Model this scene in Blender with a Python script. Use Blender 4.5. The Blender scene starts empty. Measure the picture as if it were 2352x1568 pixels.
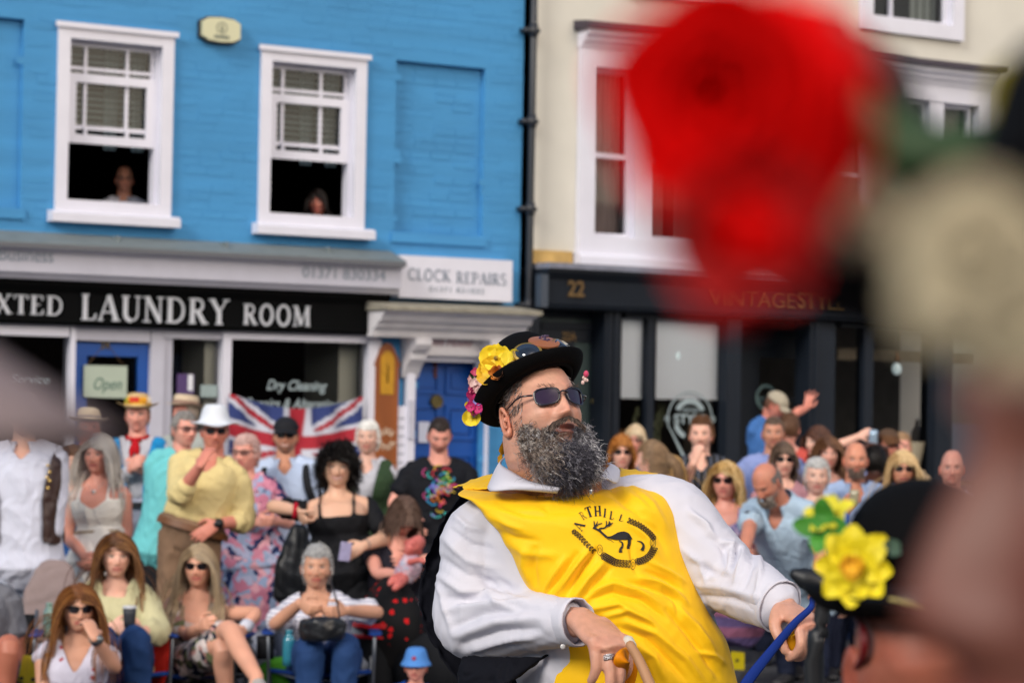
import bpy, bmesh, math, random
import numpy as np
from mathutils import Vector, Matrix, noise as mnoise
from mathutils.bvhtree import BVHTree
random.seed(7); rng = np.random.default_rng(11)
PI = math.pi
sc = bpy.context.scene
col = sc.collection
# ------------------------------------------------------------------ camera, sky, sun, exposure
FPX = 5553.0                     # focal length in pixels of a 2352 px wide picture (85 mm on 36 mm)
EYE = np.array([0.0, 0.0, 1.75])
PITCH = math.radians(1.4); ROLL = 0.018
_f = np.array([0, math.cos(PITCH), math.sin(PITCH)]); _z = np.array([0, -math.sin(PITCH), math.cos(PITCH)])
_x = np.array([1.0, 0, 0])
CU = math.cos(ROLL)*_z - math.sin(ROLL)*_x
CR = math.cos(ROLL)*_x + math.sin(ROLL)*_z
cam = bpy.data.cameras.new('camera'); camo = bpy.data.objects.new('camera', cam); col.objects.link(camo)
m = Matrix.Identity(4)
for i in range(3):
    m[i][0] = CR[i]; m[i][1] = CU[i]; m[i][2] = -_f[i]; m[i][3] = EYE[i]
camo.matrix_world = m
cam.lens = 85; cam.sensor_width = 36; cam.clip_start = 0.05; cam.clip_end = 500
cam.dof.use_dof = True; cam.dof.focus_distance = 5.4; cam.dof.aperture_fstop = 6.0; cam.dof.aperture_blades = 0
sc.camera = camo
sc.cycles.use_denoising = True
try: sc.cycles.denoiser = 'OPENIMAGEDENOISE'
except Exception: pass
sc.cycles.max_bounces = 6; sc.cycles.diffuse_bounces = 3; sc.cycles.transparent_max_bounces = 12
sc.cycles.use_fast_gi = False
SUN_EL, SUN_AZ = math.radians(31), math.radians(-38)     # light comes from behind the camera, on the left
w = bpy.data.worlds.new('World'); sc.world = w; w.use_nodes = True
nt = w.node_tree; nt.nodes.clear()
sky = nt.nodes.new('ShaderNodeTexSky'); sky.sky_type = 'NISHITA'; sky.sun_disc = False
sky.sun_elevation = SUN_EL; sky.sun_rotation = PI + SUN_AZ; sky.air_density = 1.0; sky.dust_density = 3.0; sky.ozone_density = 1.0
bg = nt.nodes.new('ShaderNodeBackground'); bg.inputs[1].default_value = 0.125
ow = nt.nodes.new('ShaderNodeOutputWorld')
nt.links.new(sky.outputs[0], bg.inputs[0]); nt.links.new(bg.outputs[0], ow.inputs[0])
sl = bpy.data.lights.new('sun', 'SUN'); sl.energy = 2.4; sl.angle = math.radians(20); sl.color = (1.0, 0.93, 0.84)
so = bpy.data.objects.new('sun', sl); col.objects.link(so)
_sd = Vector((math.cos(SUN_EL)*math.sin(SUN_AZ), -math.cos(SUN_EL)*math.cos(SUN_AZ), math.sin(SUN_EL)))
so.rotation_euler = _sd.to_track_quat('Z', 'Y').to_euler(); so.location = (-5, -5, 12)
sc.view_settings.view_transform = 'Standard'; sc.view_settings.look = 'None'; sc.view_settings.exposure = 0.25; sc.view_settings.gamma = 1.0

def P(px, py, d):
    return EYE + d*(_f + (px-1176)/FPX*CR - (py-784)/FPX*CU)
P0 = P
def to_px(v):
    q = np.asarray(v) - EYE; d = q@_f
    return 1176 + FPX*(q@CR)/d, 784 - FPX*(q@CU)/d
# ------------------------------------------------------------------ materials
def srgb(c):
    if isinstance(c, str):
        c = c.lstrip('#'); c = [int(c[i:i+2], 16)/255 for i in (0, 2, 4)]
    return tuple((x/12.92 if x <= .04045 else ((x+.055)/1.055)**2.4) for x in c[:3])
MATS = {}
class NB:
    """tiny node helper"""
    def __init__(s, nt): s.nt = nt
    def n(s, t, **k):
        o = s.nt.nodes.new(t)
        for a, b in k.items():
            if a.startswith('i_'):
                key = a[2:]; key = int(key) if key.isdigit() else key
                if isinstance(b, bpy.types.NodeSocket): s.nt.links.new(b, o.inputs[key])
                else: o.inputs[key].default_value = b
            else: setattr(o, a, b)
        return o
def rgba(c): return (*srgb(c), 1)
def M(name, c, rough=.6, metal=0, bump=0, bscale=60, var=0, vscale=6, spec=.5, sheen=0, sss=0, attr=None, pat=None, coat=0, emit=None, stretch=(1,1,1)):
    if name in MATS: return MATS[name]
    mt = bpy.data.materials.new(name); mt.use_nodes = True; MATS[name] = mt
    nt = mt.node_tree; nt.nodes.clear(); b = NB(nt)
    out = b.n('ShaderNodeOutputMaterial'); pr = b.n('ShaderNodeBsdfPrincipled')
    nt.links.new(pr.outputs[0], out.inputs[0])
    pr.inputs['Roughness'].default_value = rough; pr.inputs['Metallic'].default_value = metal
    pr.inputs['Specular IOR Level'].default_value = spec
    if sheen: pr.inputs['Sheen Weight'].default_value = sheen
    if coat: pr.inputs['Coat Weight'].default_value = coat
    if sss:
        pr.inputs['Subsurface Weight'].default_value = sss; pr.inputs['Subsurface Radius'].default_value = (.012, .005, .003); pr.inputs['Subsurface Scale'].default_value = 1.0
    tc = b.n('ShaderNodeTexCoord'); mp = b.n('ShaderNodeMapping', i_0=tc.outputs['Object']); mp.inputs['Scale'].default_value = stretch
    vec = mp.outputs[0]
    if attr: colr = b.n('ShaderNodeAttribute', attribute_name=attr).outputs['Color']
    elif pat: colr = pat(b, vec, c)
    else:
        rg = b.n('ShaderNodeRGB'); rg.outputs[0].default_value = rgba(c); colr = rg.outputs[0]
    if var:
        nz = b.n('ShaderNodeTexNoise', i_Vector=vec, i_Scale=vscale, i_Detail=5.0)
        mr = b.n('ShaderNodeMapRange', i_0=nz.outputs['Fac'], i_1=.25, i_2=.75, i_3=1-var, i_4=1+var)
        mx = b.n('ShaderNodeVectorMath', operation='SCALE', i_0=colr, i_3=mr.outputs[0]); colr = mx.outputs[0]
    nt.links.new(colr, pr.inputs['Base Color'])
    if bump:
        nz = b.n('ShaderNodeTexNoise', i_Vector=vec, i_Scale=bscale, i_Detail=6.0)
        bp = b.n('ShaderNodeBump', i_Strength=bump, i_Distance=.01, i_Height=nz.outputs['Fac'])
        nt.links.new(bp.outputs[0], pr.inputs['Normal'])
    if emit:
        pr.inputs['Emission Color'].default_value = rgba(emit[0]); pr.inputs['Emission Strength'].default_value = emit[1]
    return mt
def pat_stripe(c2, period, axis=2, duty=.5, soft=.02):
    def f(b, vec, c):
        sp = b.n('ShaderNodeSeparateXYZ', i_0=vec)
        ml = b.n('ShaderNodeMath', operation='MULTIPLY', i_0=sp.outputs[axis], i_1=1/period)
        fr = b.n('ShaderNodeMath', operation='FRACT', i_0=ml.outputs[0])
        gt = b.n('ShaderNodeMath', operation='GREATER_THAN', i_0=fr.outputs[0], i_1=duty)
        mx = b.n('ShaderNodeMix', data_type='RGBA', i_0=gt.outputs[0]); mx.inputs[6].default_value = rgba(c); mx.inputs[7].default_value = rgba(c2)
        return mx.outputs[2]
    return f
def pat_floral(cols, scale=14, dist=.25, smooth=False):
    """irregular blobs in several colours, like a printed floral dress"""
    def f(b, vec, c):
        nz = b.n('ShaderNodeTexNoise', i_Vector=vec, i_Scale=scale*.45, i_Detail=2.0)
        ad = b.n('ShaderNodeVectorMath', operation='SCALE', i_0=nz.outputs['Color'], i_3=dist)
        a2 = b.n('ShaderNodeVectorMath', operation='ADD', i_0=vec, i_1=ad.outputs[0])
        vo = b.n('ShaderNodeTexVoronoi', i_Vector=a2.outputs[0], i_Scale=scale)
        sp = b.n('ShaderNodeSeparateColor', i_0=vo.outputs['Color'])
        cr = b.n('ShaderNodeValToRGB', i_0=sp.outputs[0]); cr.color_ramp.interpolation = 'CONSTANT'
        e = cr.color_ramp.elements; allc = [c]+list(cols)
        while len(e) < len(allc): e.new(.5)
        for i, cc in enumerate(allc): e[i].position = i/len(allc); e[i].color = rgba(cc)
        return cr.outputs[0]
    return f
def pat_spots(c2, scale=10, size=.25):
    def f(b, vec, c):
        vo = b.n('ShaderNodeTexVoronoi', i_Vector=vec, i_Scale=scale)
        nz = b.n('ShaderNodeTexNoise', i_Vector=vec, i_Scale=scale*5)
        ad = b.n('ShaderNodeMath', operation='MULTIPLY_ADD', i_0=nz.outputs['Fac'], i_1=.35, i_2=vo.outputs['Distance'])
        lt = b.n('ShaderNodeMath', operation='LESS_THAN', i_0=ad.outputs[0], i_1=size+.15)
        mx = b.n('ShaderNodeMix', data_type='RGBA', i_0=lt.outputs[0]); mx.inputs[6].default_value = rgba(c); mx.inputs[7].default_value = rgba(c2)
        return mx.outputs[2]
    return f
def glass(name, tint='101418', refl=.9, trans=.82, rough=.03):
    if name in MATS: return MATS[name]
    mt = bpy.data.materials.new(name); mt.use_nodes = True; MATS[name] = mt
    nt = mt.node_tree; nt.nodes.clear(); b = NB(nt)
    out = b.n('ShaderNodeOutputMaterial')
    tr = b.n('ShaderNodeBsdfTransparent'); tr.inputs[0].default_value = (trans, trans, trans*1.02, 1)
    gl = b.n('ShaderNodeBsdfGlossy'); gl.inputs['Roughness'].default_value = rough; gl.inputs[0].default_value = (refl, refl, refl, 1)
    fr = b.n('ShaderNodeFresnel'); fr.inputs[0].default_value = 1.45
    mx = b.n('ShaderNodeMixShader', i_0=fr.outputs[0], i_1=tr.outputs[0], i_2=gl.outputs[0])
    nt.links.new(mx.outputs[0], out.inputs[0]); return mt
# ------------------------------------------------------------------ mesh helpers
def tag(o, label=None, cat=None, group=None, kind=None):
    if label: o['label'] = label
    if cat: o['category'] = cat
    if group: o['group'] = group
    if kind: o['kind'] = kind
    return o
def empty(name, loc=(0,0,0), **k):
    o = bpy.data.objects.new(name, None); o.location = loc; o.empty_display_size = .1; col.objects.link(o); tag(o, **k); return o
class MB:
    """collects faces; build() links them as one mesh object"""
    def __init__(s): s.v = []; s.f = []; s.mi = []; s.c = []; s.n = 0; s.hasc = False
    def add(s, v, f, mi=0, c=None):
        v = np.asarray(v, float).reshape(-1, 3)
        s.v.append(v); s.f.extend([tuple(int(i)+s.n for i in q) for q in f]); s.mi.extend([mi]*len(f) if np.isscalar(mi) else list(mi))
        if c is None: s.c.append(np.ones((len(v), 3))*.5)
        else: s.hasc = True; s.c.append(np.broadcast_to(np.asarray(c, float), (len(v), 3)).copy())
        s.n += len(v); return s
    def box(s, x0, x1, y0, y1, z0, z1, mi=0, mat=None):
        v = np.array([(x, y, z) for x in (x0, x1) for y in (y0, y1) for z in (z0, z1)], float)
        if mat is not None: v = v@mat.T
        return s.add(v, [(0,1,3,2),(4,6,7,5),(0,4,5,1),(2,3,7,6),(0,2,6,4),(1,5,7,3)], mi)
    def prism(s, poly, y0, y1, mi=0):
        """polygon in x,z extruded along y"""
        n = len(poly); v = [(p[0], y0, p[1]) for p in poly]+[(p[0], y1, p[1]) for p in poly]
        f = [tuple(range(n)), tuple(range(2*n-1, n-1, -1))]+[(i, i+n, (i+1) % n+n, (i+1) % n) for i in range(n)]
        return s.add(v, f, mi)
    def profile(s, prof, x0, x1, mi=0, miter=0):
        """profile in (y,z) extruded along x, its ends mitred by y"""
        n = len(prof); v = [(x0+miter*p[0], p[0], p[1]) for p in prof]+[(x1-miter*p[0], p[0], p[1]) for p in prof]
        f = [tuple(range(n)), tuple(range(2*n-1, n-1, -1))]+[(i, i+n, (i+1) % n+n, (i+1) % n) for i in range(n)]
        return s.add(v, f, mi)
    def build(s, name, mats, parent=None, smooth=False, mw=None, **k):
        me = bpy.data.meshes.new(name)
        v = np.concatenate(s.v) if s.v else np.zeros((0, 3))
        me.from_pydata(v.tolist(), [], s.f); 
        if not isinstance(mats, (list, tuple)): mats = [mats]
        for q in mats: me.materials.append(q)
        if len(mats) > 1: me.polygons.foreach_set('material_index', s.mi)
        if smooth: me.polygons.foreach_set('use_smooth', [True]*len(me.polygons))
        if s.hasc:
            a = me.color_attributes.new('Col', 'FLOAT_COLOR', 'POINT'); c = np.concatenate(s.c)
            a.data.foreach_set('color', np.concatenate([c, np.ones((len(c), 1))], 1).ravel())
        me.update(); me.validate()
        o = bpy.data.objects.new(name, me); col.objects.link(o)
        if parent: o.parent = parent
        if mw is not None: o.matrix_world = mw
        tag(o, **k); return o
def nrm(v): v = np.asarray(v, float); return v/(np.linalg.norm(v)+1e-12)
def catmull(pts, n):
    pts = np.asarray(pts, float); k = len(pts)
    if k < 3: 
        t = np.linspace(0, 1, n)[:, None]; return pts[0]*(1-t)+pts[-1]*t
    p = np.vstack([2*pts[0]-pts[1], pts, 2*pts[-1]-pts[-2]]); out = []
    for s_ in np.linspace(0, k-1-1e-9, n):
        i = int(s_); t = s_-i; a, b, c, d = p[i], p[i+1], p[i+2], p[i+3]
        out.append(.5*((2*b)+(-a+c)*t+(2*a-5*b+4*c-d)*t*t+(-a+3*b-3*c+d)*t**3))
    return np.array(out)
def sweep(pts, rad, n=14, steps=16, up=(0, 0, 1), cap=True, round_end=True, sup=2.0):
    """tube through pts with (rx, ry) radii; rx lies along cross(tangent, up)"""
    pts = np.asarray(pts, float); rad = np.array([(r, r) if np.isscalar(r) else r for r in rad], float)
    q = catmull(np.hstack([pts, rad]), steps); c = q[:, :3]; r = np.maximum(q[:, 3:5], 1e-4)
    t = np.gradient(c, axis=0); t /= np.linalg.norm(t, axis=1)[:, None]+1e-12
    up = nrm(up); a = np.cross(t, up); bad = np.linalg.norm(a, axis=1) < .05
    if bad.any(): a[bad] = np.cross(t[bad], nrm([.3, 1, .2]))
    a /= np.linalg.norm(a, axis=1)[:, None]
    for i in range(1, steps):
        if a[i]@a[i-1] < 0: a[i] = -a[i]
    b = np.cross(t, a); th = np.linspace(0, 2*PI, n, endpoint=False)
    cs, sn = np.cos(th), np.sin(th)
    if sup != 2.0: cs = np.sign(cs)*abs(cs)**(2/sup); sn = np.sign(sn)*abs(sn)**(2/sup)
    V = []
    if round_end and cap:
        V += [c[0]-t[0]*r[0].mean()*.55*1.0+0*a[0]+(r[0, 0]*.55*k1*a[0]+r[0, 1]*.55*k2*b[0]) for k1, k2 in zip(cs, sn)]
    for i in range(steps): V += [c[i]+r[i, 0]*k1*a[i]+r[i, 1]*k2*b[i] for k1, k2 in zip(cs, sn)]
    if round_end and cap:
        V += [c[-1]+t[-1]*r[-1].mean()*.55+(r[-1, 0]*.55*k1*a[-1]+r[-1, 1]*.55*k2*b[-1]) for k1, k2 in zip(cs, sn)]
    rings = len(V)//n; F = []
    for i in range(rings-1):
        for j in range(n): F.append((i*n+j, i*n+(j+1) % n, (i+1)*n+(j+1) % n, (i+1)*n+j))
    if cap:
        V.append(np.mean(V[:n], axis=0)); V.append(np.mean(V[(rings-1)*n:rings*n], axis=0)); k0, k1_ = len(V)-2, len(V)-1
        for j in range(n):
            F.append((k0, (j+1) % n, j)); F.append((k1_, (rings-1)*n+j, (rings-1)*n+(j+1) % n))
    return np.array(V), F
def ellipsoid(c, r, nu=16, nv=10, R=None):
    v = []; f = []
    for i in range(nv+1):
        ph = PI*i/nv
        for j in range(nu):
            th = 2*PI*j/nu; v.append((r[0]*math.sin(ph)*math.cos(th), r[1]*math.sin(ph)*math.sin(th), r[2]*math.cos(ph)))
    for i in range(nv):
        for j in range(nu): f.append((i*nu+j, (i+1)*nu+j, (i+1)*nu+(j+1) % nu, i*nu+(j+1) % nu))
    v = np.array(v)
    if R is not None: v = v@np.asarray(R).T
    return v+np.asarray(c), f
def remesh(parts, voxel, smooth=2):
    """unite overlapping shells into one continuous skin"""
    mb = MB()
    for v, f in parts: mb.add(v, f)
    me = bpy.data.meshes.new('tmp'); me.from_pydata(np.concatenate(mb.v).tolist(), [], mb.f); me.update()
    bm = bmesh.new(); bm.from_mesh(me); bmesh.ops.recalc_face_normals(bm, faces=bm.faces); bm.to_mesh(me); bm.free()
    o = bpy.data.objects.new('tmp', me); col.objects.link(o)
    md = o.modifiers.new('r', 'REMESH'); md.mode = 'VOXEL'; md.voxel_size = voxel; md.use_smooth_shade = True
    if smooth:
        sm = o.modifiers.new('s', 'SMOOTH'); sm.factor = .5; sm.iterations = smooth
    dg = bpy.context.evaluated_depsgraph_get()
    ev = o.evaluated_get(dg); m2 = ev.to_mesh()
    V = np.empty(len(m2.vertices)*3); m2.vertices.foreach_get('co', V); V = V.reshape(-1, 3).copy()
    F = [tuple(p.vertices) for p in m2.polygons]; ev.to_mesh_clear()
    bpy.data.objects.remove(o); bpy.data.meshes.remove(me)
    return V, F
def vnormals(V, F):
    F4 = np.array([f if len(f) == 4 else (f[0], f[1], f[2], f[2]) for f in F]); 
    fn = np.cross(V[F4[:, 2]]-V[F4[:, 0]], V[F4[:, 3]]-V[F4[:, 1]]) if len(F4) else np.zeros((0, 3))
    N = np.zeros_like(V)
    for k in range(4): np.add.at(N, F4[:, k], fn)
    return N/(np.linalg.norm(N, axis=1)[:, None]+1e-12)
def wob(V, s, seed=0, warp=.35):
    """smooth pseudo noise in -1..1 of the points"""
    r = np.random.default_rng(seed); out = 0; q = V*s
    q = q+warp*np.sin(q[:, [1, 2, 0]]*1.7+r.uniform(0, 6, 3))
    for k in range(5):
        d = r.normal(size=3); d /= np.linalg.norm(d); out = out+np.sin(q@d*(1+.35*k)*2+r.uniform(0, 6.28))
    return out/3.0
# ------------------------------------------------------------------ the street front
TH = math.atan(5553/9274); FO = np.array([0, 22.5, 0.0])
UX = np.array([math.cos(TH), math.sin(TH), 0]); UY = np.array([-math.sin(TH), math.cos(TH), 0])
FM = Matrix(((UX[0], UY[0], 0, FO[0]), (UX[1], UY[1], 0, FO[1]), (0, 0, 1, 0), (0, 0, 0, 1)))
def F(px, py, out=0.0):
    """facade coordinates (along, height) of what the photo shows at a pixel, for a surface standing `out` m proud of the wall"""
    r = _f + (px-1176)/FPX*CR - (py-784)/FPX*CU
    o = FO - out*UY; t = ((o-EYE)@UY)/(r@UY); q = EYE+t*r
    return float((q-FO)@UX), float(q[2])
def R4(x0, y0, x1, y1, out=0.0):
    a = F(x0, y0, out); c = F(x1, y1, out); return a[0], c[0], c[1], a[1]       # u0,u1,z0,z1
def fb(o): return dict(mw=FM)
m_blue = M('blue_masonry_paint', '3f8abf', .75, bump=.35, bscale=30, var=.11, vscale=2.5, stretch=(.35, .35, 3.2))
m_cream = M('cream_render', 'cfccc2', .8, bump=.15, bscale=60, var=.08, vscale=1.5)
m_white = M('white_gloss_paint', 'd6d6e2', .35, var=.03)
m_lilac = M('pale_grey_paint', 'b9b9c6', .5, var=.05)
m_black = M('black_fascia_paint', '050607', .8, var=.2, spec=.1)
m_navy = M('navy_shopfront_paint', '151c26', .55, var=.12, spec=.25)
m_lead = M('lead_flashing', '6c7679', .6, var=.12, vscale=8)
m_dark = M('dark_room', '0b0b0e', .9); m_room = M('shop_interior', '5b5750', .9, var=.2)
m_bdoor = M('blue_door_paint', '0b4a9a', .35, var=.06)
m_gold = M('gold_leaf_letters', '6f5632', .4, metal=.3); m_brass = M('aged_brass', '6f6440', .35, metal=.8, var=.3, vscale=80)
m_grey_letter = M('grey_letters', '7a8696', .6); m_silver = M('silver_letters', 'c3c6cd', .4)
m_pipe = M('black_cast_iron', '20242c', .45); m_glass = glass('window_glass'); m_etch = M('etched_white_vinyl', '93a2a6', .7)
m_blind = M('white_roller_blind', 'e6eef4', .8, var=.03, vscale=1); m_wood = M('varnished_oak', '8a4a1c', .4, var=.25, vscale=5, stretch=(1, 1, .2))
m_plaster = M('weathered_white_plaster', 'd4d2d6', .7, var=.1, vscale=7)
m_mould = M('mossy_stone_top', '8f8a7c', .9, var=.25, vscale=12)

# ground: one asphalt sheet, a raised pavement with kerb
g = MB(); g.add([(-300, -300, 0), (300, -300, 0), (300, 300, 0), (-300, 300, 0)], [(0, 1, 2, 3)])
g.build('road', M('worn_asphalt', '3f4045', .9, bump=.4, bscale=120, var=.2, vscale=3), kind='structure')
p = MB(); p.box(-60, 60, -3.2, 1.0, -.05, .12); p.build('pavement', M('grey_paving', '77767a', .85, bump=.2, var=.12, vscale=4), mw=FM, kind='structure')
p = MB(); p.box(-60, 60, -3.34, -3.203, -.05, .125); p.build('kerb', M('granite_kerb', '8b8a8a', .8, bump=.2, var=.12, vscale=14), mw=FM, kind='structure')

def wall(name, u0, u1, z0, z1, holes, mat, parent, th=.32):
    us = sorted({u0, u1, *[h[0] for h in holes], *[h[1] for h in holes]}); zs = sorted({z0, z1, *[h[2] for h in holes], *[h[3] for h in holes]})
    us = [x for x in us if u0 <= x <= u1]; zs = [x for x in zs if z0 <= x <= z1]
    b = MB()
    for a, c in zip(us, us[1:]):
        for d, e in zip(zs, zs[1:]):
            mu, mz = (a+c)/2, (d+e)/2
            if any(h[0] < mu < h[1] and h[2] < mz < h[3] for h in holes): continue
            b.add([(a, 0, d), (c, 0, d), (c, 0, e), (a, 0, e)], [(0, 1, 2, 3)])
    for h in holes:
        a, c, d, e = h[:4]; dp = h[4] if len(h) > 4 else th
        b.add([(a, 0, d), (c, 0, d), (c, 0, e), (a, 0, e), (a, dp, d), (c, dp, d), (c, dp, e), (a, dp, e)], [(0, 4, 5, 1), (1, 5, 6, 2), (2, 6, 7, 3), (3, 7, 4, 0)])
        if len(h) > 4: b.add([(a, dp, d), (c, dp, d), (c, dp, e), (a, dp, e)], [(0, 1, 2, 3)])
    return b.build(name, mat, parent)
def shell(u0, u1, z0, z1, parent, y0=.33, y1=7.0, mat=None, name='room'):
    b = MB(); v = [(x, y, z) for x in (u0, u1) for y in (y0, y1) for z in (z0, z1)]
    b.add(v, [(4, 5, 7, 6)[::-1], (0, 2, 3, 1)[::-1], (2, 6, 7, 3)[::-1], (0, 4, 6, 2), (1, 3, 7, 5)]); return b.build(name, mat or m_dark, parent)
def frame(b, u0, u1, z0, z1, t, y0, y1, mi=0):
    b.box(u0, u0+t, y0, y1, z0, z1, mi); b.box(u1-t, u1, y0, y1, z0, z1, mi); b.box(u0+t, u1-t, y0+.002, y1-.002, z1-t, z1, mi); b.box(u0+t, u1-t, y0+.002, y1-.002, z0, z0+t, mi)
def text(s, name, mat, parent, u, z, h, y=-.01, w=None, shear=0, depth=.004, bold=0, align='LEFT', sp=1.0, rotz=0):
    cu = bpy.data.curves.new(name, 'FONT'); cu.body = s; cu.size = 1; cu.shear = shear; cu.extrude = depth; cu.offset = bold; cu.align_x = align; cu.space_character = sp
    o = bpy.data.objects.new('tmp', cu); col.objects.link(o); bpy.context.view_layer.update()
    dg = bpy.context.evaluated_depsgraph_get(); me = bpy.data.meshes.new_from_object(o.evaluated_get(dg)); bpy.data.objects.remove(o)
    V = np.array([v.co[:] for v in me.vertices]); k = h/.7
    x0 = V[:, 0].min(); wd = V[:, 0].max()-x0; kx = (w/wd if w else k)
    for v in me.vertices:
        x, yy, zz = v.co; v.co = (u+(x-x0)*kx, y-zz, z+yy*k)
    me.materials.clear(); me.materials.append(mat); ob = bpy.data.objects.new(name, me); col.objects.link(ob); ob.parent = parent; return ob
# serif capitals drawn as strokes: (polyline, thick?) in a unit-high box, plus serif bars
def arc(cx, cz, rx, rz, a0, a1, n=12): return [(cx+rx*math.cos(math.radians(a)), cz+rz*math.sin(math.radians(a))) for a in np.linspace(a0, a1, n)]
T, t = .16, .055
GL = {
 'L': (.62, [([(.16, 0), (.16, 1)], T), ([(.16, .03), (.5, .03), (.57, .25)], t)], [(.03, .3, 1), (.03, .4, 0)]),
 'A': (.78, [([(.04, 0), (.36, 1)], t), ([(.36, 1), (.66, 0)], T), ([(.16, .33), (.54, .33)], t)], [(-.04, .16, 0), (.5, .8, 0)]),
 'U': (.78, [([(.16, 1), (.16, .3)]+arc(.39, .3, .23, .27, 180, 270, 6), T), (arc(.39, .3, .24, .27, 270, 360, 6)+[(.63, 1)], t)], [(.02, .3, 1), (.52, .76, 1)]),
 'N': (.82, [([(.14, 0), (.14, 1)], t), ([(.14, 1), (.66, 0)], T), ([(.66, 0), (.66, 1)], t)], [(.0, .27, 1), (.0, .28, 0), (.54, .8, 1)]),
 'D': (.82, [([(.16, 0), (.16, 1)], T), ([(.16, .97), (.35, .97)]+arc(.35, .5, .33, .47, 90, -90, 14)+[(.16, .03)], .09)], [(.02, .3, 1), (.02, .3, 0)]),
 'R': (.78, [([(.16, 0), (.16, 1)], T), ([(.16, .97), (.36, .97)]+arc(.36, .74, .2, .23, 90, -90, 9)+[(.16, .5)], .09), ([(.36, .5), (.64, 0)], T)], [(.02, .3, 1), (.02, .3, 0), (.56, .78, 0)]),
 'Y': (.76, [([(.08, 1), (.38, .48)], T), ([(.38, .48), (.66, 1)], t), ([(.38, .5), (.38, 0)], T)], [(-.04, .22, 1), (.54, .78, 1), (.24, .52, 0)]),
 'O': (.86, [(arc(.41, .5, .31, .49, 60, 300, 16), .13), (arc(.41, .5, .31, .49, -60, 60, 10), .13)], []),
 'M': (.98, [([(.13, 0), (.16, 1)], t), ([(.16, 1), (.46, .05)], T), ([(.46, .05), (.78, 1)], t), ([(.8, 1), (.82, 0)], T)], [(.0, .26, 1), (.0, .26, 0), (.7, .95, 1), (.7, .95, 0)]),
 'X': (.76, [([(.1, 1), (.62, 0)], T), ([(.62, 1), (.1, 0)], t)], [(-.02, .24, 1), (.5, .74, 1), (-.02, .22, 0), (.5, .76, 0)]),
 'T': (.7, [([(.34, 0), (.34, 1)], T), ([(.03, .78), (.06, .97), (.62, .97), (.65, .78)], t)], [(.2, .48, 0)]),
 'E': (.68, [([(.16, 0), (.16, 1)], T), ([(.16, .97), (.54, .97), (.56, .76)], t), ([(.16, .52), (.44, .52)], t), ([(.16, .03), (.56, .03), (.6, .26)], t)], [(.02, .3, 1), (.02, .3, 0)]),
 'C': (.76, [(arc(.42, .5, .32, .49, 40, 320, 18), .12), ([(.66, .7), (.66, .96)], t)], []),
 'K': (.8, [([(.16, 0), (.16, 1)], T), ([(.2, .42), (.6, 1)], t), ([(.32, .56), (.66, 0)], T)], [(.02, .3, 1), (.02, .3, 0), (.5, .72, 1), (.56, .8, 0)]),
 'P': (.7, [([(.16, 0), (.16, 1)], T), ([(.16, .97), (.36, .97)]+arc(.36, .72, .22, .25, 90, -90, 9)+[(.16, .46)], .09)], [(.02, .3, 1), (.02, .3, 0)]),
 'I': (.36, [([(.16, 0), (.16, 1)], T)], [(.02, .3, 1), (.02, .3, 0)]),
 'S': (.62, [(arc(.3, .74, .2, .24, 30, 270, 12)+arc(.3, .26, .21, .24, 90, -150, 12), .11)], []),
 'H': (.84, [([(.16, 0), (.16, 1)], T), ([(.66, 0), (.66, 1)], T), ([(.16, .5), (.66, .5)], t)], [(.02, .3, 1), (.02, .3, 0), (.52, .8, 1), (.52, .8, 0)]),
 ' ': (.5, [], []),
}
def glyph_quads(ch, wt=1.0):
    wd, strokes, serifs = GL[ch]; out = []
    for pl, th in strokes:
        pl = np.array(pl); th = th*wt
        for a, c in zip(pl, pl[1:]):
            d = c-a; L = np.hypot(*d)+1e-9; d = d/L; nn = np.array([-d[1], d[0]])*th/2
            out.append([a-nn, c-nn, c+nn, a+nn])
    for x0, x1, top in serifs:
        z = .975 if top else .025; out.append([np.array(q) for q in ((x0, z-.03), (x1, z-.03), (x1, z+.03), (x0, z+.03))])
    return wd, out
def serif(s, name, mat, parent, u0, u1, z0, h, y, dep=.012, wt=1.0, h1=None):
    tot = sum(GL[c][0]+.06 for c in s)-.06; k = (u1-u0)/tot; x = 0; b = MB(); j = 0
    for ch in s:
        wd, qs = glyph_quads(ch, wt)
        for q in qs:
            yy = y-(j % 4)*.0007; j += 1
            b.prism([(u0+(x+p_[0])*k, z0+p_[1]*h) for p_ in q], yy-dep, yy)
        x += wd+.06
    return b.build(name, mat, parent)

# ---- blue building
W1 = R4(138, 60, 384, 500, 0); W2 = R4(603, 114, 828, 528, 0)
RECR = R4(911, 138, 1108, 545, 0); RECL = (F(-160, 30)[0], F(47, 470)[0], F(40, 478)[1], F(47, 44)[1])
uL = F(-260, 700)[0]; uP = F(1196, 500)[0]; ZT = 6.6
SHOPH = (F(-200, 900)[0], F(866, 900)[0], .12, F(500, 748)[1])
DOORH = R4(946, 826, 1108, 1200); DOORH = (DOORH[0], DOORH[1], .12, F(1020, 828)[1])
blue = empty('blue_building', label='blue painted brick building with white sash windows above a laundry shop', cat='building'); blue.matrix_world = FM
wall('wall', uL-.6, uP, 0, ZT, [W1, W2, SHOPH, DOORH, (*RECR, .07), (*RECL, .07)], m_blue, blue)
b = MB(); zr = np.arange(.2, ZT, .075)
for z in zr:                                     # painted-over brick courses show as shallow uneven ridges
    x = uL-.5
    while x < uP-.1:
        L = rng.uniform(.18, .24); dz = rng.uniform(-.006, .006); 
        if not any(h[0]-.03 < x+L/2 < h[1]+.03 and h[2]-.05 < z < h[3]+.05 for h in (W1, W2, SHOPH, DOORH, RECR, RECL)) and rng.random() < .82:
            o_ = rng.uniform(.001, .004); b.box(x, min(x+L-.012, uP), -o_, .001, z+dz, z+dz+.062)
        x += L
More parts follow.
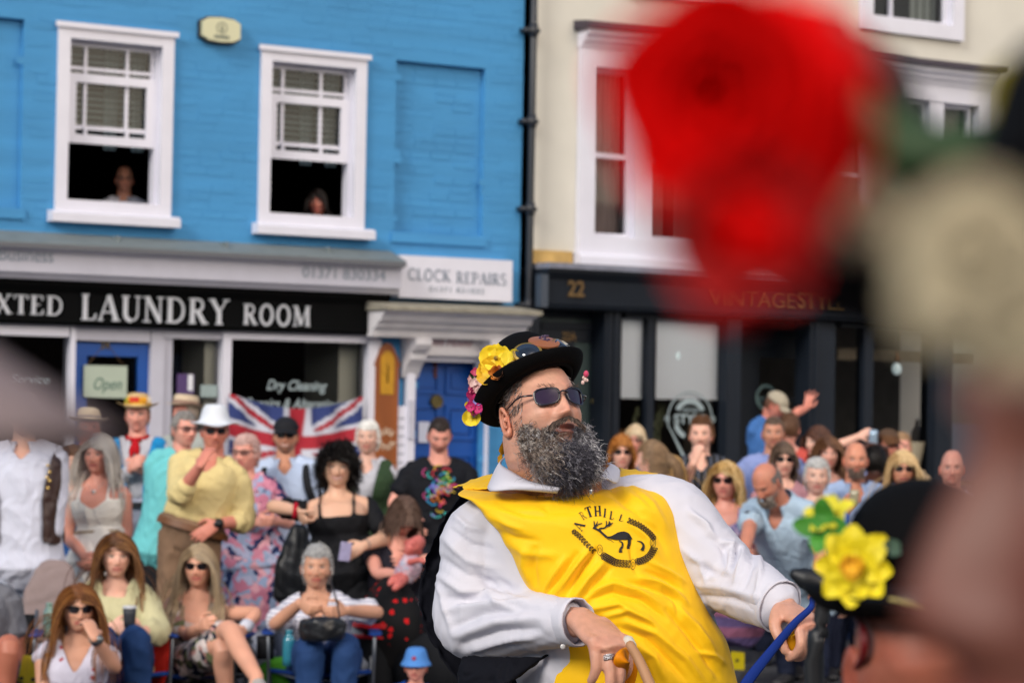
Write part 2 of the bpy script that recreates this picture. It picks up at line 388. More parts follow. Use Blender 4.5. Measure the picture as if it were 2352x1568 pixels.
for i_, h in enumerate((RECR,)):
    for z in np.arange(h[2]+.02, h[3]-.07, .075):
        x = h[0]+.01
        while x < h[1]-.2:
            L = rng.uniform(.18, .24)
            if rng.random() < .8: b.box(x, x+L-.012, .07-rng.uniform(.002, .006), .071, z, z+.062)
            x += L
b.build('brickwork', m_blue, blue)
b = MB(); b.box(RECR[0]-.03, RECR[1]+.03, -.03, .0, RECR[2]-.09, RECR[2]-.002); b.build('recess_sill', m_blue, blue); b = MB(); b.box(RECL[0], RECL[1]+.03, -.03, .0, RECL[2]-.09, RECL[2]-.002); b.build('recess_sill', m_blue, blue)
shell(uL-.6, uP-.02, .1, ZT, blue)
b = MB(); b.box(uL-.6, uP, 7.01, 7.3, 0, ZT); b.box(uL-.62, uL-.601, .01, 7.3, 0, ZT); b.build('rear_wall', m_blue, blue)
b = MB(); b.profile([(-.3, ZT), (7.5, ZT), (3.6, ZT+2.6)], uL-.8, uP+.0); b.build('roof', M('clay_roof_tiles', '6b4a3c', .85, bump=.4, bscale=30), blue)
def sash(H, zdark, zbar, vb, sill, name='sash_window', blinds=True, upper_z=None):
    u0, u1, z0, z1 = H; wn = None
    b = MB(); T_ = .105
    frame(b, u0-.02, u1+.02, z0, z1+.01, T_, -.035, .06); frame(b, u0+T_-.03, u1-T_+.03, z0+.05, z1-T_+.04, .035, .055, .16)
    b.box(u0-.05, u1+.05, -.06, -.035, z1-.01, z1+.035)
    wn = b.build(name, m_white, blue)
    a, c = u0+T_+.0, u1-T_-.0; zt = z1-T_
    s = MB()       # fixed upper sash with glazing bars
    mz = zbar; frame(s, a, c, mz, zt, .035, .10, .135)
    for v in vb: s.box(v-.014, v+.014, .10, .13, mz+.035, zt-.035)
    hz = zt-.22; s.box(a+.035, c-.035, .099, .128, hz-.014, hz+.014)
    s.build('upper_sash', m_white, wn)
    s = MB(); frame(s, a+.002, c-.002, zdark, zdark+(zt-mz)*.8, .075, .065, .098)
    for v in vb: s.box(v-.014, v+.014, .07, .095, zdark+.075, mz+.02)
    s.build('lower_sash', m_white, wn)
    q = MB(); q.add([(a, .117, mz), (c, .117, mz), (c, .117, zt), (a, .117, zt)], [(0, 1, 2, 3)]); q.build('pane', m_glass, wn)
    if blinds:
        s = MB(); z = zdark+.02
        while z < zt-.02:
            s.add([(a+.03, .20, z), (c-.03, .20, z), (c-.03, .222, z+.03), (a+.03, .222, z+.03)], [(0, 1, 2, 3)]); z += .052
        s.build('venetian_blind', M('grey_blind_slats', '667476', .5), wn)
        s = MB()
        for uu in (a+(c-a)*.52, a+(c-a)*.84): 
            for k in range(5): s.box(uu+k*.022, uu+k*.022+.02, .27+(k % 2)*.015, .275+(k % 2)*.015, zdark-.02, zt)
        s.build('curtain', M('pale_aqua_curtain', 'b8d4d6', .8), wn)
    s = MB(); s.profile([(-.13, z0-.09), (.05, z0-.09), (.05, z0+.015), (-.10, z0+.0), (-.13, z0-.02)], sill[0], sill[1]); s.build('sill', m_white, wn)
    return wn
sash(W1, F(160, 325)[1], F(160, 292)[1], [F(206, 200)[0], F(302, 200)[0]], (F(108, 495)[0], F(402, 495)[0]))
sash(W2, F(624, 361)[1], F(624, 330)[1], [F(660, 250)[0], F(748, 250)[0]], (F(578, 530)[0], F(848, 530)[0]))
# alarm box
cx, cz = F(509, 69, .08); b = MB()
def oct_(w_, h_): return [(cx-w_*.46, cz-h_*.3), (cx-w_*.3, cz-h_*.46), (cx, cz-h_*.5), (cx+w_*.3, cz-h_*.46), (cx+w_*.46, cz-h_*.3), (cx+w_*.46, cz+h_*.3), (cx+w_*.3, cz+h_*.46), (cx, cz+h_*.5), (cx-w_*.3, cz+h_*.46), (cx-w_*.46, cz+h_*.3)]
al = empty('alarm_box', label='cream burglar alarm box on the blue wall between the two sash windows', cat='alarm box'); al.matrix_world = FM
b.prism(oct_(.42, .24), -.045, 0); b.build('backplate', m_pipe, al)
b = MB(); b.prism(oct_(.385, .21), -.085, -.045); b.build('cover', M('cream_plastic', 'c9c8a6', .45), al)
b = MB(); 
for a0 in range(0, 360, 20): b.prism([(cx+.05*math.cos(math.radians(a)), cz+.015+.05*math.sin(math.radians(a))) for a in (a0, a0+20)]+[(cx+.042*math.cos(math.radians(a)), cz+.015+.042*math.sin(math.radians(a))) for a in (a0+20, a0)], -.089, -.085)
b.prism([(cx-.012, cz-.015), (cx+.012, cz-.015), (cx+.006, cz+.04), (cx-.008, cz+.03)], -.089, -.085); b.box(cx-.07, cx+.07, -.089, -.085, cz-.075, cz-.05)
b.build('emblem', M('grey_print', '6c7468', .6), al)

# ---- laundry shopfront
shop = empty('laundry_shopfront', label='black and white laundry shopfront below the blue wall with silver letters', cat='shopfront'); shop.matrix_world = FM
b = MB(); u0 = uL-.5; e = F(905, 588, .1)[0]
z1 = F(450, 549, .16)[1]; z0 = F(450, 580, .30)[1]
b.profile([(0, z1), (0, z0), (-.34, z0-.02), (-.34, z0+.015), (-.08, z1-.02)], u0, e)
for px in (262, 510, 745): u = F(px, 560, .1)[0]; b.box(u-.012, u+.012, -.20, -.05, z0+.05, z1-.01)
b.build('lead_flashing', m_lead, shop)
zw1, zw0 = F(450, 590, .3)[1], F(450, 650, .3)[1]; ew = F(922, 640, .3)[0]
b = MB(); b.profile([(0, zw1), (0, zw0-.02), (-.24, zw0-.02), (-.27, zw0+.03), (-.30, zw0+.03), (-.30, zw1-.02), (-.36, zw1)], u0, ew); b.build('upper_signboard', m_lilac, shop)
b = MB(); b.box(u0, ew, -.39, -.001, zw1+.001, zw1+.04); b.build('drip_edge', M('grey_lead_edge', '5e6066', .6), shop)
y_ = -.302
a = F(-75, 598, .3); text('A Family Business', 'signboard_lettering', m_grey_letter, shop, F(-150, 600, .3)[0], F(60, 600, .3)[1], .115, y_, w=F(122, 600, .3)[0]-F(-150, 600, .3)[0])
a = F(695, 635, .3); c = F(885, 642, .3)[0]; text('01371 830334', 'phone_number', m_grey_letter, shop, a[0], F(790, 641, .3)[1], .1, y_, w=c-a[0])
zb1, zb0 = zw0-.02, F(450, 757, .14)[1]; eb = F(890, 725, .14)[0]
b = MB(); b.profile([(0, zb1), (0, zb0), (-.12, zb0), (-.14, zb0+.03), (-.14, zb1-.1), (-.2, zb1-.04), (-.2, zb1-.001)], u0, eb); b.build('fascia', m_black, shop)
y_ = -.143
for s, xa, xb, yb, h in (('XTED', -12, 146, 722, 44), ('LAUNDRY', 184, 524, 740, 58), ('ROOM', 557, 712, 747, 46)):
    xm = (xa+xb)/2; k = FPX/((np.dot(FO+UX*F(xm, yb, .14)[0]-EYE, _f)))
    serif(s, 'fascia_lettering', m_silver, shop, F(xa, yb, .14)[0], F(xb, yb, .14)[0], F(xm, yb, .14)[1], h/k, y_)
# frames: posts run floor to fascia
zt = zb0; zf = .12
def post(b, xa, xb, yy, y0=-.06, y1=.1, top=None, bot=None): b.box(F(xa, yy, -y0)[0], F(xb, yy, -y0)[0], y0, y1, zf if bot is None else bot, top or zt)
b = MB(); b2 = MB(); post(b2, 160, 172, 900); post(b, 510, 530, 900); post(b, 845, 866, 900); post(b2, -60, -40, 900)
zh = F(690, 770, .06)[1]
b.box(F(530, 770, .06)[0], F(845, 770, .06)[0], -.058, .1, zh-.05, zt); b2.box(F(-40, 755, .06)[0], F(160, 755, .06)[0], -.058, .1, F(80, 757, .06)[1]-.05, zt)
b.box(F(866, 900, .05)[0], F(875, 900, .05)[0], -.05, .02, F(860, 900, .05)[1], zt-.03)
zs = .75; b.box(F(530, 770, .06)[0], F(845, 770, .06)[0], -.09, .1, zf, zs); b2.box(F(-40, 755, .06)[0], F(160, 755, .06)[0], -.09, .1, zf, zs)
b.build('window_frame', m_white, shop); b2.build('window_frame', m_white, shop)
b = MB(); post(b, 345, 375, 900, -.03); b.box(F(172, 780, .03)[0], F(345, 780, .03)[0], -.03, .1, F(260, 783, .03)[1], zt); b.box(F(375, 780, .03)[0], F(510, 780, .03)[0], -.03, .1, F(440, 778, .03)[1], zt-.001)
b.box(F(375, 780, .03)[0], F(400, 780, .03)[0], -.001, .5, zf, zt); b.build('door_frame', m_lilac, shop)
b = MB(); b.box(F(800, 900)[0], F(845, 900)[0], .2, .9, .7, zt-.02); b.box(F(480, 900)[0], F(508, 900)[0], .11, .6, zf, zt); b.build('window_reveal', M('cream_reveal', 'b9bcae', .7), shop)
for xa, xb in ((530, 845), (-40, 160), (375, 510)):
    a, c = F(xa, 900)[0], F(xb, 900)[0]; q = MB(); q.add([(a, .03, zs if xa != 375 else zf), (c, .03, zs if xa != 375 else zf), (c, .03, zt-.06), (a, .03, zt-.06)], [(0, 1, 2, 3)]); q.build('pane', m_glass, shop)
a, c = F(172, 900)[0], F(345, 900)[0]; zd = F(260, 788)[1]
b = MB(); frame(b, a, c, zf, zd, .11, .02, .07); b.box(a+.11, c-.11, .021, .069, .22, 1.0); d_ = b.build('shop_door', m_bdoor, shop)
q = MB(); q.add([(a+.1, .045, 1.0), (c-.1, .045, 1.0), (c-.1, .045, zd-.1), (a+.1, .045, zd-.1)], [(0, 1, 2, 3)]); q.build('pane', m_glass, d_)
text('24', 'door_number', m_brass, d_, F(232, 798)[0], F(247, 801)[1], .06, .015, bold=.02)
# etched window writing
for s, xa, xb, yy, h in (('Dry Cleaning', 615, 754, 896, 22), ('Repairs & Alterations', 566, 792, 938, 22), ('Curtain Cleaning', 592, 772, 980, 22), ('Commercial Customers', 566, 800, 1020, 22), ('Welcome', 640, 732, 1056, 22)):
    text(s, 'window_lettering', m_etch, shop, F(xa, yy)[0], F((xa+xb)/2, yy)[1], h/250, .024, w=F(xb, yy)[0]-F(xa, yy)[0], shear=.35, depth=.001, bold=.018)
text('Service', 'window_lettering', m_etch, shop, F(25, 878)[0], F(70, 882)[1], .07, .024, w=.34, shear=.35, depth=.001)
o = empty('open_sign', label='handwritten card reading Open hung on the blue shop door', cat='sign'); o.matrix_world = FM
a, c, z0_, z1_ = R4(192, 838, 290, 914, 0); b = MB(); b.box(a, c, -.012, .0, z0_, z1_); b.build('card', M('pale_green_card', 'a9b5a5', .8, var=.06), o)
text('Open', 'writing', M('green_ink', '4d6f63', .7), o, a+.09, z0_+.07, .10, -.014, w=.25, shear=.3, depth=.001)
b = MB(); um = (a+c)/2
for uu in (a+.03, c-.03):
    v, f = sweep([(uu, -.006, z1_), (um, -.004, z1_+.2)], [.003, .003], n=5, steps=2); b.add(v, f)
b.build('string', M('brown_string', '5f4a32', .8), o)
a, c, z0_, z1_ = R4(408, 858, 446, 905, 0); b = MB(); b.box(a, c, .008, .014, z0_, z1_); b.box(a+.1, c-.01, .005, .0078, z0_+.03, z1_-.005, 1); tag(b.build('poster', [M('purple_poster', '4b3468', .6), M('white_paper', 'd9dbe0', .7)], mw=FM), 'small purple and white poster stuck in the side window beside the laundry door', 'poster')
a, c, z0_, z1_ = R4(462, 883, 500, 912, 0); b = MB(); b.box(a, c, .008, .014, z0_, z1_); tag(b.build('notice', M('grey_notice', '8fa09f', .7), mw=FM), 'grey notice in the narrow side window above the straw hat', 'notice')
# union flag across the window
def flag():
    n, mm = 60, 36; V = []; Cc = []; Fq = []
    TLp, TRp, BLp, BRp = F(527, 903, .1), F(836, 910, .1), F(520, 1062, .1), F(822, 1078, .1)
    blu, whi, red = srgb('26366f'), srgb('bfc3d0'), srgb('a01a2c')
    for j in range(mm+1):
        for i in range(n+1):
            s, v = i/n, j/mm
            tp = np.array(TLp)*(1-s)+np.array(TRp)*s; bt = np.array(BLp)*(1-s)+np.array(BRp)*s
            sag = .12*math.sin(PI*s)*(1-.2*v); q = tp*(1-v)+bt*v; z = q[1]-sag
            y = -.10-.05*math.sin(s*19+v*3)*(.25+.75*v)*.6-.02*math.sin(s*37-v*6)
            V.append((q[0], y, z)); X, Y = s*2-1, 1-v*2; c = blu
            d1, d2 = abs(X*1-Y*1)/math.sqrt(2), abs(X+Y)/math.sqrt(2)
            if min(d1, d2) < .17: c = whi
            if min(d1, d2) < .065: c = red
            if abs(X) < .2 or abs(Y) < .33: c = whi
            if abs(X) < .12 or abs(Y) < .2: c = red
            Cc.append(c)
    for j in range(mm):
        for i in range(n): k = j*(n+1)+i; Fq.append((k, k+1, k+n+2, k+n+1))
    b = MB(); b.add(V, Fq, 0, np.array(Cc)); o = b.build('union_flag', M('flag_cloth', 'ffffff', .8, attr='Col'), mw=FM, smooth=True)
    tag(o, 'sagging Union flag strung across the laundry window below the white lettering', 'flag')
flag()
# clock repairs board
b = MB(); a, c, z0_, z1_ = R4(918, 590, 1176, 690, .16); z1_ = F(1045, 592, .16)[1]; z0_ = F(1045, 688, .16)[1]
o = empty('clock_repairs_sign', label='white board reading CLOCK REPAIRS above the blue door', cat='sign'); o.matrix_world = FM
b.box(a, c, -.16, 0, z0_, z1_); b.build('board', m_white, o); k = 252
serif('CLOCK', 'lettering', m_grey_letter, o, F(936, 645, .16)[0], F(1035, 650, .16)[0], F(985, 645, .16)[1], .105, -.162, .003)
serif('REPAIRS', 'lettering', m_grey_letter, o, F(1047, 648, .16)[0], F(1163, 650, .16)[0], F(1105, 653, .16)[1], .105, -.162, .003)
text('01371 831832', 'phone_number', M('pale_grey_letters', '9aa2ad', .6), o, F(985, 670, .16)[0], F(1045, 672, .16)[1], .05, -.162, w=F(1112, 670, .16)[0]-F(985, 670, .16)[0])
# long-case clock shaped sign
o = empty('clock_sign', label='brown wooden sign shaped like a tall clock beside the laundry window', cat='sign'); o.matrix_world = FM
a, c = F(862, 900, .07)[0], F(915, 900, .07)[0]; zt_ = F(888, 787, .07)[1]; zb_ = F(888, 1090, .07)[1]; um = (a+c)/2; hw = (c-a)/2
pl = [(a, zb_), (c, zb_), (c, zt_-.22), (c+.015, zt_-.2), (c-.01, zt_-.13)]+[(um+hw*.75*math.cos(math.radians(q)), zt_-.13+.13*math.sin(math.radians(q))) for q in range(20, 161, 20)]+[(a+.01, zt_-.13), (a-.015, zt_-.2), (a, zt_-.22)]
b = MB(); b.prism(pl, -.07, -.03); b.build('board', m_wood, o)
b = MB(); z_a, z_b = F(888, 905, .07)[1], F(888, 805, .07)[1]
b.prism([(um-hw*.55, z_a), (um+hw*.55, z_a), (um+hw*.6, z_b-.1)]+[(um+hw*.6*math.cos(math.radians(q)), z_b-.1+.1*math.sin(math.radians(q))) for q in range(30, 151, 30)]+[(um-hw*.6, z_b-.1)], -.078, -.071); b.build('dial', M('ochre_dial', 'b8860b', .5, var=.15, vscale=20), o)
b = MB(); b.prism([(um-.006, z_a+.1), (um+.006, z_a+.1), (um+.004, z_a+.27), (um-.004, z_a+.27)], -.082, -.079); b.prism([(um-.05, z_a+.2), (um-.045, z_a+.19), (um+.01, z_a+.14), (um+.0, z_a+.15)], -.082, -.079); b.build('hands', m_black, o)
for s, yy, sg in (('CLOCK', 985, 1), ('REPAIR', 1035, -1)):
    zc = F(888, 1008, .07)[1]
    for i, ch in enumerate(s):
        an = math.radians(sg*(90-(i-(len(s)-1)/2)*26)); wd, qs = glyph_quads(ch, 1.2); b = MB(); ca, sa = math.cos(an-sg*PI/2), math.sin(an-sg*PI/2)
        for q in qs: b.prism([(um+.075*math.cos(an)+ca*(p_[0]-wd/2)*.045-sa*(p_[1]-.5)*.05, zc+.075*math.sin(an)+sa*(p_[0]-wd/2)*.045+ca*(p_[1]-.5)*.05) for p_ in q], -.075, -.071)
        b.build('sign_letter', M('cream_letters', 'd8c6ae', .6), o)
# door with hood
por = empty('door_surround', label='white plaster door hood on scrolled brackets over the blue panelled door', cat='door surround'); por.matrix_world = FM
e0, e1 = F(890, 700, .5)[0], F(1236, 725, .5)[0]; zc1 = F(1060, 705, .5)[1]; zc0 = F(1060, 778, .3)[1]; H = zc1-zc0
b = MB(); b.profile([(0, zc0), (-.22, zc0), (-.24, zc0+H*.25), (-.3, zc0+H*.3), (-.32, zc0+H*.45), (-.38, zc0+H*.5), (-.42, zc0+H*.7), (-.5, zc0+H*.78), (-.5, zc1-.05), (0, zc1-.05)], e0, e1, miter=-.0)
b.build('cornice', m_plaster, por)
b = MB(); b.profile([(0, zc1+.05), (0, zc1-.048), (-.53, zc1-.048), (-.53, zc1-.01)], e0-.03, e1+.03); b.build('hood_top', m_mould, por)
zl = F(1040, 812, .1)[1]; fu0, fu1 = F(930, 850, .06)[0], F(1126, 850, .06)[0]
b = MB(); b.box(fu0, fu1, -.1, 0, zl, zc0-.001); b.box(fu0+.01, fu1-.01, -.14, -.101, zl-.02, zl+.03); b.build('frieze', m_plaster, por)
text('Essex House', 'house_name', M('faded_pink_script', '9c6472', .7), por, F(968, 797, .1)[0], zl+.07, .075, -.103, w=F(1085, 797, .1)[0]-F(968, 797, .1)[0], shear=.5, depth=.001)
for uu in (fu0-.02, fu1-.14):
    b = MB(); pr = [(0, zc0-.001), (-.3, zc0-.001), (-.31, zc0-.06), (-.27, zc0-.11), (-.2, zc0-.13), (-.2, zc0-.19), (-.12, zc0-.26), (-.05, zc0-.36), (0, zc0-.36)]
    b.profile(pr, uu, uu+.16); b.build('bracket', m_plaster, por)
b = MB(); b.box(fu0+.02, DOORH[0], -.08, 0, .12, zl-.002); b.box(DOORH[1], fu1-.02, -.08, 0, .12, zl-.002); b.box(DOORH[0], DOORH[1], -.06, .05, DOORH[3]-.01, zl-.003); b.build('door_jamb', m_white, por)
dr = empty('front_door', label='bright blue panelled front door with a round brass knocker', cat='door'); dr.matrix_world = FM
a, c, z0_, z1_ = DOORH; b = MB(); b.box(a, c, .12, .16, z0_, z1_); mid = (a+c)/2
def dpanel(b, u0, u1, za, zb):
    frame(b, u0, u1, za, zb, .035, .098, .121); b.box(u0+.06, u1-.06, .104, .1205, za+.06, zb-.06)
for za, zb in ((F(1020, 905)[1], z1_-.05), (F(1020, 1010)[1], F(1020, 930)[1]), (.3, F(1020, 1040)[1])):
    dpanel(b, a+.05, mid-.03, za, zb); dpanel(b, mid+.03, c-.05, za, zb)
b.build('door_leaf', m_bdoor, dr)
ku, kz = F(1014, 922); b = MB()
for r0, r1, y0 in ((.0, .05, .085), (.05, .062, .075)):
    for q in range(0, 360, 20):
        q0, q1 = math.radians(q), math.radians(q+20); b.prism([(ku+r0*math.cos(q0), kz+r0*math.sin(q0)), (ku+r1*math.cos(q0), kz+r1*math.sin(q0)), (ku+r1*math.cos(q1), kz+r1*math.sin(q1)), (ku+r0*math.cos(q1)+1e-4, kz+r0*math.sin(q1)+1e-4)], y0, .12)
b.build('knocker', m_brass, dr)
b = MB(); b.box(F(1012, 835)[0]-.015, F(1012, 835)[0]+.015, .09, .12, z1_-.16, z1_-.02); b.build('door_bracket', M('rust', '5a2f22', .8), dr)
a, c, z0_, z1_ = R4(960, 968, 984, 1016, -.1); b = MB(); b.box(a, c, .085, .097, z0_, z1_); tag(b.build('notice', M('white_notice', 'c9cede', .7), mw=FM), 'white paper notice taped to the blue front door', 'notice')
a, c, z0_, z1_ = R4(906, 932, 932, 1100, .06); b = MB(); b.box(a, c, -.055, 0, z0_, z1_); 
for k_ in range(7): b.box(a+.02, c-.02, -.0565, -.055, z0_+.06+k_*.08, z0_+.075+k_*.08, 1)
tag(b.build('notice_board', [m_white, M('grey_ink', '8e93a0', .7)], mw=FM), 'tall narrow white notice board between the clock sign and the blue door', 'notice board')
b = MB()
for k_, (q, yy) in enumerate(((915, 940), (915, 985))): b.box(F(940, yy, .1)[0], F(950, yy, .1)[0], -.11, -.081, F(940, yy+22, .1)[1], F(940, yy-22, .1)[1])
tag(b.build('doorbell_panel', m_lilac, mw=FM), 'pair of grey doorbell boxes on the white jamb of the blue door', 'doorbell')
# downpipe
b = MB(); pu = uP+.05; v, f = sweep([(pu, -.09, 0), (pu, -.09, 3), (pu, -.09, ZT+.5)], [.034]*3, n=12, steps=4, round_end=False); b.add(v, f)
for z in (F(1200, 72)[1], F(1190, 480)[1], F(1185, 700)[1], F(1196, 280)[1]): b.box(pu-.1, pu+.06, -.11, 0, z-.02, z+.02); v, f = sweep([(pu, -.09, z-.06), (pu, -.09, z+.06)], [.043]*2, n=12, steps=2, round_end=False); b.add(v, f)
tag(b.build('drainpipe', m_pipe, mw=FM, smooth=True), 'black cast iron drainpipe where the blue wall meets the cream wall', 'drainpipe')

# ---- cream building
uC = uP+.11; uE = F(2352, 600)[0]+5; ZC = 7.4
cream = empty('cream_building', label='cream rendered building with tall white windows above a navy shopfront', cat='building'); cream.matrix_world = FM
X1 = R4(1335, 118, 1800, 585); X1 = (X1[0], F(1790, 400)[0], X1[2]*.0+F(1440, 588)[1], F(1340, 112)[1])
X2 = (F(1880, 400)[0], F(2262, 400)[0], X1[2], X1[3])
Y1 = (F(1440, 0)[0], F(1682, 0)[0], F(1560, 6)[1], ZC-.3); Y2 = (F(1975, 60)[0], F(2203, 60)[0], F(2100, 84)[1], ZC-.3)
zfas = F(1500, 716)[1]; SH2 = (uC+.1, F(2352, 900)[0]+2.5, .12, zfas)
wall('wall', uC, uE, 0, ZC, [X1, X2, Y1, Y2, SH2], m_cream, cream)
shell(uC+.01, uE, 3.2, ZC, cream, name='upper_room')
b = MB(); b.box(uC, uE, 7.01, 7.3, 0, ZC); b.box(uC-.0, uC+.005, .01, 7.3, ZT-.1, ZC); b.build('rear_wall', m_cream, cream)
b = MB(); b.profile([(-.3, ZC), (7.5, ZC), (3.6, ZC+2.2)], uC-.1, uE+.2); b.build('roof', MATS['clay_roof_tiles'], cream)
m_curt = M('patterned_net_curtain', '8d7f7c', .9, var=.25, vscale=4, stretch=(6, 1, .3))
def tripart(Hh, top=True, full=True):
    u0, u1, z0, z1 = Hh; b = MB(); frame(b, u0-.03, u1+.03, z0, z1, .17, -.07, .05)
    w_ = u1-u0; s1 = F(1455, 400)[0]-X1[0]; m0, m1 = u0+s1, u0+s1+.2
    b.box(m0, m0+.2, -.05, .06, z0+.17, z1-.17); b.box(u1-s1-.2, u1-s1, -.05, .06, z0+.17, z1-.17)
    for a, c in ((u0+.17, m0), (m0+.2, u1-s1-.2), (u1-s1, u1-.17)):
        frame(b, a, c, z0+.17, z1-.17, .04, .04, .12); zz = (z0+z1)/2-.02; b.box(a+.04, c-.04, .045, .115, zz-.025, zz+.025)
    wn = b.build('tripartite_window', m_white, cream)
    q = MB(); q.add([(u0+.1, .09, z0+.1), (u1-.1, .09, z0+.1), (u1-.1, .09, z1-.1), (u0+.1, .09, z1-.1)], [(0, 1, 2, 3)]); q.build('pane', m_glass, wn)
    c_ = MB(); zb_ = z0+.1
    for a, c in ((u0+.18, m0-.02), (u0+s1+.24, u0+s1+.5), (u1-s1-.5, u1-s1-.24), (u1-s1+.02, u1-.18)):
        n = 14
        for k in range(n):
            x_a, x_b = a+(c-a)*k/n, a+(c-a)*(k+1)/n; ya, yb = .2+.02*(k % 2), .2+.02*((k+1) % 2); c_.add([(x_a, ya, zb_), (x_b, yb, zb_), (x_b, yb, z1-.1), (x_a, ya, z1-.1)], [(0, 1, 2, 3)])
    c_.build('curtain', m_curt, wn)
    s = MB(); s.profile([(-.16, z0-.11), (0, z0-.11), (0, z0), (-.12, z0), (-.16, z0-.04)], u0-.07, u1+.07); s.build('sill', m_white, wn)
    h = MB(); h.profile([(0, z1), (-.08, z1), (-.1, z1+.05), (-.13, z1+.06), (-.14, z1+.1), (-.19, z1+.12), (-.2, z1+.17), (0, z1+.17)], u0-.04, u1+.04); h.build('hood_mould', m_white, wn)
    h = MB(); h.profile([(0, z1+.26), (0, z1+.171), (-.25, z1+.171), (-.25, z1+.23)], u0-.09, u1+.09); h.build('hood_lead', M('dark_lead', '3c3440', .6), wn)
tripart(X1); tripart(X2)
for Hh in (Y1, Y2):
    u0, u1, z0, z1 = Hh; b = MB(); frame(b, u0-.02, u1+.02, z0, z1, .15, -.06, .05); frame(b, u0+.13, u1-.13, z0+.13, z1-.13, .05, .03, .1); mu = u0+(u1-u0)*.33
    b.box(mu-.015, mu+.015, .03, .09, z0+.15, z1-.15); wn = b.build('sash_window', m_white, cream); q = MB(); q.add([(u0+.1, .07, z0+.1), (u1-.1, .07, z0+.1), (u1-.1, .07, z1-.1), (u0+.1, .07, z1-.1)], [(0, 1, 2, 3)]); q.build('pane', m_glass, wn)
    c_ = MB(); [c_.box(u1-.5+k*.05, u1-.455+k*.05, .2+(k % 2)*.02, .21+(k % 2)*.02, z0, z1) for k in range(7)]; c_.build('curtain', M('pale_curtain', '8f9a96', .9), wn)
# navy shopfront
sh = empty('navy_shopfront', label='dark navy shopfront with gold lettering under the cream wall', cat='shopfront'); sh.matrix_world = FM
ue = SH2[1]; zA = F(1500, 607, .35)[1]; zB = F(1500, 627, .35)[1]; zC_ = F(1500, 716, .25)[1]
b = MB(); b.box(uC, ue, -.36, 0, zB, zA-.03); b.build('ledge', M('flaking_grey_ledge', '777a88', .8, var=.25, vscale=9), sh)
b = MB(); b.box(uC-.03, F(1322, 590, .1)[0], -.05, 0, zA-.03, zA+.1); b.build('stained_ledge', M('yellowed_render', 'b9985c', .9, var=.3, vscale=6), sh)
b = MB(); b.profile([(0, zB), (0, zC_), (-.22, zC_), (-.24, zC_+.04), (-.26, zB-.1), (-.33, zB-.03), (-.33, zB-.001)], uC, ue); b.build('fascia', m_navy, sh)
b = MB(); b.box(uC+.02, F(1243, 660, .3)[0], -.3, -.2, zC_+.0, zB-.06); b.build('fascia_console', M('navy_grey_paint', '3a4350', .5), sh)
def ft(s, xa, xb, yb, hpx, bold, nm='fascia_lettering'):
    xm = (xa+xb)/2; text(s, nm, m_gold, sh, F(xa, yb, .26)[0], F(xm, yb, .26)[1], hpx/232, -.268, w=F(xb, yb, .26)[0]-F(xa, yb, .26)[0], bold=bold)
ft('22', 1303, 1341, 680, 33, .02); ft('VINTAGE', 1630, 1826, 702, 36, -.01); ft('STYLE', 1832, 1940, 706, 38, .025)
b = MB()
def pil(xa, xb, y0=-.12, y1=.1, z0=.12): b.box(F(xa, 850, -y0)[0], F(xb, 850, -y0)[0], y0, y1, z0, zC_)
pil(1200, 1238, -.1); pil(1388, 1424, -.14); pil(1397, 1402, -.16); pil(1410, 1415, -.16); pil(1487, 1503, -.08, .05); pil(1670, 1702, -.14); pil(1860, 1918, -.14); pil(1872, 1880, -.16); pil(1985, 2006, -.08, .05); pil(2150, 2190, -.14); pil(2400, 2440, -.14)
for xa, xb in ((1424, 1670), (1918, 2150)): a, c = F(xa, 900)[0], F(xb, 900)[0]; b.box(a, c, -.1, .2, .12, .62); b.box(a, c, -.079, .049, zC_-.06, zC_)
b.build('shop_frame', m_navy, sh)
for xa, xb in ((1424, 1670), (1918, 2150), (2190, 2400)):
    a, c = F(xa, 900)[0], F(xb, 900)[0]; q = MB(); q.add([(a, -.01, .6), (c, -.01, .6), (c, -.01, zC_), (a, -.01, zC_)], [(0, 1, 2, 3)]); q.build('pane', m_glass, sh)
zq = F(1550, 912, -.1)[1]; b = MB()
for xa, xb in ((1426, 1488), (1506, 1650)): a, c = F(xa, 900, -.02)[0], F(xb, 900, -.02)[0]; b.box(a, c, .02, .025, zq, zC_-.06); b.box(a, c, .013, .03, zq-.02, zq+.005)
b.build('roller_blind', m_blind, sh)
b = MB(); a = F(1652, 900, -.1)[0]; b.box(a, F(1672, 900, -.1)[0], .05, .7, .12, zC_); b.build('window_reveal', M('cream_wood', 'b3ad98', .7), sh)
b = MB(); b.box(SH2[0]-.05, ue, 5.0, 5.1, .12, zC_+.4); b.box(F(1670, 900)[0]+.1, F(1670, 900)[0]+.15, .7, 5, .12, zC_); b.box(SH2[0], ue, .3, 5, zC_+.35, zC_+.4); b.box(SH2[0], ue, .3, 5, .05, .119); b.build('shop_room', m_room, sh)
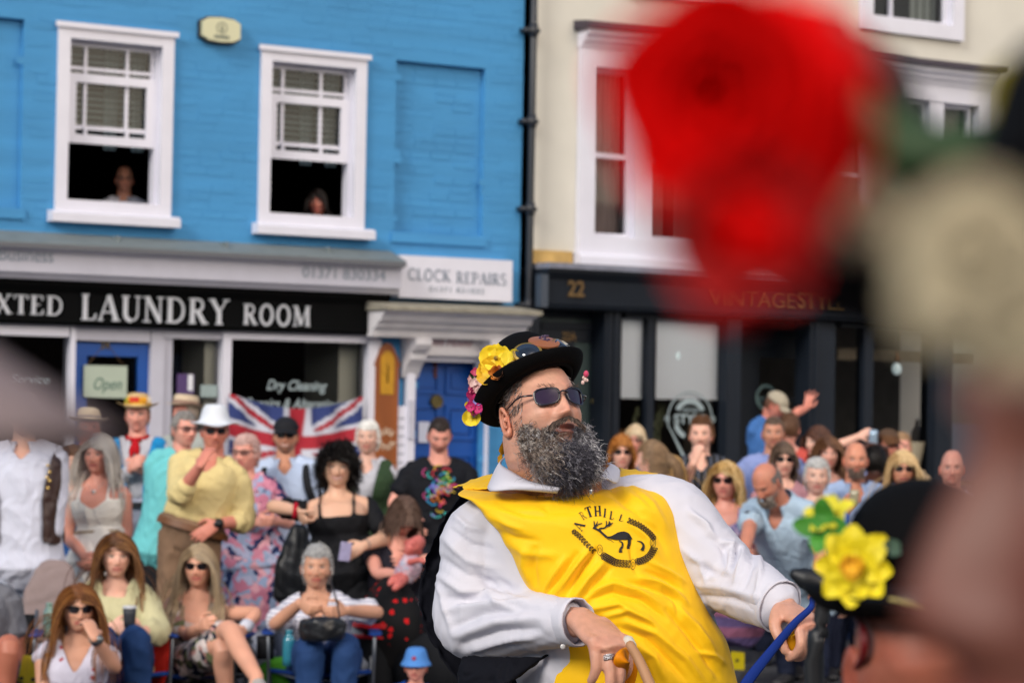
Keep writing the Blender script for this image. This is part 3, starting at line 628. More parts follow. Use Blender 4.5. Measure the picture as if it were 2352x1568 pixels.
# glass logo (rings and lettering)
def ring(b, cu_, cz_, r, wd, y, a0=0, a1=360, sx=1.0):
    for q in np.arange(a0, a1, 10):
        q0, q1 = math.radians(q), math.radians(min(q+10, a1)); b.prism([(cu_+sx*r*math.cos(q0), cz_+r*math.sin(q0)), (cu_+sx*r*math.cos(q1), cz_+r*math.sin(q1)), (cu_+sx*(r-wd)*math.cos(q1), cz_+(r-wd)*math.sin(q1)), (cu_+sx*(r-wd)*math.cos(q0), cz_+(r-wd)*math.sin(q0))], y-.002, y)
b = MB(); cu_, cz_ = F(1583, 962); ring(b, cu_, cz_, .2, .05, -.013, -70, -20); ring(b, cu_, cz_, .2, .05, -.013, 30, 150); ring(b, cu_, cz_, .2, .05, -.013, 200, 250); ring(b, cu_, cz_+.0, .27, .015, -.013, -20, 200)
ring(b, cu_-.27, cz_, .03, .012, -.013); ring(b, cu_+.27, cz_, .03, .012, -.013); b.prism([(cu_-.25, cz_-.08), (cu_-.23, cz_-.09), (cu_+.03, cz_-.48), (cu_-.02, cz_-.48)], -.015, -.013); b.prism([(cu_+.25, cz_-.08), (cu_+.235, cz_-.09), (cu_-.02, cz_-.48), (cu_+.03, cz_-.48)], -.0155, -.0135); b.build('window_logo', m_etch, sh)
text('STYLE', 'window_lettering', m_etch, sh, cu_-.19, cz_-.045, .09, -.013, w=.38, depth=.001, bold=.03)
text('VINTAGE', 'window_lettering', m_etch, sh, cu_-.1, cz_+.065, .045, -.013, w=.2, depth=.001)
# doors of the navy shop
a, c = F(1240, 900, -.1)[0], F(1386, 900, -.1)[0]; zd = F(1310, 755, -.1)[1]; b = MB(); frame(b, a, c, .12, zd, .12, .1, .15); b.box((a+c)/2-.1, (a+c)/2+.02, .1, .15, .5, zd-.12); b.box(a, c, .08, .16, zd, zd+.06); b.box(a+.12, c-.12, .101, .149, .24, 1.0); b.box(a, c, .1, .15, zC_-.08, zC_)
o = empty('shop_side_door', label='dark navy door numbered 22A with two tall glass panels', cat='door'); o.matrix_world = FM; b.build('door_leaf', m_navy, o)
q = MB(); q.add([(a+.05, .125, 1.0), (c-.05, .125, 1.0), (c-.05, .125, zd-.05), (a+.05, .125, zd-.05), (a, .125, zd+.06), (c, .125, zd+.06), (c, .125, zC_), (a, .125, zC_)], [(0, 1, 2, 3), (4, 5, 6, 7)]); q.build('pane', M('grey_obscured_glass', '43504f', .2, coat=.5), o)
text('22A', 'door_number', m_gold, o, F(1290, 782, -.1)[0], F(1305, 782, -.1)[1], .08, .095, w=.16, bold=.02)
b = MB(); v, f = ellipsoid((F(1372, 925)[0], .07, F(1372, 922)[1]), (.03, .03, .03)); b.add(v, f); b.build('door_knob', m_brass, o, smooth=True)
a, c = F(1725, 900, -.5)[0], F(1850, 900, -.5)[0]; zd = F(1790, 800, -.5)[1]; o = empty('shop_door', label='recessed glazed navy shop door behind the man in the beige cap', cat='door'); o.matrix_world = FM
b = MB(); frame(b, a, c, .12, zd, .1, .5, .55); b.box(a+.1, c-.1, .501, .549, F(1790, 918, -.5)[1]-.03, F(1790, 918, -.5)[1]+.03); b.box(a-.3, c+.3, .48, .56, zd, zC_+.2); b.box(a-.3, a, .48, .56, .12, zd); b.build('door_leaf', m_navy, o)
q = MB(); q.add([(a+.05, .53, .2), (c-.05, .53, .2), (c-.05, .53, zd), (a+.05, .53, zd)], [(0, 1, 2, 3)]); q.build('pane', m_glass, o)
b = MB(); cu2, cz2 = F(1758, 912, -.5); ring(b, cu2, cz2, .13, .025, .49, 0, 360); b.build('door_logo', M('dim_vinyl', '6d8a8c', .7), o); text('STYLE', 'door_lettering', MATS['dim_vinyl'], o, cu2-.12, cz2-.06, .06, .49, w=.24, depth=.001, bold=.02)
text('STYLE', 'door_lettering', MATS['dim_vinyl'], o, cu2-.05, cz2+.0, .0001, .49, w=.001, depth=.0001) if False else None
# pendant bulbs, beam, vase, planter inside the shop
def pendant(px, py, lab):
    o = empty('pendant_lamp', label=lab, cat='lamp', group='bare bulb pendants in the shop windows'); u, z = F(px, py, -.06); o.matrix_world = FM @ Matrix.Translation((u, .06, z))
    b = MB(); v, f = sweep([(0, 0, .12), (0, 0, zC_-z)], [.004]*2, n=6, steps=2); b.add(v, f); b.build('cable', m_pipe, o)
    b = MB(); v, f = sweep([(0, 0, .14), (0, 0, .06), (0, 0, .02)], [.012, .035, .03], n=12, steps=6); b.add(v, f); b.build('lamp_holder', M('copper', '6b4a30', .4, metal=.6), o, smooth=True)
    b = MB(); v, f = ellipsoid((0, 0, -.05), (.05, .05, .065)); b.add(v, f); b.build('bulb', M('frosted_bulb', 'dfeeee', .2, emit=('cfe6e6', .35)), o, smooth=True)
pendant(1552, 805, 'bare bulb on a copper holder in front of the white roller blind'); pendant(2060, 835, 'bare bulb on a copper holder near the stone trough by the right shop window')
b = MB(); u, z = F(1925, 812, -.7); b.box(u, F(2240, 812, -.7)[0], .7, .82, z-.06, z+.06); tag(b.build('hanging_beam', M('pale_rough_timber', 'a79a84', .8, bump=.5, bscale=14, var=.25), mw=FM), 'pale rough timber beam hung across the right shop window', 'beam')
b = MB(); u, z = F(2106, 1010, -.3); v, f = sweep([(u, .3, z-.2), (u, .3, z-.05), (u, .3, z+.08), (u, .3, z+.15), (u, .3, z+.2)], [.06, .065, .06, .025, .028], n=16, steps=14); b.add(v, f); tag(b.build('vase', M('white_ceramic', 'cfc9c2', .3), mw=FM, smooth=True), 'white bottle vase standing in the right shop window', 'vase')
b = MB(); u, z = F(2075, 1040, -.15); v, f = sweep([(u, .15, z-.3), (u, .15, z), (u, .15, z+.12)], [.14, .2, .22], n=18, steps=8, round_end=False); b.add(v, f); b.box(u-2, u+1.2, .01, .8, z-.34, z-.3); tag(b.build('plant_pot', M('cream_glaze', '9a917c', .5), mw=FM, smooth=False), 'wide cream plant pot in the right shop window behind the brown cap', 'pot')
# arched board with the shop's initials between the upper windows
o = empty('initial_board', label='arched white board with dark initials between the upper windows of the cream building', cat='sign'); o.matrix_world = FM
a, c = F(1765, 600, .12)[0], F(1890, 600, .12)[0]; z0_ = F(1820, 622, .12)[1]; um, hw = (a+c)/2, (c-a)/2; z1_ = F(1820, 545, .12)[1]
b = MB(); b.prism([(a-.3, z0_), (c+.3, z0_), (c+.28, z0_+.06), (c, z0_+.1), (c-.02, z1_)]+[(um+(hw-.02)*math.cos(math.radians(q)), z1_+.22*math.sin(math.radians(q))) for q in range(20, 161, 20)]+[(a+.02, z1_), (a, z0_+.1), (a-.28, z0_+.06)], -.12, -.06); b.build('board', M('off_white_board', 'c2bfc0', .7, var=.05), o)
text('VC', 'initials', M('maroon_ink', '5a3038', .6), o, F(1795, 580, .12)[0], F(1815, 582, .12)[1], .13, -.123, w=.2, bold=.01)
b = MB(); b.prism([(um-.02, z0_+.03), (um+.05, z0_+.08), (um+.04, z0_+.11), (um-.04, z0_+.06)], -.124, -.121); b.build('brown_mark', M('brown_ink', '7a4d2c', .6), o)
b = MB(); u0_, z0_ = F(1447, 1010, -.5); b.box(u0_-.25, u0_+.1, .5, .8, z0_-1, z0_+.1); tag(b.build('display_cabinet', M('pine', '9a6a38', .6, var=.15), mw=FM), 'pine cabinet inside the left pane of the navy shop window', 'cabinet')
# dried garlands in the shop window
b = MB(); r_ = random.Random(4)
for k in range(160):
    s = k/160; px, py = (1478-40*s, 915+140*s) if k % 2 else (1520-30*s, 930+170*s); u, z = F(px+r_.uniform(-8, 8), py+r_.uniform(-6, 6), -.25); v, f = ellipsoid((u, .25, z), (.018, .006, .026), 6, 4); b.add(v, f)
tag(b.build('garland', M('dried_hops', '5d6448', .8, var=.3), mw=FM), 'dried green garlands hanging inside the navy shop window', 'garland')
# terrace facing the shops, behind the camera (seen only in reflections and as the far side of the street)
op = empty('facing_terrace', label='brick terrace on the other side of the street facing the shops', cat='building'); op.matrix_world = FM
b = MB(); b.box(-40, 45, -40, -34, 0, 7); b.build('wall', M('red_brown_brick', '7c5a4a', .85, var=.2), op)
b = MB(); [MB().box(x, x+1.2, -34, -33.98, z, z+1.7).build('window', m_white, op) for x in range(-38, 44, 6) for z in (1, 4)]
# ------------------------------------------------------------------ people
SK = {'fair': 'e6b29c', 'pink': 'de9c8a', 'red': 'cf8472', 'tan': 'c98f72', 'olive': 'd6aa90', 'brown': '9a6347', 'pale': 'e8bcaa', 'old': 'daac98', 'dark': '4a2a20'}
m_skin = M('skin', 'ffffff', .5, attr='Col', sss=.12, spec=.4, bump=.06, bscale=180)
m_hair = M('hair_strands', 'ffffff', .5, attr='Col', spec=.22)
def rotm(yaw, pitch, roll):
    a, b, c = math.radians(yaw), math.radians(-pitch), math.radians(roll)
    return np.array(Matrix.Rotation(a, 3, 'Z') @ Matrix.Rotation(b, 3, 'X') @ Matrix.Rotation(c, 3, 'Y'))
def g1(x, c, s): return np.exp(-((x-c)/s)**2)
NU, NV = 88, 66
def head_base(sex='m', fat=0.0, age=0.0, skin='fair', brow='4a3626', stub=None, lips=None, smile=0.0, eyes=True, mouth_open=0.0, seed=0, hi=False):
    nu, nv = (150, 110) if hi else (NU, NV)
    th = np.linspace(0, 2*PI, nu, endpoint=False); th = th+.42*np.sin(th)*-1     # dense at the front (theta = 0 is the face)
    ph = np.linspace(0.0, PI, nv+1)
    T_, Ph = np.meshgrid(th, ph); T_ = T_.ravel(); Ph = Ph.ravel()
    sp_ = np.sin(Ph)**.80; x = sp_*np.sin(T_); y = -sp_*np.cos(T_); z = np.cos(Ph)
    X = .074*np.sign(x)*abs(x)**.92; Y = np.where(y < 0, .096*y, .102*y); Z = np.where(z > 0, .120*z, .118*z)
    t = np.clip(-Z/.118, 0, 1)
    X = X*(1-.30*t**1.6+fat*.14*np.sin(t*PI)); front = np.clip(-y, 0, 1)
    Y = np.where(Y > 0, Y*(1-.45*t), Y)                          # back of the skull tucks into the neck
    Y = Y-.012*np.clip(t-.35, 0, 1)*front                        # chin comes forward
    Y = np.where(y < 0, np.minimum(Y*1.0, Y), Y)
    F_ = front**1.5
    j = .0035 if sex == 'm' else 0
    r = np.random.default_rng(seed); vx = r.uniform(-1, 1, 6)
    nw = .0105+.0015*(sex == 'm')+.001*vx[0]; nl = -.030+.003*vx[1]
    prof = np.interp(Z, [nl-.016, nl-.008, nl, nl+.012, .014, .026], [0, .55, 1, .8, .22, 0])
    Y -= (.023+.003*(sex == 'm')+.002*vx[2])*prof*g1(X, 0, nw*(1.15-.35*np.clip((Z-nl)/.05, 0, 1)))*F_
    Y -= .008*F_*(g1(X, .0145, .007)+g1(X, -.0145, .007))*g1(Z, nl-.003, .007)
    for sx in (1, -1):
        Y += .0115*F_*g1(X, .031*sx, .018)*g1(Z, .010, .013); Y -= .0065*F_*g1(X, .031*sx, .012)*g1(Z, .009, .0085)
        Y -= (.006+j)*F_*g1(X, .030*sx, .026)*g1(Z, .030, .008)
        Y -= (.006+.004*smile)*F_*g1(X, (.043+.0)*sx, .017)*g1(Z, -.022+.006*smile, .016); X += sx*.003*g1(X, .062*sx, .02)*g1(Z, -.02, .02)
        Y += .003*F_*g1(X, (.027+.012*t)*sx, .005)*g1(Z, -.045, .016)*(1+age)       # nasolabial crease
    mz = -.058; mw_ = .026+.006*smile; curve = mz+smile*.010*(X/.026)**2*(abs(X) < .035)
    Y -= .0075*F_*g1(X, 0, mw_)*(g1(Z, curve+.0065, .0055)+1.1*g1(Z, curve-.0075, .006)); Y += (.006+.02*mouth_open)*F_*g1(X, 0, mw_*.95)*g1(Z, curve, .0022+.006*mouth_open)
    Y += .004*F_*g1(X, 0, .02)*g1(Z, -.074, .005); Y -= (.009+j)*F_*g1(X, 0, .019)*g1(Z, -.094, .013)
    if fat: X *= 1+fat*.05*np.sin(np.clip(t, 0, 1)*PI)
    Y += .0015*age*F_*np.sin(Z*700)*np.clip((Z-.035)/.02, 0, 1)*g1(X, 0, .05)
    base = np.array(srgb(SK.get(skin, skin))); C = np.tile(base, (len(X), 1))
    def mix(c, w): 
        w = np.clip(w, 0, 1)[:, None]; return C*(1-w)+np.array(c)*w
    fr = (y < .15)
    C = mix(base*np.array([1.08, .78, .72]), .55*F_*(g1(X, 0, .014)*g1(Z, nl, .014)+.7*(g1(X, .04, .016)+g1(X, -.04, .016))*g1(Z, -.02, .018)))
    C = mix(base*np.array([.75, .62, .6]), .35*F_*(g1(X, .031, .018)+g1(X, -.031, .018))*g1(Z, .004, .012))
    if stub is not None: C = mix(srgb(stub[0]), stub[1]*(front > .05)*np.clip(g1(Z, -.085, .034)*1.3-g1(X, 0, .02)*g1(Z, -.058, .007)*1.4, 0, 1)*(Z < -.035)*(1-.0*X)*np.clip(1.25-.2*(Z > -.05), 0, 1))
    lip = np.array(srgb(lips or ('b0635a' if sex == 'm' else 'b8484e')))
    C = mix(lip, .85*F_*(abs(X) < mw_*1.05)*(g1(Z, curve+.0045, .0045)+g1(Z, curve-.0055, .0055)))
    C = mix(srgb('5a2a24'), .7*F_*(abs(X) < mw_*1.1)*g1(Z, curve, .0016+.007*mouth_open))
    if smile > .5: C = mix(srgb('e8e0d6'), 1.5*F_*(abs(X) < mw_*.8)*g1(Z, curve, .0028))
    for sx in (1, -1):
        C = mix(srgb(brow), .85*F_*g1(X, .032*sx, .015)*g1(Z, .0285+.003*(sex == 'f')-.0001*abs(X), .0036))
        if eyes:
            ex = (X-.031*sx)/.0145; ez = (Z-.009)/(.0058-.0015*smile)
            e = np.clip((1-ex**2-ez**2)*3, 0, 1)*(front > .2)
            C = mix(srgb('a89a92'), e); C = mix(srgb('2a1c14'), np.clip((1-((X-.031*sx)/.0052)**2-ez**2)*4, 0, 1)*(front > .2))
            C = mix(srgb('2b1a14'), .85*F_*(abs(ex) < 1.15)*g1(Z, .009+.0062*np.sqrt(np.clip(1-ex**2, 0, 1))+.001, .0016))
    C = mix(srgb('4a241c'), .6*F_*(g1(X, .007, .003)+g1(X, -.007, .0035))*g1(Z, nl-.009, .0028))
    F4 = []
    for i in range(nv):
        for k in range(nu): F4.append((i*nu+k, (i+1)*nu+k, (i+1)*nu+(k+1) % nu, i*nu+(k+1) % nu))
    V = np.stack([X, Y, Z], 1); C = C*(1+.07*wob(V, 55, seed)+.05*wob(V, 130, seed+1))[:, None]; C[:, 1:] *= (1-.05*wob(V, 35, seed+2))[:, None]; mb = MB(); mb.add(V, F4, 0, np.clip(C, 0, 1))
    if hi:
        for sx in (1, -1):
            A = np.array(Matrix.Rotation(sx*.50, 3, 'Z') @ Matrix.Rotation(-.18, 3, 'X')); c0 = np.array([sx*(.0765+.012*fat), .014, -.010]); ec = np.clip(base*np.array([1.04, .84, .78]), 0, 1)
            def E(pts): return [np.array([sx*x, y, z])@A.T+c0 for x, y, z in pts]
            for pts, rd in (([(-.004, -.010, .004), (.002, -.014, .018), (.007, -.002, .032), (.010, .014, .028), (.011, .021, .010), (.009, .017, -.010), (.005, .006, -.026), (.000, -.004, -.032), (-.004, -.008, -.022)], [.003, .004, .0045, .0045, .0045, .0045, .007, .0075, .005]), ([(.002, -.004, .020), (.005, .008, .018), (.006, .012, .004), (.004, .006, -.010), (.002, -.002, -.014)], [.003, .0042, .0045, .004, .003]), ([(-.002, -.010, -.004), (.002, -.010, .0), (.0, -.009, .006)], [.003, .0055, .003])):
                v_, f_ = sweep(E(pts), rd, n=10, steps=30, up=A@np.array([sx, 0, 0])); mb.add(v_, f_, 0, ec)
            ev, ef = ellipsoid((0, 0, 0), (.005, .017, .029), 16, 12); mb.add(ev@A.T+c0+A@np.array([-sx*.004, .002, -.002]), ef, 0, ec*np.array([.9, .75, .7]))
    for sx in ((1, -1) if not hi else ()):                                            # ears
        ev, ef = ellipsoid((0, 0, 0), (.009, .019, .032), 14, 12); rr = np.hypot(ev[:, 1]/.019, ev[:, 2]/.032)
        ev[:, 0] += np.where(ev[:, 0]*sx > 0, -sx*.010*np.exp(-(rr/.55)**2), 0); ev[:, 1] *= 1-.25*(ev[:, 2] < 0)*abs(ev[:, 2])/.032
        A = np.array(Matrix.Rotation(sx*.42, 3, 'Z') @ Matrix.Rotation(-.15, 3, 'X')); ev = ev@A.T*(1+.5*fat*(fat > .3))+np.array([sx*(.0755+.012*fat), .012, -.008])
        mb.add(ev, ef, 0, np.clip(base*np.array([1.03, .82, .78]), 0, 1))
    return mb, base
def hand_parts(W, D, N, k=1.0, curl=.5, spread=.0, thumb=1, side=1, pinch=0):
    """palm, four unequal bent fingers and a thumb; D towards the fingers, N out of the palm"""
    D = nrm(D); N = nrm(N-np.dot(N, D)*D); S = np.cross(D, N)*side; parts = []
    parts.append(sweep([W-.02*D*k, W+.02*D*k, W+.06*D*k, W+.092*D*k], [(.026*k, .019*k), (.034*k, .017*k), (.041*k, .016*k), (.040*k, .012*k)], n=12, steps=8, up=N))
    L = [(.042, .026, .021), (.046, .029, .022), (.043, .027, .021), (.034, .02, .018)]
    for i in range(4):
        off = (.030-.0203*i); p = W+(.088-.004*abs(i-1))*k*D+off*k*S; d = nrm(D+S*spread*(1.5-i)); ang = 0; pts = [p-.02*D*k, p]
        for s_, l in enumerate(L[i]):
            ang += curl*(.9 if s_ else .7)*(1+.08*i); dd = d*math.cos(ang)+N*math.sin(ang); pts.append(pts[-1]+dd*l*k)
        parts.append(sweep(pts, [.0095*k, .0095*k, .0088*k, .0082*k, .0070*k], n=8, steps=12, up=S))
    b = W+.018*D*k+.028*S*k; d0 = nrm(D*.6+S*.75*thumb+N*.35); d1 = nrm(D*.85+S*.25*thumb+N*(.35+curl*.5)); d2 = nrm(D*.8-S*.1+N*(.4+curl*.6))
    parts.append(sweep([b-.012*S*k, b, b+.040*k*d0, b+.040*k*d0+.032*k*d1, b+.040*k*d0+.032*k*d1+.025*k*d2], [.014*k, .0145*k, .0115*k, .0105*k, .0082*k], n=8, steps=12, up=N))
    return parts
# hair ---------------------------------------------------------------------------------------------------------
def scalp_points(n, r, line=.045, back=-.075, side=-.02):
    """points on the hair-bearing part of the skull (head frame)"""
    P_ = []
    while len(P_) < n:
        d = r.normal(size=3); d /= np.linalg.norm(d); y, z = d[1], d[2]
        zz = z*.12; fr = -y
        low = line+.012*abs(d[0]) if fr > .45 else (side if fr > -.05 else back)
        if zz > low-.0: P_.append(d)
    return np.array(P_)
def skull(d, k=1.0): 
    t = np.clip(-d[:, 2], 0, 1); d = d.copy(); s_ = np.maximum(np.hypot(d[:, 0], d[:, 1]), 1e-3)**-.2; d[:, 0] *= s_; d[:, 1] *= s_
    x = .074*np.sign(d[:, 0])*abs(d[:, 0])**.92*(1-.3*t**1.6); y = np.where(d[:, 1] < 0, .096*d[:, 1], .102*d[:, 1]*(1-.45*t)); return np.stack([x, y, .12*d[:, 2]], 1)*k
def strands(roots, dirs, L, seg, wd, colors, R, org, grav=1.0, curl=0, cfreq=60, clear=1.07, seed=1, flow=.5, mb=None, gdir=None, out=.3, part=None, body=None, wave=0):
    """thin tapered three-sided tubes growing from the scalp; vectorised over strands. roots in head frame"""
    r = np.random.default_rng(seed); n = len(roots); p = roots@R.T+org; d = dirs@R.T; g = np.array([0, 0, -1.0]) if gdir is None else nrm(gdir)
    L = np.broadcast_to(L, n)[:, None]; pts = [p.copy()]; Ri = R
    axs = np.array([.076, .100, .122])*clear; wph = r.uniform(0, 6.28, (n, 3)); 
    for s_ in range(1, seg):
        f = s_/seg; d = d+g*grav*(.25+1.2*f)*.55*(12/seg)+r.normal(size=(n, 3))*curl*.5
        if wave: d = d+wave*np.sin(f*14+wph[:, :1])*np.cross(d, g)
        d /= np.linalg.norm(d, axis=1)[:, None]+1e-9; p = p+d*L/seg
        q = (p-org)@Ri; e = np.linalg.norm(q/axs, axis=1); m_ = (e < 1) & (q[:, 2] > -.13)
        q[m_] = q[m_]/e[m_][:, None]; p = np.where(m_[:, None], q@Ri.T+org, p)
        if body is not None: p = body(p)
        pts.append(p.copy())
    pts = np.array(pts)                                        # seg, n, 3
    if curl: 
        ph = r.uniform(0, 6.28, n); amp = curl*.010
        for s_ in range(seg):
            a = s_*cfreq/seg+ph; pts[s_] += amp*(np.stack([np.cos(a), np.sin(a), np.cos(a*.7)], 1))*min(1, s_/2)
    tg = np.gradient(pts, axis=0); tg /= np.linalg.norm(tg, axis=2)[:, :, None]+1e-9
    a = np.cross(tg, nrm([.31, .93, .2])); a /= np.linalg.norm(a, axis=2)[:, :, None]+1e-9; b = np.cross(tg, a)
    w_ = wd*np.interp(np.linspace(0, 1, seg), [0, .15, .7, 1], [.8, 1, .8, .12])[:, None, None]*r.uniform(.7, 1.3, (1, n, 1))
    rings = [pts+w_*(math.cos(q)*a+math.sin(q)*b) for q in (0, 2.094, 4.189)]
    V = np.stack(rings, 2)                                     # seg,n,3,3
    V = V.transpose(1, 0, 2, 3).reshape(-1, 3); Fq = []; base = np.arange(n)*seg*3
    idx = []
    for s_ in range(seg-1):
        for k in range(3): idx.append((s_*3+k, s_*3+(k+1) % 3, (s_+1)*3+(k+1) % 3, (s_+1)*3+k))
    idx = np.array(idx); Fq = (base[:, None, None]+idx[None]).reshape(-1, 4)
    C = np.repeat(colors, seg*3, axis=0)
    mb = mb or MB(); mb.add(V, Fq.tolist(), 0, C); return mb
def hcol(n, cols, r, var=.18):
    cs = np.array([srgb(c) for c in cols]); c = cs[r.integers(0, len(cs), n)]; return np.clip(c*r.uniform(1-var, 1+var, (n, 1)), 0, 1)
def cap_shell(R, org, col_, th=.010, line=.045, side=-.015, back=-.07, bald=0, seed=0, k=1.0):
    nu, nv = 56, 34; V = []; keep = []
    for i in range(nv+1):
        for j in range(nu):
            ph = PI*.78*i/nv; a = 2*PI*j/nu; d = np.array([math.sin(ph)*math.sin(a), -math.sin(ph)*math.cos(a), math.cos(ph)]); V.append(d)
    V = np.array(V); q = skull(V); fr = -V[:, 1]
    low = np.where(fr > .45, line+.012*abs(V[:, 0]), np.where(fr > -.05, side+(line-side)*np.clip((fr+.05)/.5, 0, 1)**2, back))+.004*np.sin(V[:, 0]*40)
    ok = q[:, 2] > low
    if bald: ok &= ~((V[:, 2] > bald) & (V[:, 1] < .75))
    nn = q/np.linalg.norm(q, axis=1)[:, None]; edge = np.clip((q[:, 2]-low)/.03, 0.1, 1)
    q = q+nn*(th*edge*(1+.35*wob(q, 60, seed)))[:, None]
    Fq = [(i*nu+j, (i+1)*nu+j, (i+1)*nu+(j+1) % nu, i*nu+(j+1) % nu) for i in range(nv) for j in range(nu)]
    Fq = [f for f in Fq if sum(ok[list(f)]) >= 3]
    r = np.random.default_rng(seed); cc = np.array(srgb(col_))*(1+.25*wob(q, 90, seed+3))[:, None]*np.clip(r.normal(1, .1, (len(q), 1)), .7, 1.3)
    mb = MB(); mb.add((q*k)@R.T+org, Fq, 0, np.clip(cc, 0, 1)); return mb
def make_hair(style, cols, R, org, seed, parent, neck=None, k=1.0, name='hair'):
    r = np.random.default_rng(seed); cols = [cols] if isinstance(cols, str) else cols; K = k
    def st(n, L, seg, wd, line=.045, **kw):
        d = scalp_points(n, r, line, kw.pop('back', -.07), kw.pop('side', -.015)); q = skull(d, 1.03*K); dirs = kw.pop('dirf')(d); dirs /= np.linalg.norm(dirs, axis=1)[:, None]+1e-9
        return strands(q, dirs, L(d)*K if callable(L) else L*K, seg, wd, hcol(n, cols, r), R, org, seed=seed, **kw)
    def comb(d):      # parted on top, falling to both sides and back
        sx = np.where(d[:, 0]+.12 > 0, 1, -1); o = np.stack([sx*.75, .30+0*d[:, 0], -.5+0*d[:, 0]], 1); o -= (o*d).sum(1)[:, None]*d; o /= np.linalg.norm(o, axis=1)[:, None]+1e-6; return o+.10*d
    hide = {'short': (.007, .060, -.018, -.06), 'crop': (.004, .062, -.008, -.055), 'fringe': (.005, .06, -.01, -.06), 'quiff': (.009, .066, -.012, -.055), 'pixie': (.010, .055, -.022, -.07)}
    if style in ('short', 'crop', 'fringe', 'pixie', 'quiff'):
        t_, l_, s_, b_ = hide.get(style, (.014, .04, -.03, -.075)); bald = .45 if style == 'fringe' else 0
        mb = cap_shell(R, org, cols[0], t_, l_, s_, b_, bald, seed, K)
        L = {'crop': .008, 'short': .016, 'fringe': .010, 'pixie': .030, 'quiff': .030}[style]; n = {'crop': 900, 'short': 1000, 'fringe': 700, 'pixie': 900, 'quiff': 1000}[style]
        d = scalp_points(n, r, l_, b_, s_)
        if bald: d = d[~((d[:, 2] > bald) & (d[:, 1] < .75))]
        q = skull(d, 1.05*K); dr = d*.5+np.array([.45, -.15, .1 if style != 'pixie' else -.2])+(np.array([0, .3, .5]) if style == 'quiff' else 0)+r.normal(size=d.shape)*.25; dr /= np.linalg.norm(dr, axis=1)[:, None]
        strands(q, dr, L*K, 5, .0016, hcol(len(d), cols, r), R, org, grav=.35 if style != 'quiff' else .05, seed=seed, mb=mb, clear=1.06)
        return mb.build(name, m_hair, parent)
    if style in ('long', 'straight', 'bob', 'wavy', 'curly', 'fringe_long', 'ponytail'):
        mb = cap_shell(R, org, cols[0], .009, .05, -.03, -.085, 0, seed, K)
        Lb = {'long': .36, 'straight': .38, 'bob': .17, 'wavy': .25, 'curly': .13, 'fringe_long': .34, 'ponytail': .05}[style]
        def L(d): return np.clip(Lb*(.75+.25*(1-d[:, 2]))*r.uniform(.85, 1.08, len(d)), .03, 1)
        kw = dict(long=dict(grav=1.0), straight=dict(grav=1.3), bob=dict(grav=1.1), wavy=dict(grav=.8, wave=.45, curl=.1), curly=dict(grav=.55, curl=.9, cfreq=40), fringe_long=dict(grav=1.2), ponytail=dict(grav=.2))[style]
        def notface(d): return d
        seg = 12; d = scalp_points(1500, r, .04, -.08, -.02)
        if style in ('curly',): dr = d*1.2+comb(d)*.4
        elif style == 'ponytail': dr = np.stack([-d[:, 0]*.6, 1+0*d[:, 0], .2-d[:, 2]*.6], 1)
        else: dr = comb(d)
        q = skull(d, 1.05*K); dr = dr/(np.linalg.norm(dr, axis=1)[:, None]+1e-9); cc = hcol(len(d), cols, r)
        axs = np.array([.076, .100, .122])
        def face_clear(p):        # keep strands off the face and round the neck and shoulders
            h = (p-org)@R; m_ = (h[:, 1] < -.035) & (h[:, 2] < .05) & (h[:, 2] > -.13) & (abs(h[:, 0]) < .066); h[m_, 0] = np.where(h[m_, 0] > 0, .068, -.068)
            e = np.hypot(h[:, 0]/.068, (h[:, 1]-.02)/.075); m2 = (h[:, 2] < -.08) & (e < 1); h[m2, 0] /= e[m2]; h[m2, 1] = .02+(h[m2, 1]-.02)/e[m2]
            p = h@R.T+org
            if neck is not None:      # rest on the shoulders, in front or behind
                a = p-neck; lim = .105*np.clip(-a[:, 2]/.09, 0, 1); m3 = (abs(a[:, 0]) < .17) & (abs(a[:, 1]) < lim)
                a[:, 1] = np.where(m3, np.where((p-org)[:, 1] < .02, -lim, lim), a[:, 1]); p = a+neck
            return p
        strands(q, dr, L(d)*K, seg, .0021*K if style != 'curly' else .0024, cc, R, org, seed=seed, mb=mb, clear=1.10, body=face_clear, **kw)
        if style in ('fringe_long', 'bob'):
            n = 220; x = r.uniform(-.06, .06, n); q = np.stack([x, -.062+0*x+.2*x**2*8, .098-abs(x)*.35], 1); dr = np.stack([x*3, -1+0*x, -.35+0*x], 1); dr /= np.linalg.norm(dr, axis=1)[:, None]
            strands(q*K, dr, .085*K*r.uniform(.8, 1.1, n), 8, .0026, hcol(n, cols, r), R, org, grav=1.4, seed=seed+1, mb=mb, clear=1.09)
        if style == 'ponytail':
            n = 260; q = np.stack([r.normal(0, .012, n), .102+r.normal(0, .01, n), .02+r.normal(0, .012, n)], 1); dr = np.stack([r.normal(0, .15, n), 1+0*r.normal(size=n), .1+0*r.normal(size=n)], 1)
            strands(q, dr/np.linalg.norm(dr, axis=1)[:, None], .24*r.uniform(.8, 1.1, n), 12, .0028, hcol(n, cols, r), R, org, grav=1.0, seed=seed+2, mb=mb)
        if style == 'curly':
            n = 420; dd = r.normal(size=(n, 3)); dd /= np.linalg.norm(dd, axis=1)[:, None]; q = np.array([.035, .05, .12])+dd*.035*r.uniform(.3, 1, (n, 1)); strands(q, dd, .07, 9, .0022, hcol(n, cols, r), R, org, grav=.5, curl=.9, cfreq=30, seed=seed+2, mb=mb)
        return mb.build(name, m_hair, parent)
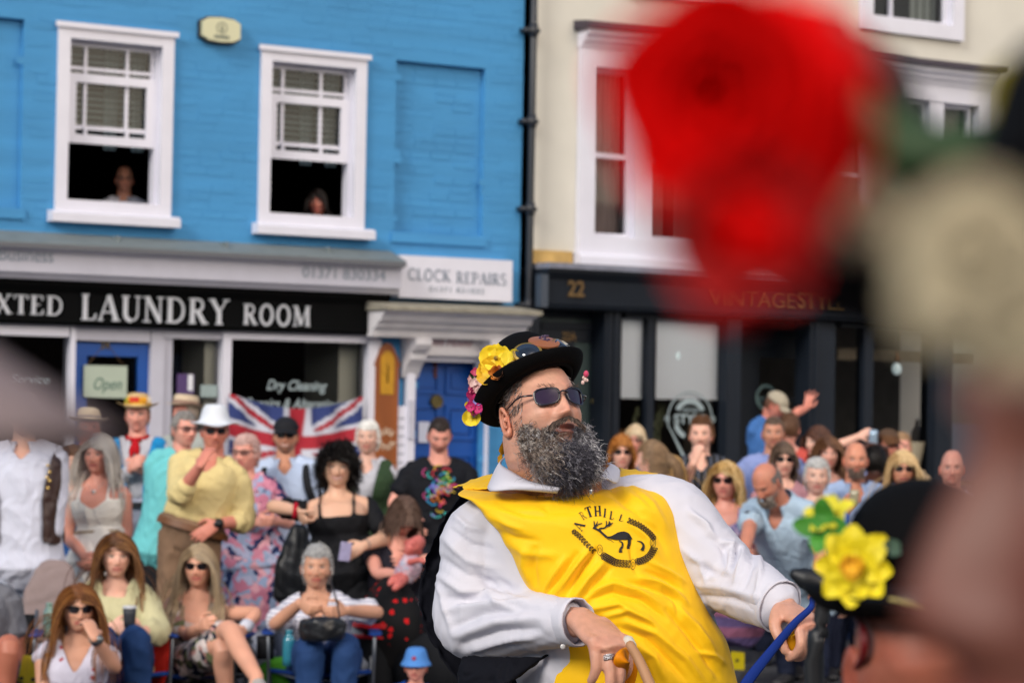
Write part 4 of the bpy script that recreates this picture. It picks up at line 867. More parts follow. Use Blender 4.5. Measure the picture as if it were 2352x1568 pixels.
def revolve(prof, R, org, sx=.95, sy=1.16, n=40, off=(0, 0, 0), tilt=0, curl=0, wav=0, seed=0, hroll=0):
    V = []; q = np.array(prof, float); A = np.array(Matrix.Rotation(math.radians(tilt), 3, 'X') @ Matrix.Rotation(math.radians(hroll), 3, 'Y')); rmax = q[:, 0].max()
    for rr, z in q:
        for j in range(n):
            a = 2*PI*j/n; x, y = rr*sx*math.sin(a), -rr*sy*math.cos(a); V.append((x, y, z+curl*(max(rr-.09, 0)/.05)*(math.sin(a)**2)+(wav*math.sin(3*a+seed)+wav*.6*math.sin(5*a+2*seed))*max(0, rr-.08)*8))
    V = (np.array(V)@A.T+np.array(off)); Fq = [(i*n+j, (i+1)*n+j, (i+1)*n+(j+1) % n, i*n+(j+1) % n) for i in range(len(q)-1) for j in range(n)]
    return V@R.T+org, Fq
HP = {'sun': [(.0, .098), (.05, .098), (.078, .088), (.090, .05), (.094, .012), (.10, .006), (.125, -.001), (.148, -.004), (.150, -.001), (.145, .001), (.10, .002), (.088, 0), (.088, -.01)],
      'boater': [(.0, .082), (.07, .084), (.088, .078), (.091, .02), (.094, .004), (.14, -.004), (.145, -.002), (.14, .0), (.09, -.002)],
      'floppy': [(.0, .105), (.045, .108), (.07, .098), (.084, .06), (.094, .01), (.105, -.002), (.13, -.010), (.155, -.018), (.158, -.014), (.15, -.012), (.1, -.004), (.09, -.01)],
      'bucket': [(.0, .085), (.05, .085), (.078, .075), (.092, .03), (.098, .0), (.112, -.03), (.128, -.055), (.130, -.052), (.1, -.005), (.09, 0)],
      'bowler': [(.0, .140), (.03, .138), (.060, .122), (.080, .092), (.089, .05), (.092, .02), (.094, .004), (.104, .0), (.118, .001), (.130, .010), (.134, .018), (.131, .019), (.117, .008), (.1, .006), (.09, -.004), (.088, .01)]}
def make_hat(kind, colr, R, org, parent, band=None, off=(0, .004, .055), tilt=-6, k=1.0, seed=0, curl=.012, wav=.0, decor=None, hroll=0):
    if kind in ('cap', 'flatcap'):
        mb = MB(); V, Fq = ellipsoid((0, .006, .045), (.086, .108, .086 if kind == 'cap' else .062), 32, 18); keep = [f for f in Fq if all(V[i, 2] > .038 for i in f)]
        V = V*np.array([1, 1, 1]); mb.add(V*k@R.T+org, keep)
        pv = []; n = 14
        for i in range(n+1):
            a = PI*(.16+.68*i/n); 
            for s_, rr in enumerate((0, .5, 1.0)):
                x = -math.cos(a)*.082; y = -.09*math.sin(a)-.012-rr*.072*math.sin(a)**.7; z = .048-rr*.020-.010*(x/.08)**2*(1+rr); pv.append((x, y, z)); pv.append((x, y, z-.004))
        Fp = []
        for i in range(n):
            for s_ in range(2): a0 = i*6+s_*2; b0 = (i+1)*6+s_*2; Fp += [(a0, a0+2, b0+2, b0), (a0+1, b0+1, b0+3, a0+3)]
            Fp += [(i*6+4, i*6+5, (i+1)*6+5, (i+1)*6+4)]
        mb.add(np.array(pv)*k@R.T+org, Fp); return mb.build('cap', colr, parent, smooth=True)
    mb = MB(); V, Fq = revolve([(a*k, b*k) for a, b in HP[kind]], R, org, off=off, tilt=tilt, curl=curl, wav=wav, seed=seed, hroll=hroll); mb.add(V, Fq); h = mb.build('hat', colr, parent, smooth=True)
    sf = h.modifiers.new('s', 'SUBSURF'); sf.levels = 1; sf.render_levels = 1
    if band is not None:
        b = MB(); V, Fq = revolve([(.0955*k, .008*k), (.094*k, .034*k), (.091*k, .034*k)], R, org, off=off, tilt=tilt, hroll=hroll); b.add(V, Fq); b.build('hat_band', band, h, smooth=True)
    return h
m_frame = M('black_glasses_frame', '15131a', .25); m_lens = M('dark_lens', '140f14', .08, coat=1); m_clear = glass('clear_lens', trans=.85)
def glasses(R, org, parent, up=False, clear=False, k=1.0, lens=None, fr=None, yofs=0):
    mb = MB(); o = np.array([0, -.1035+yofs, .011]) if not up else np.array([0, -.068, .098]); A = np.array(Matrix.Rotation(-1.05 if up else 0, 3, 'X'))
    def L(pts): return ((np.array(pts)@A.T)+o)*k
    for sx in (1, -1):
        n = 18; ring = []
        for i in range(n):
            a = 2*PI*i/n; cx, cz = math.cos(a), math.sin(a); x = sx*.032+.0245*np.sign(cx)*abs(cx)**.6*(1+.10*cz); z = (.0185+.002*cx*sx)*np.sign(cz)*abs(cz)**.65-.002; ring.append((x, .0045+8*(x*x)*.9, z))
        ring = np.array(ring); inner = ring.copy(); inner[:, 0] = sx*.032+(ring[:, 0]-sx*.032)*.86; inner[:, 2] *= .84; c0 = ring.mean(0)+[0, -.002, 0]
        v = np.vstack([ring, inner, inner+[0, -.002, 0], ring+[0, -.003, 0], [c0]]); m0 = n
        f = [(i, (i+1) % n, n+(i+1) % n, n+i) for i in range(n)]+[(3*n+i, 2*n+i, 2*n+(i+1) % n, 3*n+(i+1) % n) for i in range(n)]+[(i, 3*n+i, 3*n+(i+1) % n, (i+1) % n) for i in range(n)]
        mb.add(L(v)@R.T+org, f, 0); mb.add(L(v)@R.T+org, [(n+i, n+(i+1) % n, 4*n) for i in range(n)], 1)
        v, f = sweep(L([(sx*.057, .03, .006), (sx*.078, .05, .008), (sx*.080, .112, .0)] if not up else [(sx*.057, .03, .004), (sx*.085, .06, .0), (sx*.09, .1, -.01)]), [.0024, .002, .002], n=6, steps=6); mb.add(v@R.T+org, f, 0)
    v, f = sweep(L([(-.010, .001, .003), (0, -.002, .006), (.010, .001, .003)]), [.0022]*3, n=6, steps=4); mb.add(v@R.T+org, f, 0)
    return mb.build('glasses' if clear else 'sunglasses', [fr or m_frame, lens or (m_clear if clear else m_lens)], parent, smooth=True)
# body ---------------------------------------------------------------------------------------------------------
TORSO_M = [(-.17, .172, .128, 0), (-.10, .170, .126, 0), (0, .165, .122, 0), (.18, .158, .12, -.004), (.42, .158, .122, -.006), (.66, .176, .128, -.006), (.82, .168, .112, 0), (.91, .125, .085, .008), (.975, .082, .066, .01), (1.04, .056, .058, .006)]
TORSO_F = [(-.17, .182, .132, .004), (-.10, .178, .130, .004), (0, .168, .124, .004), (.22, .134, .102, 0), (.42, .130, .100, -.004), (.63, .150, .130, -.024), (.79, .142, .105, -.004), (.91, .108, .076, .006), (.975, .070, .056, .010), (1.04, .046, .048, .006)]
def smooth_edge(V, Fq, it=10):
    cnt = {}
    for f_ in Fq:
        for a, b in zip(f_, f_[1:]+f_[:1]): e = (a, b) if a < b else (b, a); cnt[e] = cnt.get(e, 0)+1
    E = np.array([e for e, c in cnt.items() if c == 1])
    if not len(E): return V
    V = V.copy()
    for _ in range(it):
        S = np.zeros_like(V); n = np.zeros(len(V)); np.add.at(S, E[:, 0], V[E[:, 1]]); np.add.at(S, E[:, 1], V[E[:, 0]]); np.add.at(n, E[:, 0], 1); np.add.at(n, E[:, 1], 1)
        m_ = n > 0; V[m_] = V[m_]*.4+.6*S[m_]/n[m_][:, None]
    return V
def person(label, f, d, yaw=0, pitch=0, roll=0, sex='m', skin='fair', hair=('short', '4a3626'), brow=None, head={}, _h=0, stub=None, k=1.0, fat=0, lean=(0, 0), byaw=None, hip=None,
           top='t', tcol=None, tinf=.0, nl=.02, vneck=0, strap=False, pants=None, skirt=None, el=None, wl=None, er=None, wr=None, hl={}, hr={}, seat=None, knees=None, feet=None,
           hat=None, spec=None, seed=None, group='spectators lining the street', ntwist=.6, bare_legs=False, shw=None, coll=False, hide_r=False, hide_l=False, nofeet=False, legs=True, neckd=None, slv=None, shoe='26262a', cropz=None, tuck=False, belt=None, vest=None, vopen=.03, beard=None, far=None):
    """f: face centre in picture pixels, d: distance in m. el/wl and er/wr: elbow and wrist (px, py, dz) on the picture's left and right."""
    if far is not None: P = lambda a, b, c: P0(a, b, c+far)
    else: P = globals()['P']
    seed = seed if seed is not None else int(abs(f[0]*7+f[1]*13)) % 9973; byaw = yaw*.4 if byaw is None else byaw; fem = sex == 'f'
    R = rotm(yaw, pitch, roll); H = P(*f, d); org = H+np.array([0, .06*k, -.0]) if False else H+R@np.array([0, .03*k, .012*k])
    mb, base = head_base(sex, fat, skin=skin, brow=brow or (hair[1] if isinstance(hair[1], str) else hair[1][0]) if hair else '6a5648', stub=stub, seed=seed, **head)
    hv = [v*k@R.T+org for v in mb.v]; mb.v = hv
    B = np.array(Matrix.Rotation(math.radians(byaw), 3, 'Z')); bx, by = B@np.array([1., 0, 0]), B@np.array([0, 1., 0])
    nb = org+R@np.array([0, .02, -.10])*k*ntwist+np.array([0, .02, -.10])*k*(1-ntwist)+np.array([0, 0, -.065*k])     # base of the neck
    if neckd is not None: nb = org+np.array(neckd)
    tl = (.50 if not fem else .475)*k; hp = nb+np.array([0, 0, -tl])+bx*lean[0]-by*lean[1]
    if hip is not None: hp = P(*hip[:2], d+hip[2]) if len(hip) == 3 else P(*hip, d)
    ax = hp*0+nrm(nb-hp); tl = np.linalg.norm(nb-hp); fy = nrm(by-np.dot(by, ax)*ax); fx = np.cross(fy, ax); fx = fx if fx@bx > 0 else -fx
    TT = TORSO_F if fem else TORSO_M; fw = 1+fat
    def torso(inf, t0=-.1, t1=1.04, belly=fat*.06):
        pts = []; rr = []
        for t, a, b_, yo in TT:
            if t < t0-.001 or t > t1+.001: continue
            g = math.exp(-((t-.28)/.25)**2); w_ = 1+fat*(.5 if t < .85 else .15)
            fl = inf+max(0, .12-t)*.09*(t0 < -.15); pts.append(hp+ax*tl*t+fy*(yo*k-belly*g)); rr.append(((a*k*w_+fl), (b_*k*w_+belly*g*.6+fl)))
        return sweep(pts, rr, n=30, steps=34, up=fy, sup=2.25)
    sw = shw or (.178 if not fem else .155)*k*(1+fat*.3); sh = [nb-fx*sw-ax*.078*k, nb+fx*sw-ax*.078*k]
    arms = []
    for s_, (E, W, hide) in enumerate(((el, wl, hide_l), (er, wr, hide_r))):
        sg = -1 if s_ == 0 else 1
        e = P(E[0], E[1], d+E[2]) if E is not None else sh[s_]+fx*sg*.05*k-np.array([0, 0, .285*k])+by*.02
        w_ = P(W[0], W[1], d+W[2]) if W is not None else e+fx*sg*-.01*k-np.array([0, 0, .235*k])-by*.06*k
        de = e-sh[s_]; L0 = np.linalg.norm(de); mx = .31*k; e = sh[s_]+de*min(1, mx*1.08/L0)*max(1, .24*k/L0)
        dw = w_-e; L1 = np.linalg.norm(dw); w_ = e+dw*min(1, .28*k/L1)
        arms.append((sh[s_], e, w_, hide))
    sk = []; ak = k*(.88 if fem else 1)*(1+fat*.45)
    for s_, (S_, e, w_, hide) in enumerate(arms):
        if hide: continue
        sk.append(sweep([S_, S_*.5+e*.5, e, e*.55+w_*.45, w_], [.052*ak, .047*ak, .040*ak, .040*ak, (.029*ak, .024*ak)], n=16, steps=18, up=fy))
        hh = (hl, hr)[s_]; D = nrm(P(hh['to'][0], hh['to'][1], d+hh['to'][2])-w_) if 'to' in hh else nrm(w_-e); sd = -1 if s_ == 0 else 1
        N = np.array(hh.get('n', (-sd*.8, .6, 0)), float); sk += hand_parts(w_, D, N, k*(.92 if fem else 1.02), hh.get('curl', .45), thumb=1, side=hh.get('side', -sd), spread=hh.get('spread', .05))
    low_t = .0 if top in ('dress', 'strap', 'off') else (.15 if vneck > .075 else .5)
    sk.append(torso(0, t0=low_t if top != 'bare' else -.1, belly=fat*.06))
    jaw = org+R@np.array([0, .030, -.055])*k; sk.append(sweep([jaw, jaw*.45+nb*.55, nb-ax*.04*k], [(.05*k if fem else .058*k), (.050*k if fem else .060*k)*(1+fat*.2), .07*k], n=20, steps=8, up=fy))
    for sg in (-1, 1): sk.append(sweep([nb+ax*.02*k, nb+fx*sg*.08*k-ax*.026*k, nb+fx*sg*sw*.95-ax*.072*k], [.046*k, .040*k, .052*ak], n=14, steps=8, up=fy))
    hipj = [hp-fx*.088*k-ax*.03*k, hp+fx*.088*k-ax*.03*k]; LEG = []
    for s_ in range(2):
        sg = -1 if s_ == 0 else 1
        if seat: 
            kn = P(*knees[s_][:2], d+knees[s_][2]); ft = P(*feet[s_][:2], d+feet[s_][2])
        else:
            g = .0 if hp[1] < 50 else 0; kn = hipj[s_]*np.array([1, 1, 0])+fx*sg*.02+np.array([0, 0, hp[2]*.50])-by*.03; ft = kn*np.array([1, 1, 0])+by*.03+np.array([0, 0, .09])
        LEG.append((hipj[s_], kn, ft))
    def leg_parts(inf, top_=0):
        o_ = []
        for a, kn, ft in LEG:
            o_.append(sweep([a, a*.5+kn*.5, kn, kn*.6+ft*.4, ft], [.088*k*fw+inf, .078*k*fw+inf, .055*k+inf, .054*k+inf, .037*k+inf*1.2], n=16, steps=20, up=fy))
        return o_
    if bare_legs and legs:
        for v, q in leg_parts(0): sk.append((v, q))
        for a, kn, ft in LEG: sk.append(sweep([ft, ft-np.array([0, 0, .05])-by*.05, ft-np.array([0, 0, .07])-by*.16], [.036*k, (.038*k, .03*k), (.036*k, .02*k)], n=12, steps=8, up=(0, 0, 1)))
    V, Fq = remesh(sk, .0065 if d < 13.3 else .008, 2); cc = np.tile(base, (len(V), 1))*(1+.05*wob(V, 14, seed))[:, None]
    kn_ = np.zeros(len(V))
    mb.add(V, Fq, 0, np.clip(cc, 0, 1)); z0 = V[:, 2].min()
    body = mb.build('person', m_skin, None, smooth=True); tag(body, label, 'person', group)
    # clothes
    wr_s = 1.0
    def cloth(parts, vox, mat, name, amp=.006, fr=9, cut=None, par=body, amp2=.003):
        V, Fq = remesh(parts, vox, 2); N = vnormals(V, Fq); V2 = V.copy()
        q = V@np.stack([fx, fy, ax], 1)
        wv = wob(q*np.array([1, 1, .55]), fr, seed, .9); w2 = wob(q*np.array([1.2, 1.2, .7]), fr*2.6, seed+5, 1.2)
        V2 = V+N*((-amp*np.abs(wv)**.6*1.4+amp)+amp2*w2)[:, None]
        if cut is not None:
            q3 = (V-nb); qq = np.stack([q3@fx, q3@fy, q3@ax], 1)/k; m_ = cut(qq); Fq = [f_ for f_ in Fq if not m_[list(f_)].any()]
            V2 = smooth_edge(V2, Fq)
        b = MB(); b.add(V2, Fq); return b.build(name, mat, par, smooth=True)
    if top:
        tm = tcol; inf = .014+tinf; parts = [torso(inf, t0=(.1 if tuck else -.02 if seat else -.3))]
        ss = {'t': .62, 'polo': .60, 'long': 1.9, 'roll': 1.35, 'none': 0, 'vest': 0, 'dress': 0, 'strap': 0, 'off': .6, 'sleeved': .6}[top] if slv is None else slv
        sleeve_name = {'vest': 'waistcoat', 'dress': 'dress', 'off': 'top', 'strap': 'top'}.get(top, 'shirt')
        if ss:
            for s_, (S_, e, w_, hide) in enumerate(arms):
                if hide: continue
                if ss <= 1: E_ = S_*(1-ss)+e*ss; pth = [S_, S_*.5+E_*.5, E_]; rd = [.058*ak+inf*.3, .052*ak+inf*.5, .050*ak+inf*.9]
                else: fr_ = ss-1; E_ = e*(1-fr_)+w_*fr_; pth = [S_, S_*.5+e*.5, e, e*.5+E_*.5, E_]; rd = [.056*ak+inf*.4, .050*ak+inf*.6, .046*ak+inf*.7, .044*ak+inf*.6, .036*ak+inf*.7]
                parts.append(sweep(pth, rd, n=18, steps=18, up=fy))
        if top not in ('strap', 'dress', 'off', 'none') or nl < .03:
            for sg in (-1, 1): parts.append(sweep([nb+ax*.0*k, nb+fx*sg*.08*k-ax*.024*k, nb+fx*sg*sw*.93-ax*.068*k], [.052*k+inf*.6, .046*k+inf*.6, .054*ak+inf*.5], n=14, steps=8, up=fy))
        NLz = nl
        if top in ('strap', 'dress'):
            def cut(q): 
                x = abs(q[:, 0]); return (q[:, 2] > -nl-.10*0) & ~((abs(x-.085) < .010) & strap & (q[:, 2] < .06)) | ((q[:, 1] < 0) & (q[:, 2] > -nl-vneck+vneck*np.clip(x/.09, 0, 1)) & (x < .075))
        elif top == 'off':
            def cut(q): x = abs(q[:, 0]); return (q[:, 2] > -.125) & (x < .175) & ~((abs(x-.10) < .011) & (q[:, 2] < .06)) 
        elif top == 'vest':
            def cut(q): x = abs(q[:, 0]); return ((q[:, 1] < .02) & (x < .022+.42*np.clip(q[:, 2]+.30, 0, .5)) & (q[:, 2] > -.34)) | (q[:, 2] > .0) | (x > .178)
        else:
            def cut(q): x = abs(q[:, 0]); return (q[:, 2] > nl+.03) | ((np.hypot(q[:, 0]/.085, (q[:, 1]-.0)/.088) < 1) & (q[:, 2] > nl-.045)) | ((q[:, 1] < 0) & (q[:, 2] > -vneck-.02+vneck*x/.06) & (x < .06))
        to = cloth(parts, .009 if d < 13.3 else .011, tm, sleeve_name, cut=cut)
        if coll:       # open shirt collar
            b = MB(); n = 26; Vc = []
            for i in range(n+1):
                a = -PI*.86+2*PI*.86*i/n; sx_, cy_ = math.sin(a), math.cos(a); opn = max(0, -cy_-.2)
                for rr, zz in ((.068, .012), (.074, .030), (.098+.014*opn, -.012-.040*opn), (.094+.01*opn, -.018-.040*opn)):
                    Vc.append(nb+fx*sx_*rr*k*1.05+fy*(cy_*rr*k*1.0+.004)+ax*(zz-.012)*k)
            Fc = [(i*4+j, i*4+j+1, (i+1)*4+j+1, (i+1)*4+j) for i in range(n) for j in range(3)]
            b.add(Vc, Fc); c_ = b.build('collar', tm, to, smooth=True); sd_ = c_.modifiers.new('s', 'SOLIDIFY'); sd_.thickness = .002
    if vest is not None:
        def vcut(q): x = abs(q[:, 0]); return ((q[:, 1] < .0) & (x < vopen+.20*np.clip(q[:, 2]+.32, 0, .5))) | (q[:, 2] > .02) | (x > .20*(1+.5*fat)) | (q[:, 2] < -.58)
        cloth([torso(.038+tinf, t0=-.3 if not tuck else -.02)]+[sweep([nb+ax*.0*k, nb+fx*sg*.08*k-ax*.024*k, nb+fx*sg*sw*.86-ax*.062*k], [.052*k+.03, .046*k+.028, .054*ak+.018], n=14, steps=8, up=fy) for sg in (-1, 1)], .010, vest, 'waistcoat', cut=vcut)
    if belt is not None:
        b = MB(); v, q = sweep([hp+ax*.005*k, hp+ax*.045*k], [(.166*k*fw+.030+tinf, .126*k*fw+.030+tinf)]*2, n=30, steps=3, up=fy, sup=2.3, round_end=False, cap=False); b.add(v, q); b.build('belt', belt, body, smooth=True)
    if beard is not None:
        r_ = np.random.default_rng(seed+9); n = 700; x_ = r_.uniform(-.062, .062, n); z_ = r_.uniform(-.11, -.045, n); m_ = (abs(x_) > .026) | (z_ < -.072); x_, z_ = x_[m_], z_[m_]; y_ = -.098+.55*x_**2*14*.9+.25*(abs(z_+.06)); q = np.stack([x_*.86, y_, z_], 1)
        dd = np.stack([x_*2, -.7+0*x_, -1+0*x_], 1)+r_.normal(size=(len(x_), 3))*.3; mb2 = strands(q*k, dd/np.linalg.norm(dd, axis=1)[:, None], beard[1]*k, 6, .0022, hcol(len(x_), beard[0], r_), R, org, curl=.4, cfreq=20, clear=.8, seed=seed); mb2.build('beard', m_hair, body)
    if legs:
        if pants is not None:
            pp = leg_parts(.016)+[sweep([hp+ax*(.04 if tuck else .10)*k+fy*0, hp-ax*.02*k, hp-ax*.09*k], [(.166*k*fw+.024+tinf, .126*k*fw+.024+tinf) if tuck else (.160*k*fw, .122*k*fw), (.172*k*fw, .13*k*fw), (.15*k*fw, .11*k*fw)], n=24, steps=10, up=fy, sup=2.3)]
            cloth(pp, .013, pants, 'trousers', amp=.010, fr=7, amp2=.004)
        if skirt is not None:
            lo = skirt[1] if len(skirt) > 1 else .45
            if seat:
                for s_ in (0, 1): pass
                pp = [sweep([hp+ax*.12*k, hp-ax*.03*k], [(.15*k*fw, .12*k*fw), (.18*k*fw, .14*k*fw)], n=22, steps=6, up=fy)]
                for a, kn, ft in LEG: pp.append(sweep([a, a*.5+kn*.5, a*.12+kn*.88], [.11*k, .10*k, .085*k], n=18, steps=10, up=fy))
            else: pp = [sweep([hp+ax*.12*k, hp-ax*.02*k, hp-ax*.25*k, np.array([hp[0], hp[1], lo])], [(.15*k*fw, .12*k*fw), (.19*k*fw, .15*k*fw), (.22*k*fw, .18*k*fw), (.29*k*fw, .24*k*fw)], n=30, steps=22, up=fy)]
            cloth(pp, .013, skirt[0], 'skirt', amp=.012, fr=6)
        if not bare_legs or True:
            for a, kn, ft in LEG:
                b = MB(); fd = -by if not seat else nrm((ft-kn)*np.array([1, 1, 0])-by*.12); v, q = sweep([ft+fd*-.05+np.array([0, 0, -.045]), ft+np.array([0, 0, -.03]), ft+fd*.08+np.array([0, 0, -.05]), ft+fd*.17+np.array([0, 0, -.058])], [(.034*k, .036*k), (.040*k, .045*k), (.044*k, .032*k), (.036*k, .022*k)], n=14, steps=12, up=(0, 0, 1)); b.add(v, q); b.build('shoe', M('shoe_'+shoe, shoe, .6), body, smooth=True)
    if hair and hair[0] != 'bald': make_hair(hair[0], hair[1], R, org, seed, body, neck=nb, k=k)
    elif hair and hair[0] == 'bald' and False: pass
    if hat: make_hat(hat[0], hat[1], R, org, body, band=hat[2] if len(hat) > 2 else None, k=k, seed=seed, **(hat[3] if len(hat) > 3 else {}))
    if spec: glasses(R, org, body, up='up' in spec, clear='clear' in spec, k=k)
    return dict(o=body, R=R, org=org, nb=nb, hp=hp, fx=fx, fy=fy, ax=ax, arms=arms, k=k, base=base, legs=LEG, tl=tl, torso=torso, d=d)
# ------------------------------------------------------------------ the crowd
def cm(name, c, **k): return M(name, c, k.pop('rough', .82), var=k.pop('var', .05), vscale=9, spec=.2, **k)
denim = cm('blue_denim', '24406e', var=.12); blk = cm('black_cotton', '17181c'); wht = cm('white_linen', 'c9ccdc'); pale = cm('pale_blue_shirt', '9fb4d6'); navy = cm('navy_trousers', '1c2236')
straw = cm('straw', 'c6a878', bump=.4, bscale=300); cream_hat = cm('cream_straw', 'c9b79c', bump=.4, bscale=300); choc = M('brown_leather', '6b4426', .45)
leather = M('black_leather', '191b1f', .35, bump=.15, bscale=90); khaki = cm('grey_brown_trousers', '7d6450', var=.08)
PP = {}
def P(px, py, d): return P0(px, py, d*(1.20 if px < 1200 else 1.27))      # the crowd stands about 13 to 18 m off
def wp(p, x, y, z): return p['org']+p['R']@(np.array([x, y, z])*p['k'])
# left side
p = PP['waist'] = person('man in open brown waistcoat and loose pale shirt at the left of the crowd', (56, 958), 11.6, yaw=10, fat=.22, hair=('short', '6a6058'), coll=True, top='long', vneck=.075, tcol=wht, tinf=.012, pants=cm('pale_linen_trousers', 'aab2c2'),
    vest=M('dark_brown_leather', '3a2622', .45), vopen=.12, er=(128, 1130, 0), wr=(122, 1235, -.05), el=(-25, 1130, 0), wl=(-25, 1230, 0), hip=(56, 1262, 0))
for dx, dz in ((.155, -.13), (.165, -.17), (.15, -.2), (.165, -.22), (.155, -.26)): b = MB(); v, f = ellipsoid(p['nb']+p['fx']*dx-p['fy']*.165+p['ax']*dz, (.009, .004, .009), 8, 5); b.add(v, f); b.build('badge', M('enamel_badge', 'b99a55', .3, metal=.5), p['o'])
person('man in straw trilby half hidden behind the blurred grey cap peak', (203, 990), 14.4, yaw=15, fat=.1, hair=('short', '8a7a6c'), coll=True, top='long', tcol=cm('white_shirt', 'b8b8c0'), pants=navy, vest=cm('navy_jacket', '20242e'), hat=('sun', cream_hat, M('grey_hat_band', '8a7c74', .8), dict(curl=.02)), skin='red')
person('smiling woman with long brown hair and raised sunglasses beside the silver haired woman', (164, 1066), 13.2, yaw=10, roll=10, sex='f', hair=('long', ['6a4a32', '8a6444', '54382a']), head=dict(smile=1.0), top='t', tcol=cm('teal_dress', '2c6a8c'), skirt=(cm('blue_skirt', '24487c'), .5), spec='up')
p = PP['white'] = person('woman with long silver hair in a white strappy sundress', (222, 1050), 12.1, yaw=-14, pitch=2, sex='f', hair=('long', ['b8b4b2', 'd0ccc8', '9a9692', 'beb6ac']), head=dict(mouth_open=.2), top='dress', nl=.10, vneck=.06, strap=True, skin='pink',
    tcol=cm('white_cotton', 'eeece8'), skirt=(cm('white_cotton', 'eeece8'), .45), el=(160, 1205, 0), wl=(196, 1280, -.16), er=(290, 1208, 0), wr=(235, 1283, -.16), hl=dict(to=(222, 1296, -.18)), hr=dict(to=(206, 1296, -.18)), hip=(232, 1262, 0))
b = MB(); q = p['nb']-p['fy']*.128-p['ax']*.06; v, f = ellipsoid(q, (.013, .004, .013), 12, 6); b.add(v, f)
for sx in (-1, 1): v, f = sweep([q, p['nb']+p['fx']*sx*.06-p['fy']*.085], [.0012, .0012], n=5, steps=4); b.add(v, f)
b.build('pendant_necklace', M('silver', 'd8d8d8', .25, metal=.7), p['o'], smooth=True)
b = MB(); v, f = sweep([p['hp']+p['ax']*.10, p['hp']+p['ax']*.115], [(.157, .124)]*2, n=30, steps=3, up=p['fy'], sup=2.3, round_end=False, cap=False); b.add(v, f); b.build('rope_belt', M('beige_rope', 'a8957c', .8), p['o'])
p = PP['morris'] = person('morris dancer with flowered straw hat, bright blue waistcoat and red neckerchief', (315, 958), 13.5, yaw=4, fat=.04, hair=('short', ['7a5a40', '5a4030']), skin='pink', coll=True, top='long', tcol=cm('white_shirt', 'b8b8c0'), vest=cm('bright_blue_felt', '1f86c0'), vopen=.045,
    pants=cm('white_trousers', 'b4b8ca'), belt=M('black_leather', '191b1f', .35), tuck=True, hat=('sun', straw, cm('yellow_hat_ribbon', 'c9a23a'), dict(curl=.03, tilt=-2)), el=(266, 1100, 0), wl=(300, 1078, -.16), er=(375, 1110, 0), wr=(330, 1082, -.16), hl=dict(curl=.8), hr=dict(curl=.8), hip=(318, 1170, 0))
b = MB(); r_ = np.random.default_rng(5)
for q_ in ((-.03, 'c82a1e'), (.0, 'c82a1e'), (.03, 'd99a1c'), (.05, 'd99a1c'), (-.06, '7a8a30'), (-.045, 'd9a82c'), (.075, 'cfc4b0')):
    for j in range(7): 
        a = j*.9; v, f = ellipsoid(wp(p, q_[0]+.012*math.cos(a), -.10+.3*q_[0]**2*10, .105+.012*math.sin(a)), (.010, .008, .010), 8, 5); b.add(v, f, 0, srgb(q_[1]))
b.build('hat_flowers', M('silk_flowers', 'ffffff', .7, attr='Col'), p['o'].children[-1] if False else p['o'])
nk = cm('red_neckerchief', 'b0101c'); b = MB(); nb = p['nb']; v, f = sweep([nb+p['fx']*.07*math.sin(a)-p['fy']*.075*math.cos(a)+p['ax']*.02*(1-math.cos(a)) for a in np.linspace(-3, 3, 12)], [.014]*12, n=8, steps=30); b.add(v, f)
for dx in (-.02, .015): v, f = sweep([nb-p['fy']*.09, nb-p['fy']*.145+p['fx']*dx-p['ax']*.07, nb-p['fy']*.15+p['fx']*dx*1.6-p['ax']*.15], [.014, (.022, .006), (.012, .004)], n=8, steps=8); b.add(v, f)
b.build('neckerchief', nk, p['o'], smooth=True)
for dx, dz, rr in ((-.11, -.17, .026), (-.085, -.22, .016)): b = MB(); v, f = ellipsoid(nb+p['fx']*dx-p['fy']*.165+p['ax']*dz, (rr, .006, rr), 14, 6); b.add(v, f); b.build('badge', M('orange_badge', 'b0692c', .4), p['o'], smooth=True)
person('man in a cream panama hat behind the white hat', (418, 952), 15.2, yaw=-45, hair=('short', 'a89a8c'), skin='red', top='t', tcol=cm('grey_shirt', '9aa09c'), pants=navy, hat=('boater', cream_hat, M('brown_hat_band', '7a5a50', .8), dict(curl=.015)))
person('grey haired man with glasses in a turquoise t-shirt', (428, 992), 13.1, yaw=38, byaw=25, fat=.12, hair=('short', ['8a8682', '6e6a66']), skin='pink', top='t', tcol=cm('turquoise_cotton', '6cc0c4'), tinf=.02, pants=cm('black_trousers', '1a1c22'), spec='clear', el=(366, 1160, -.05), wl=(400, 1210, -.2), hip=(385, 1240, 0))
p = PP['yellow'] = person('tall man in a white sun hat and pale yellow shirt holding his chin', (494, 996), 11.9, yaw=12, pitch=-4, byaw=-8, hair=('fringe', 'b0aaa6'), skin='red', head=dict(age=1), top='roll', coll=True, vneck=.08, tuck=True, tinf=.022, tcol=cm('pale_yellow_shirt', 'd6c48c', var=.08), pants=khaki, belt=choc,
    hat=('floppy', cm('white_sun_hat', 'd6dbe2'), None, dict(curl=.008, wav=.010, tilt=-4)), spec='dark', el=(412, 1142, -.20), wl=(462, 1066, -.30), hl=dict(to=(488, 1010, -.22), n=(.5, .8, 0), curl=.6, side=1), er=(556, 1160, 0), wr=(500, 1202, -.16), hr=dict(to=(442, 1238, -.2), n=(0, 1, -.2), curl=.35), hip=(440, 1222, 0), shw=.19)
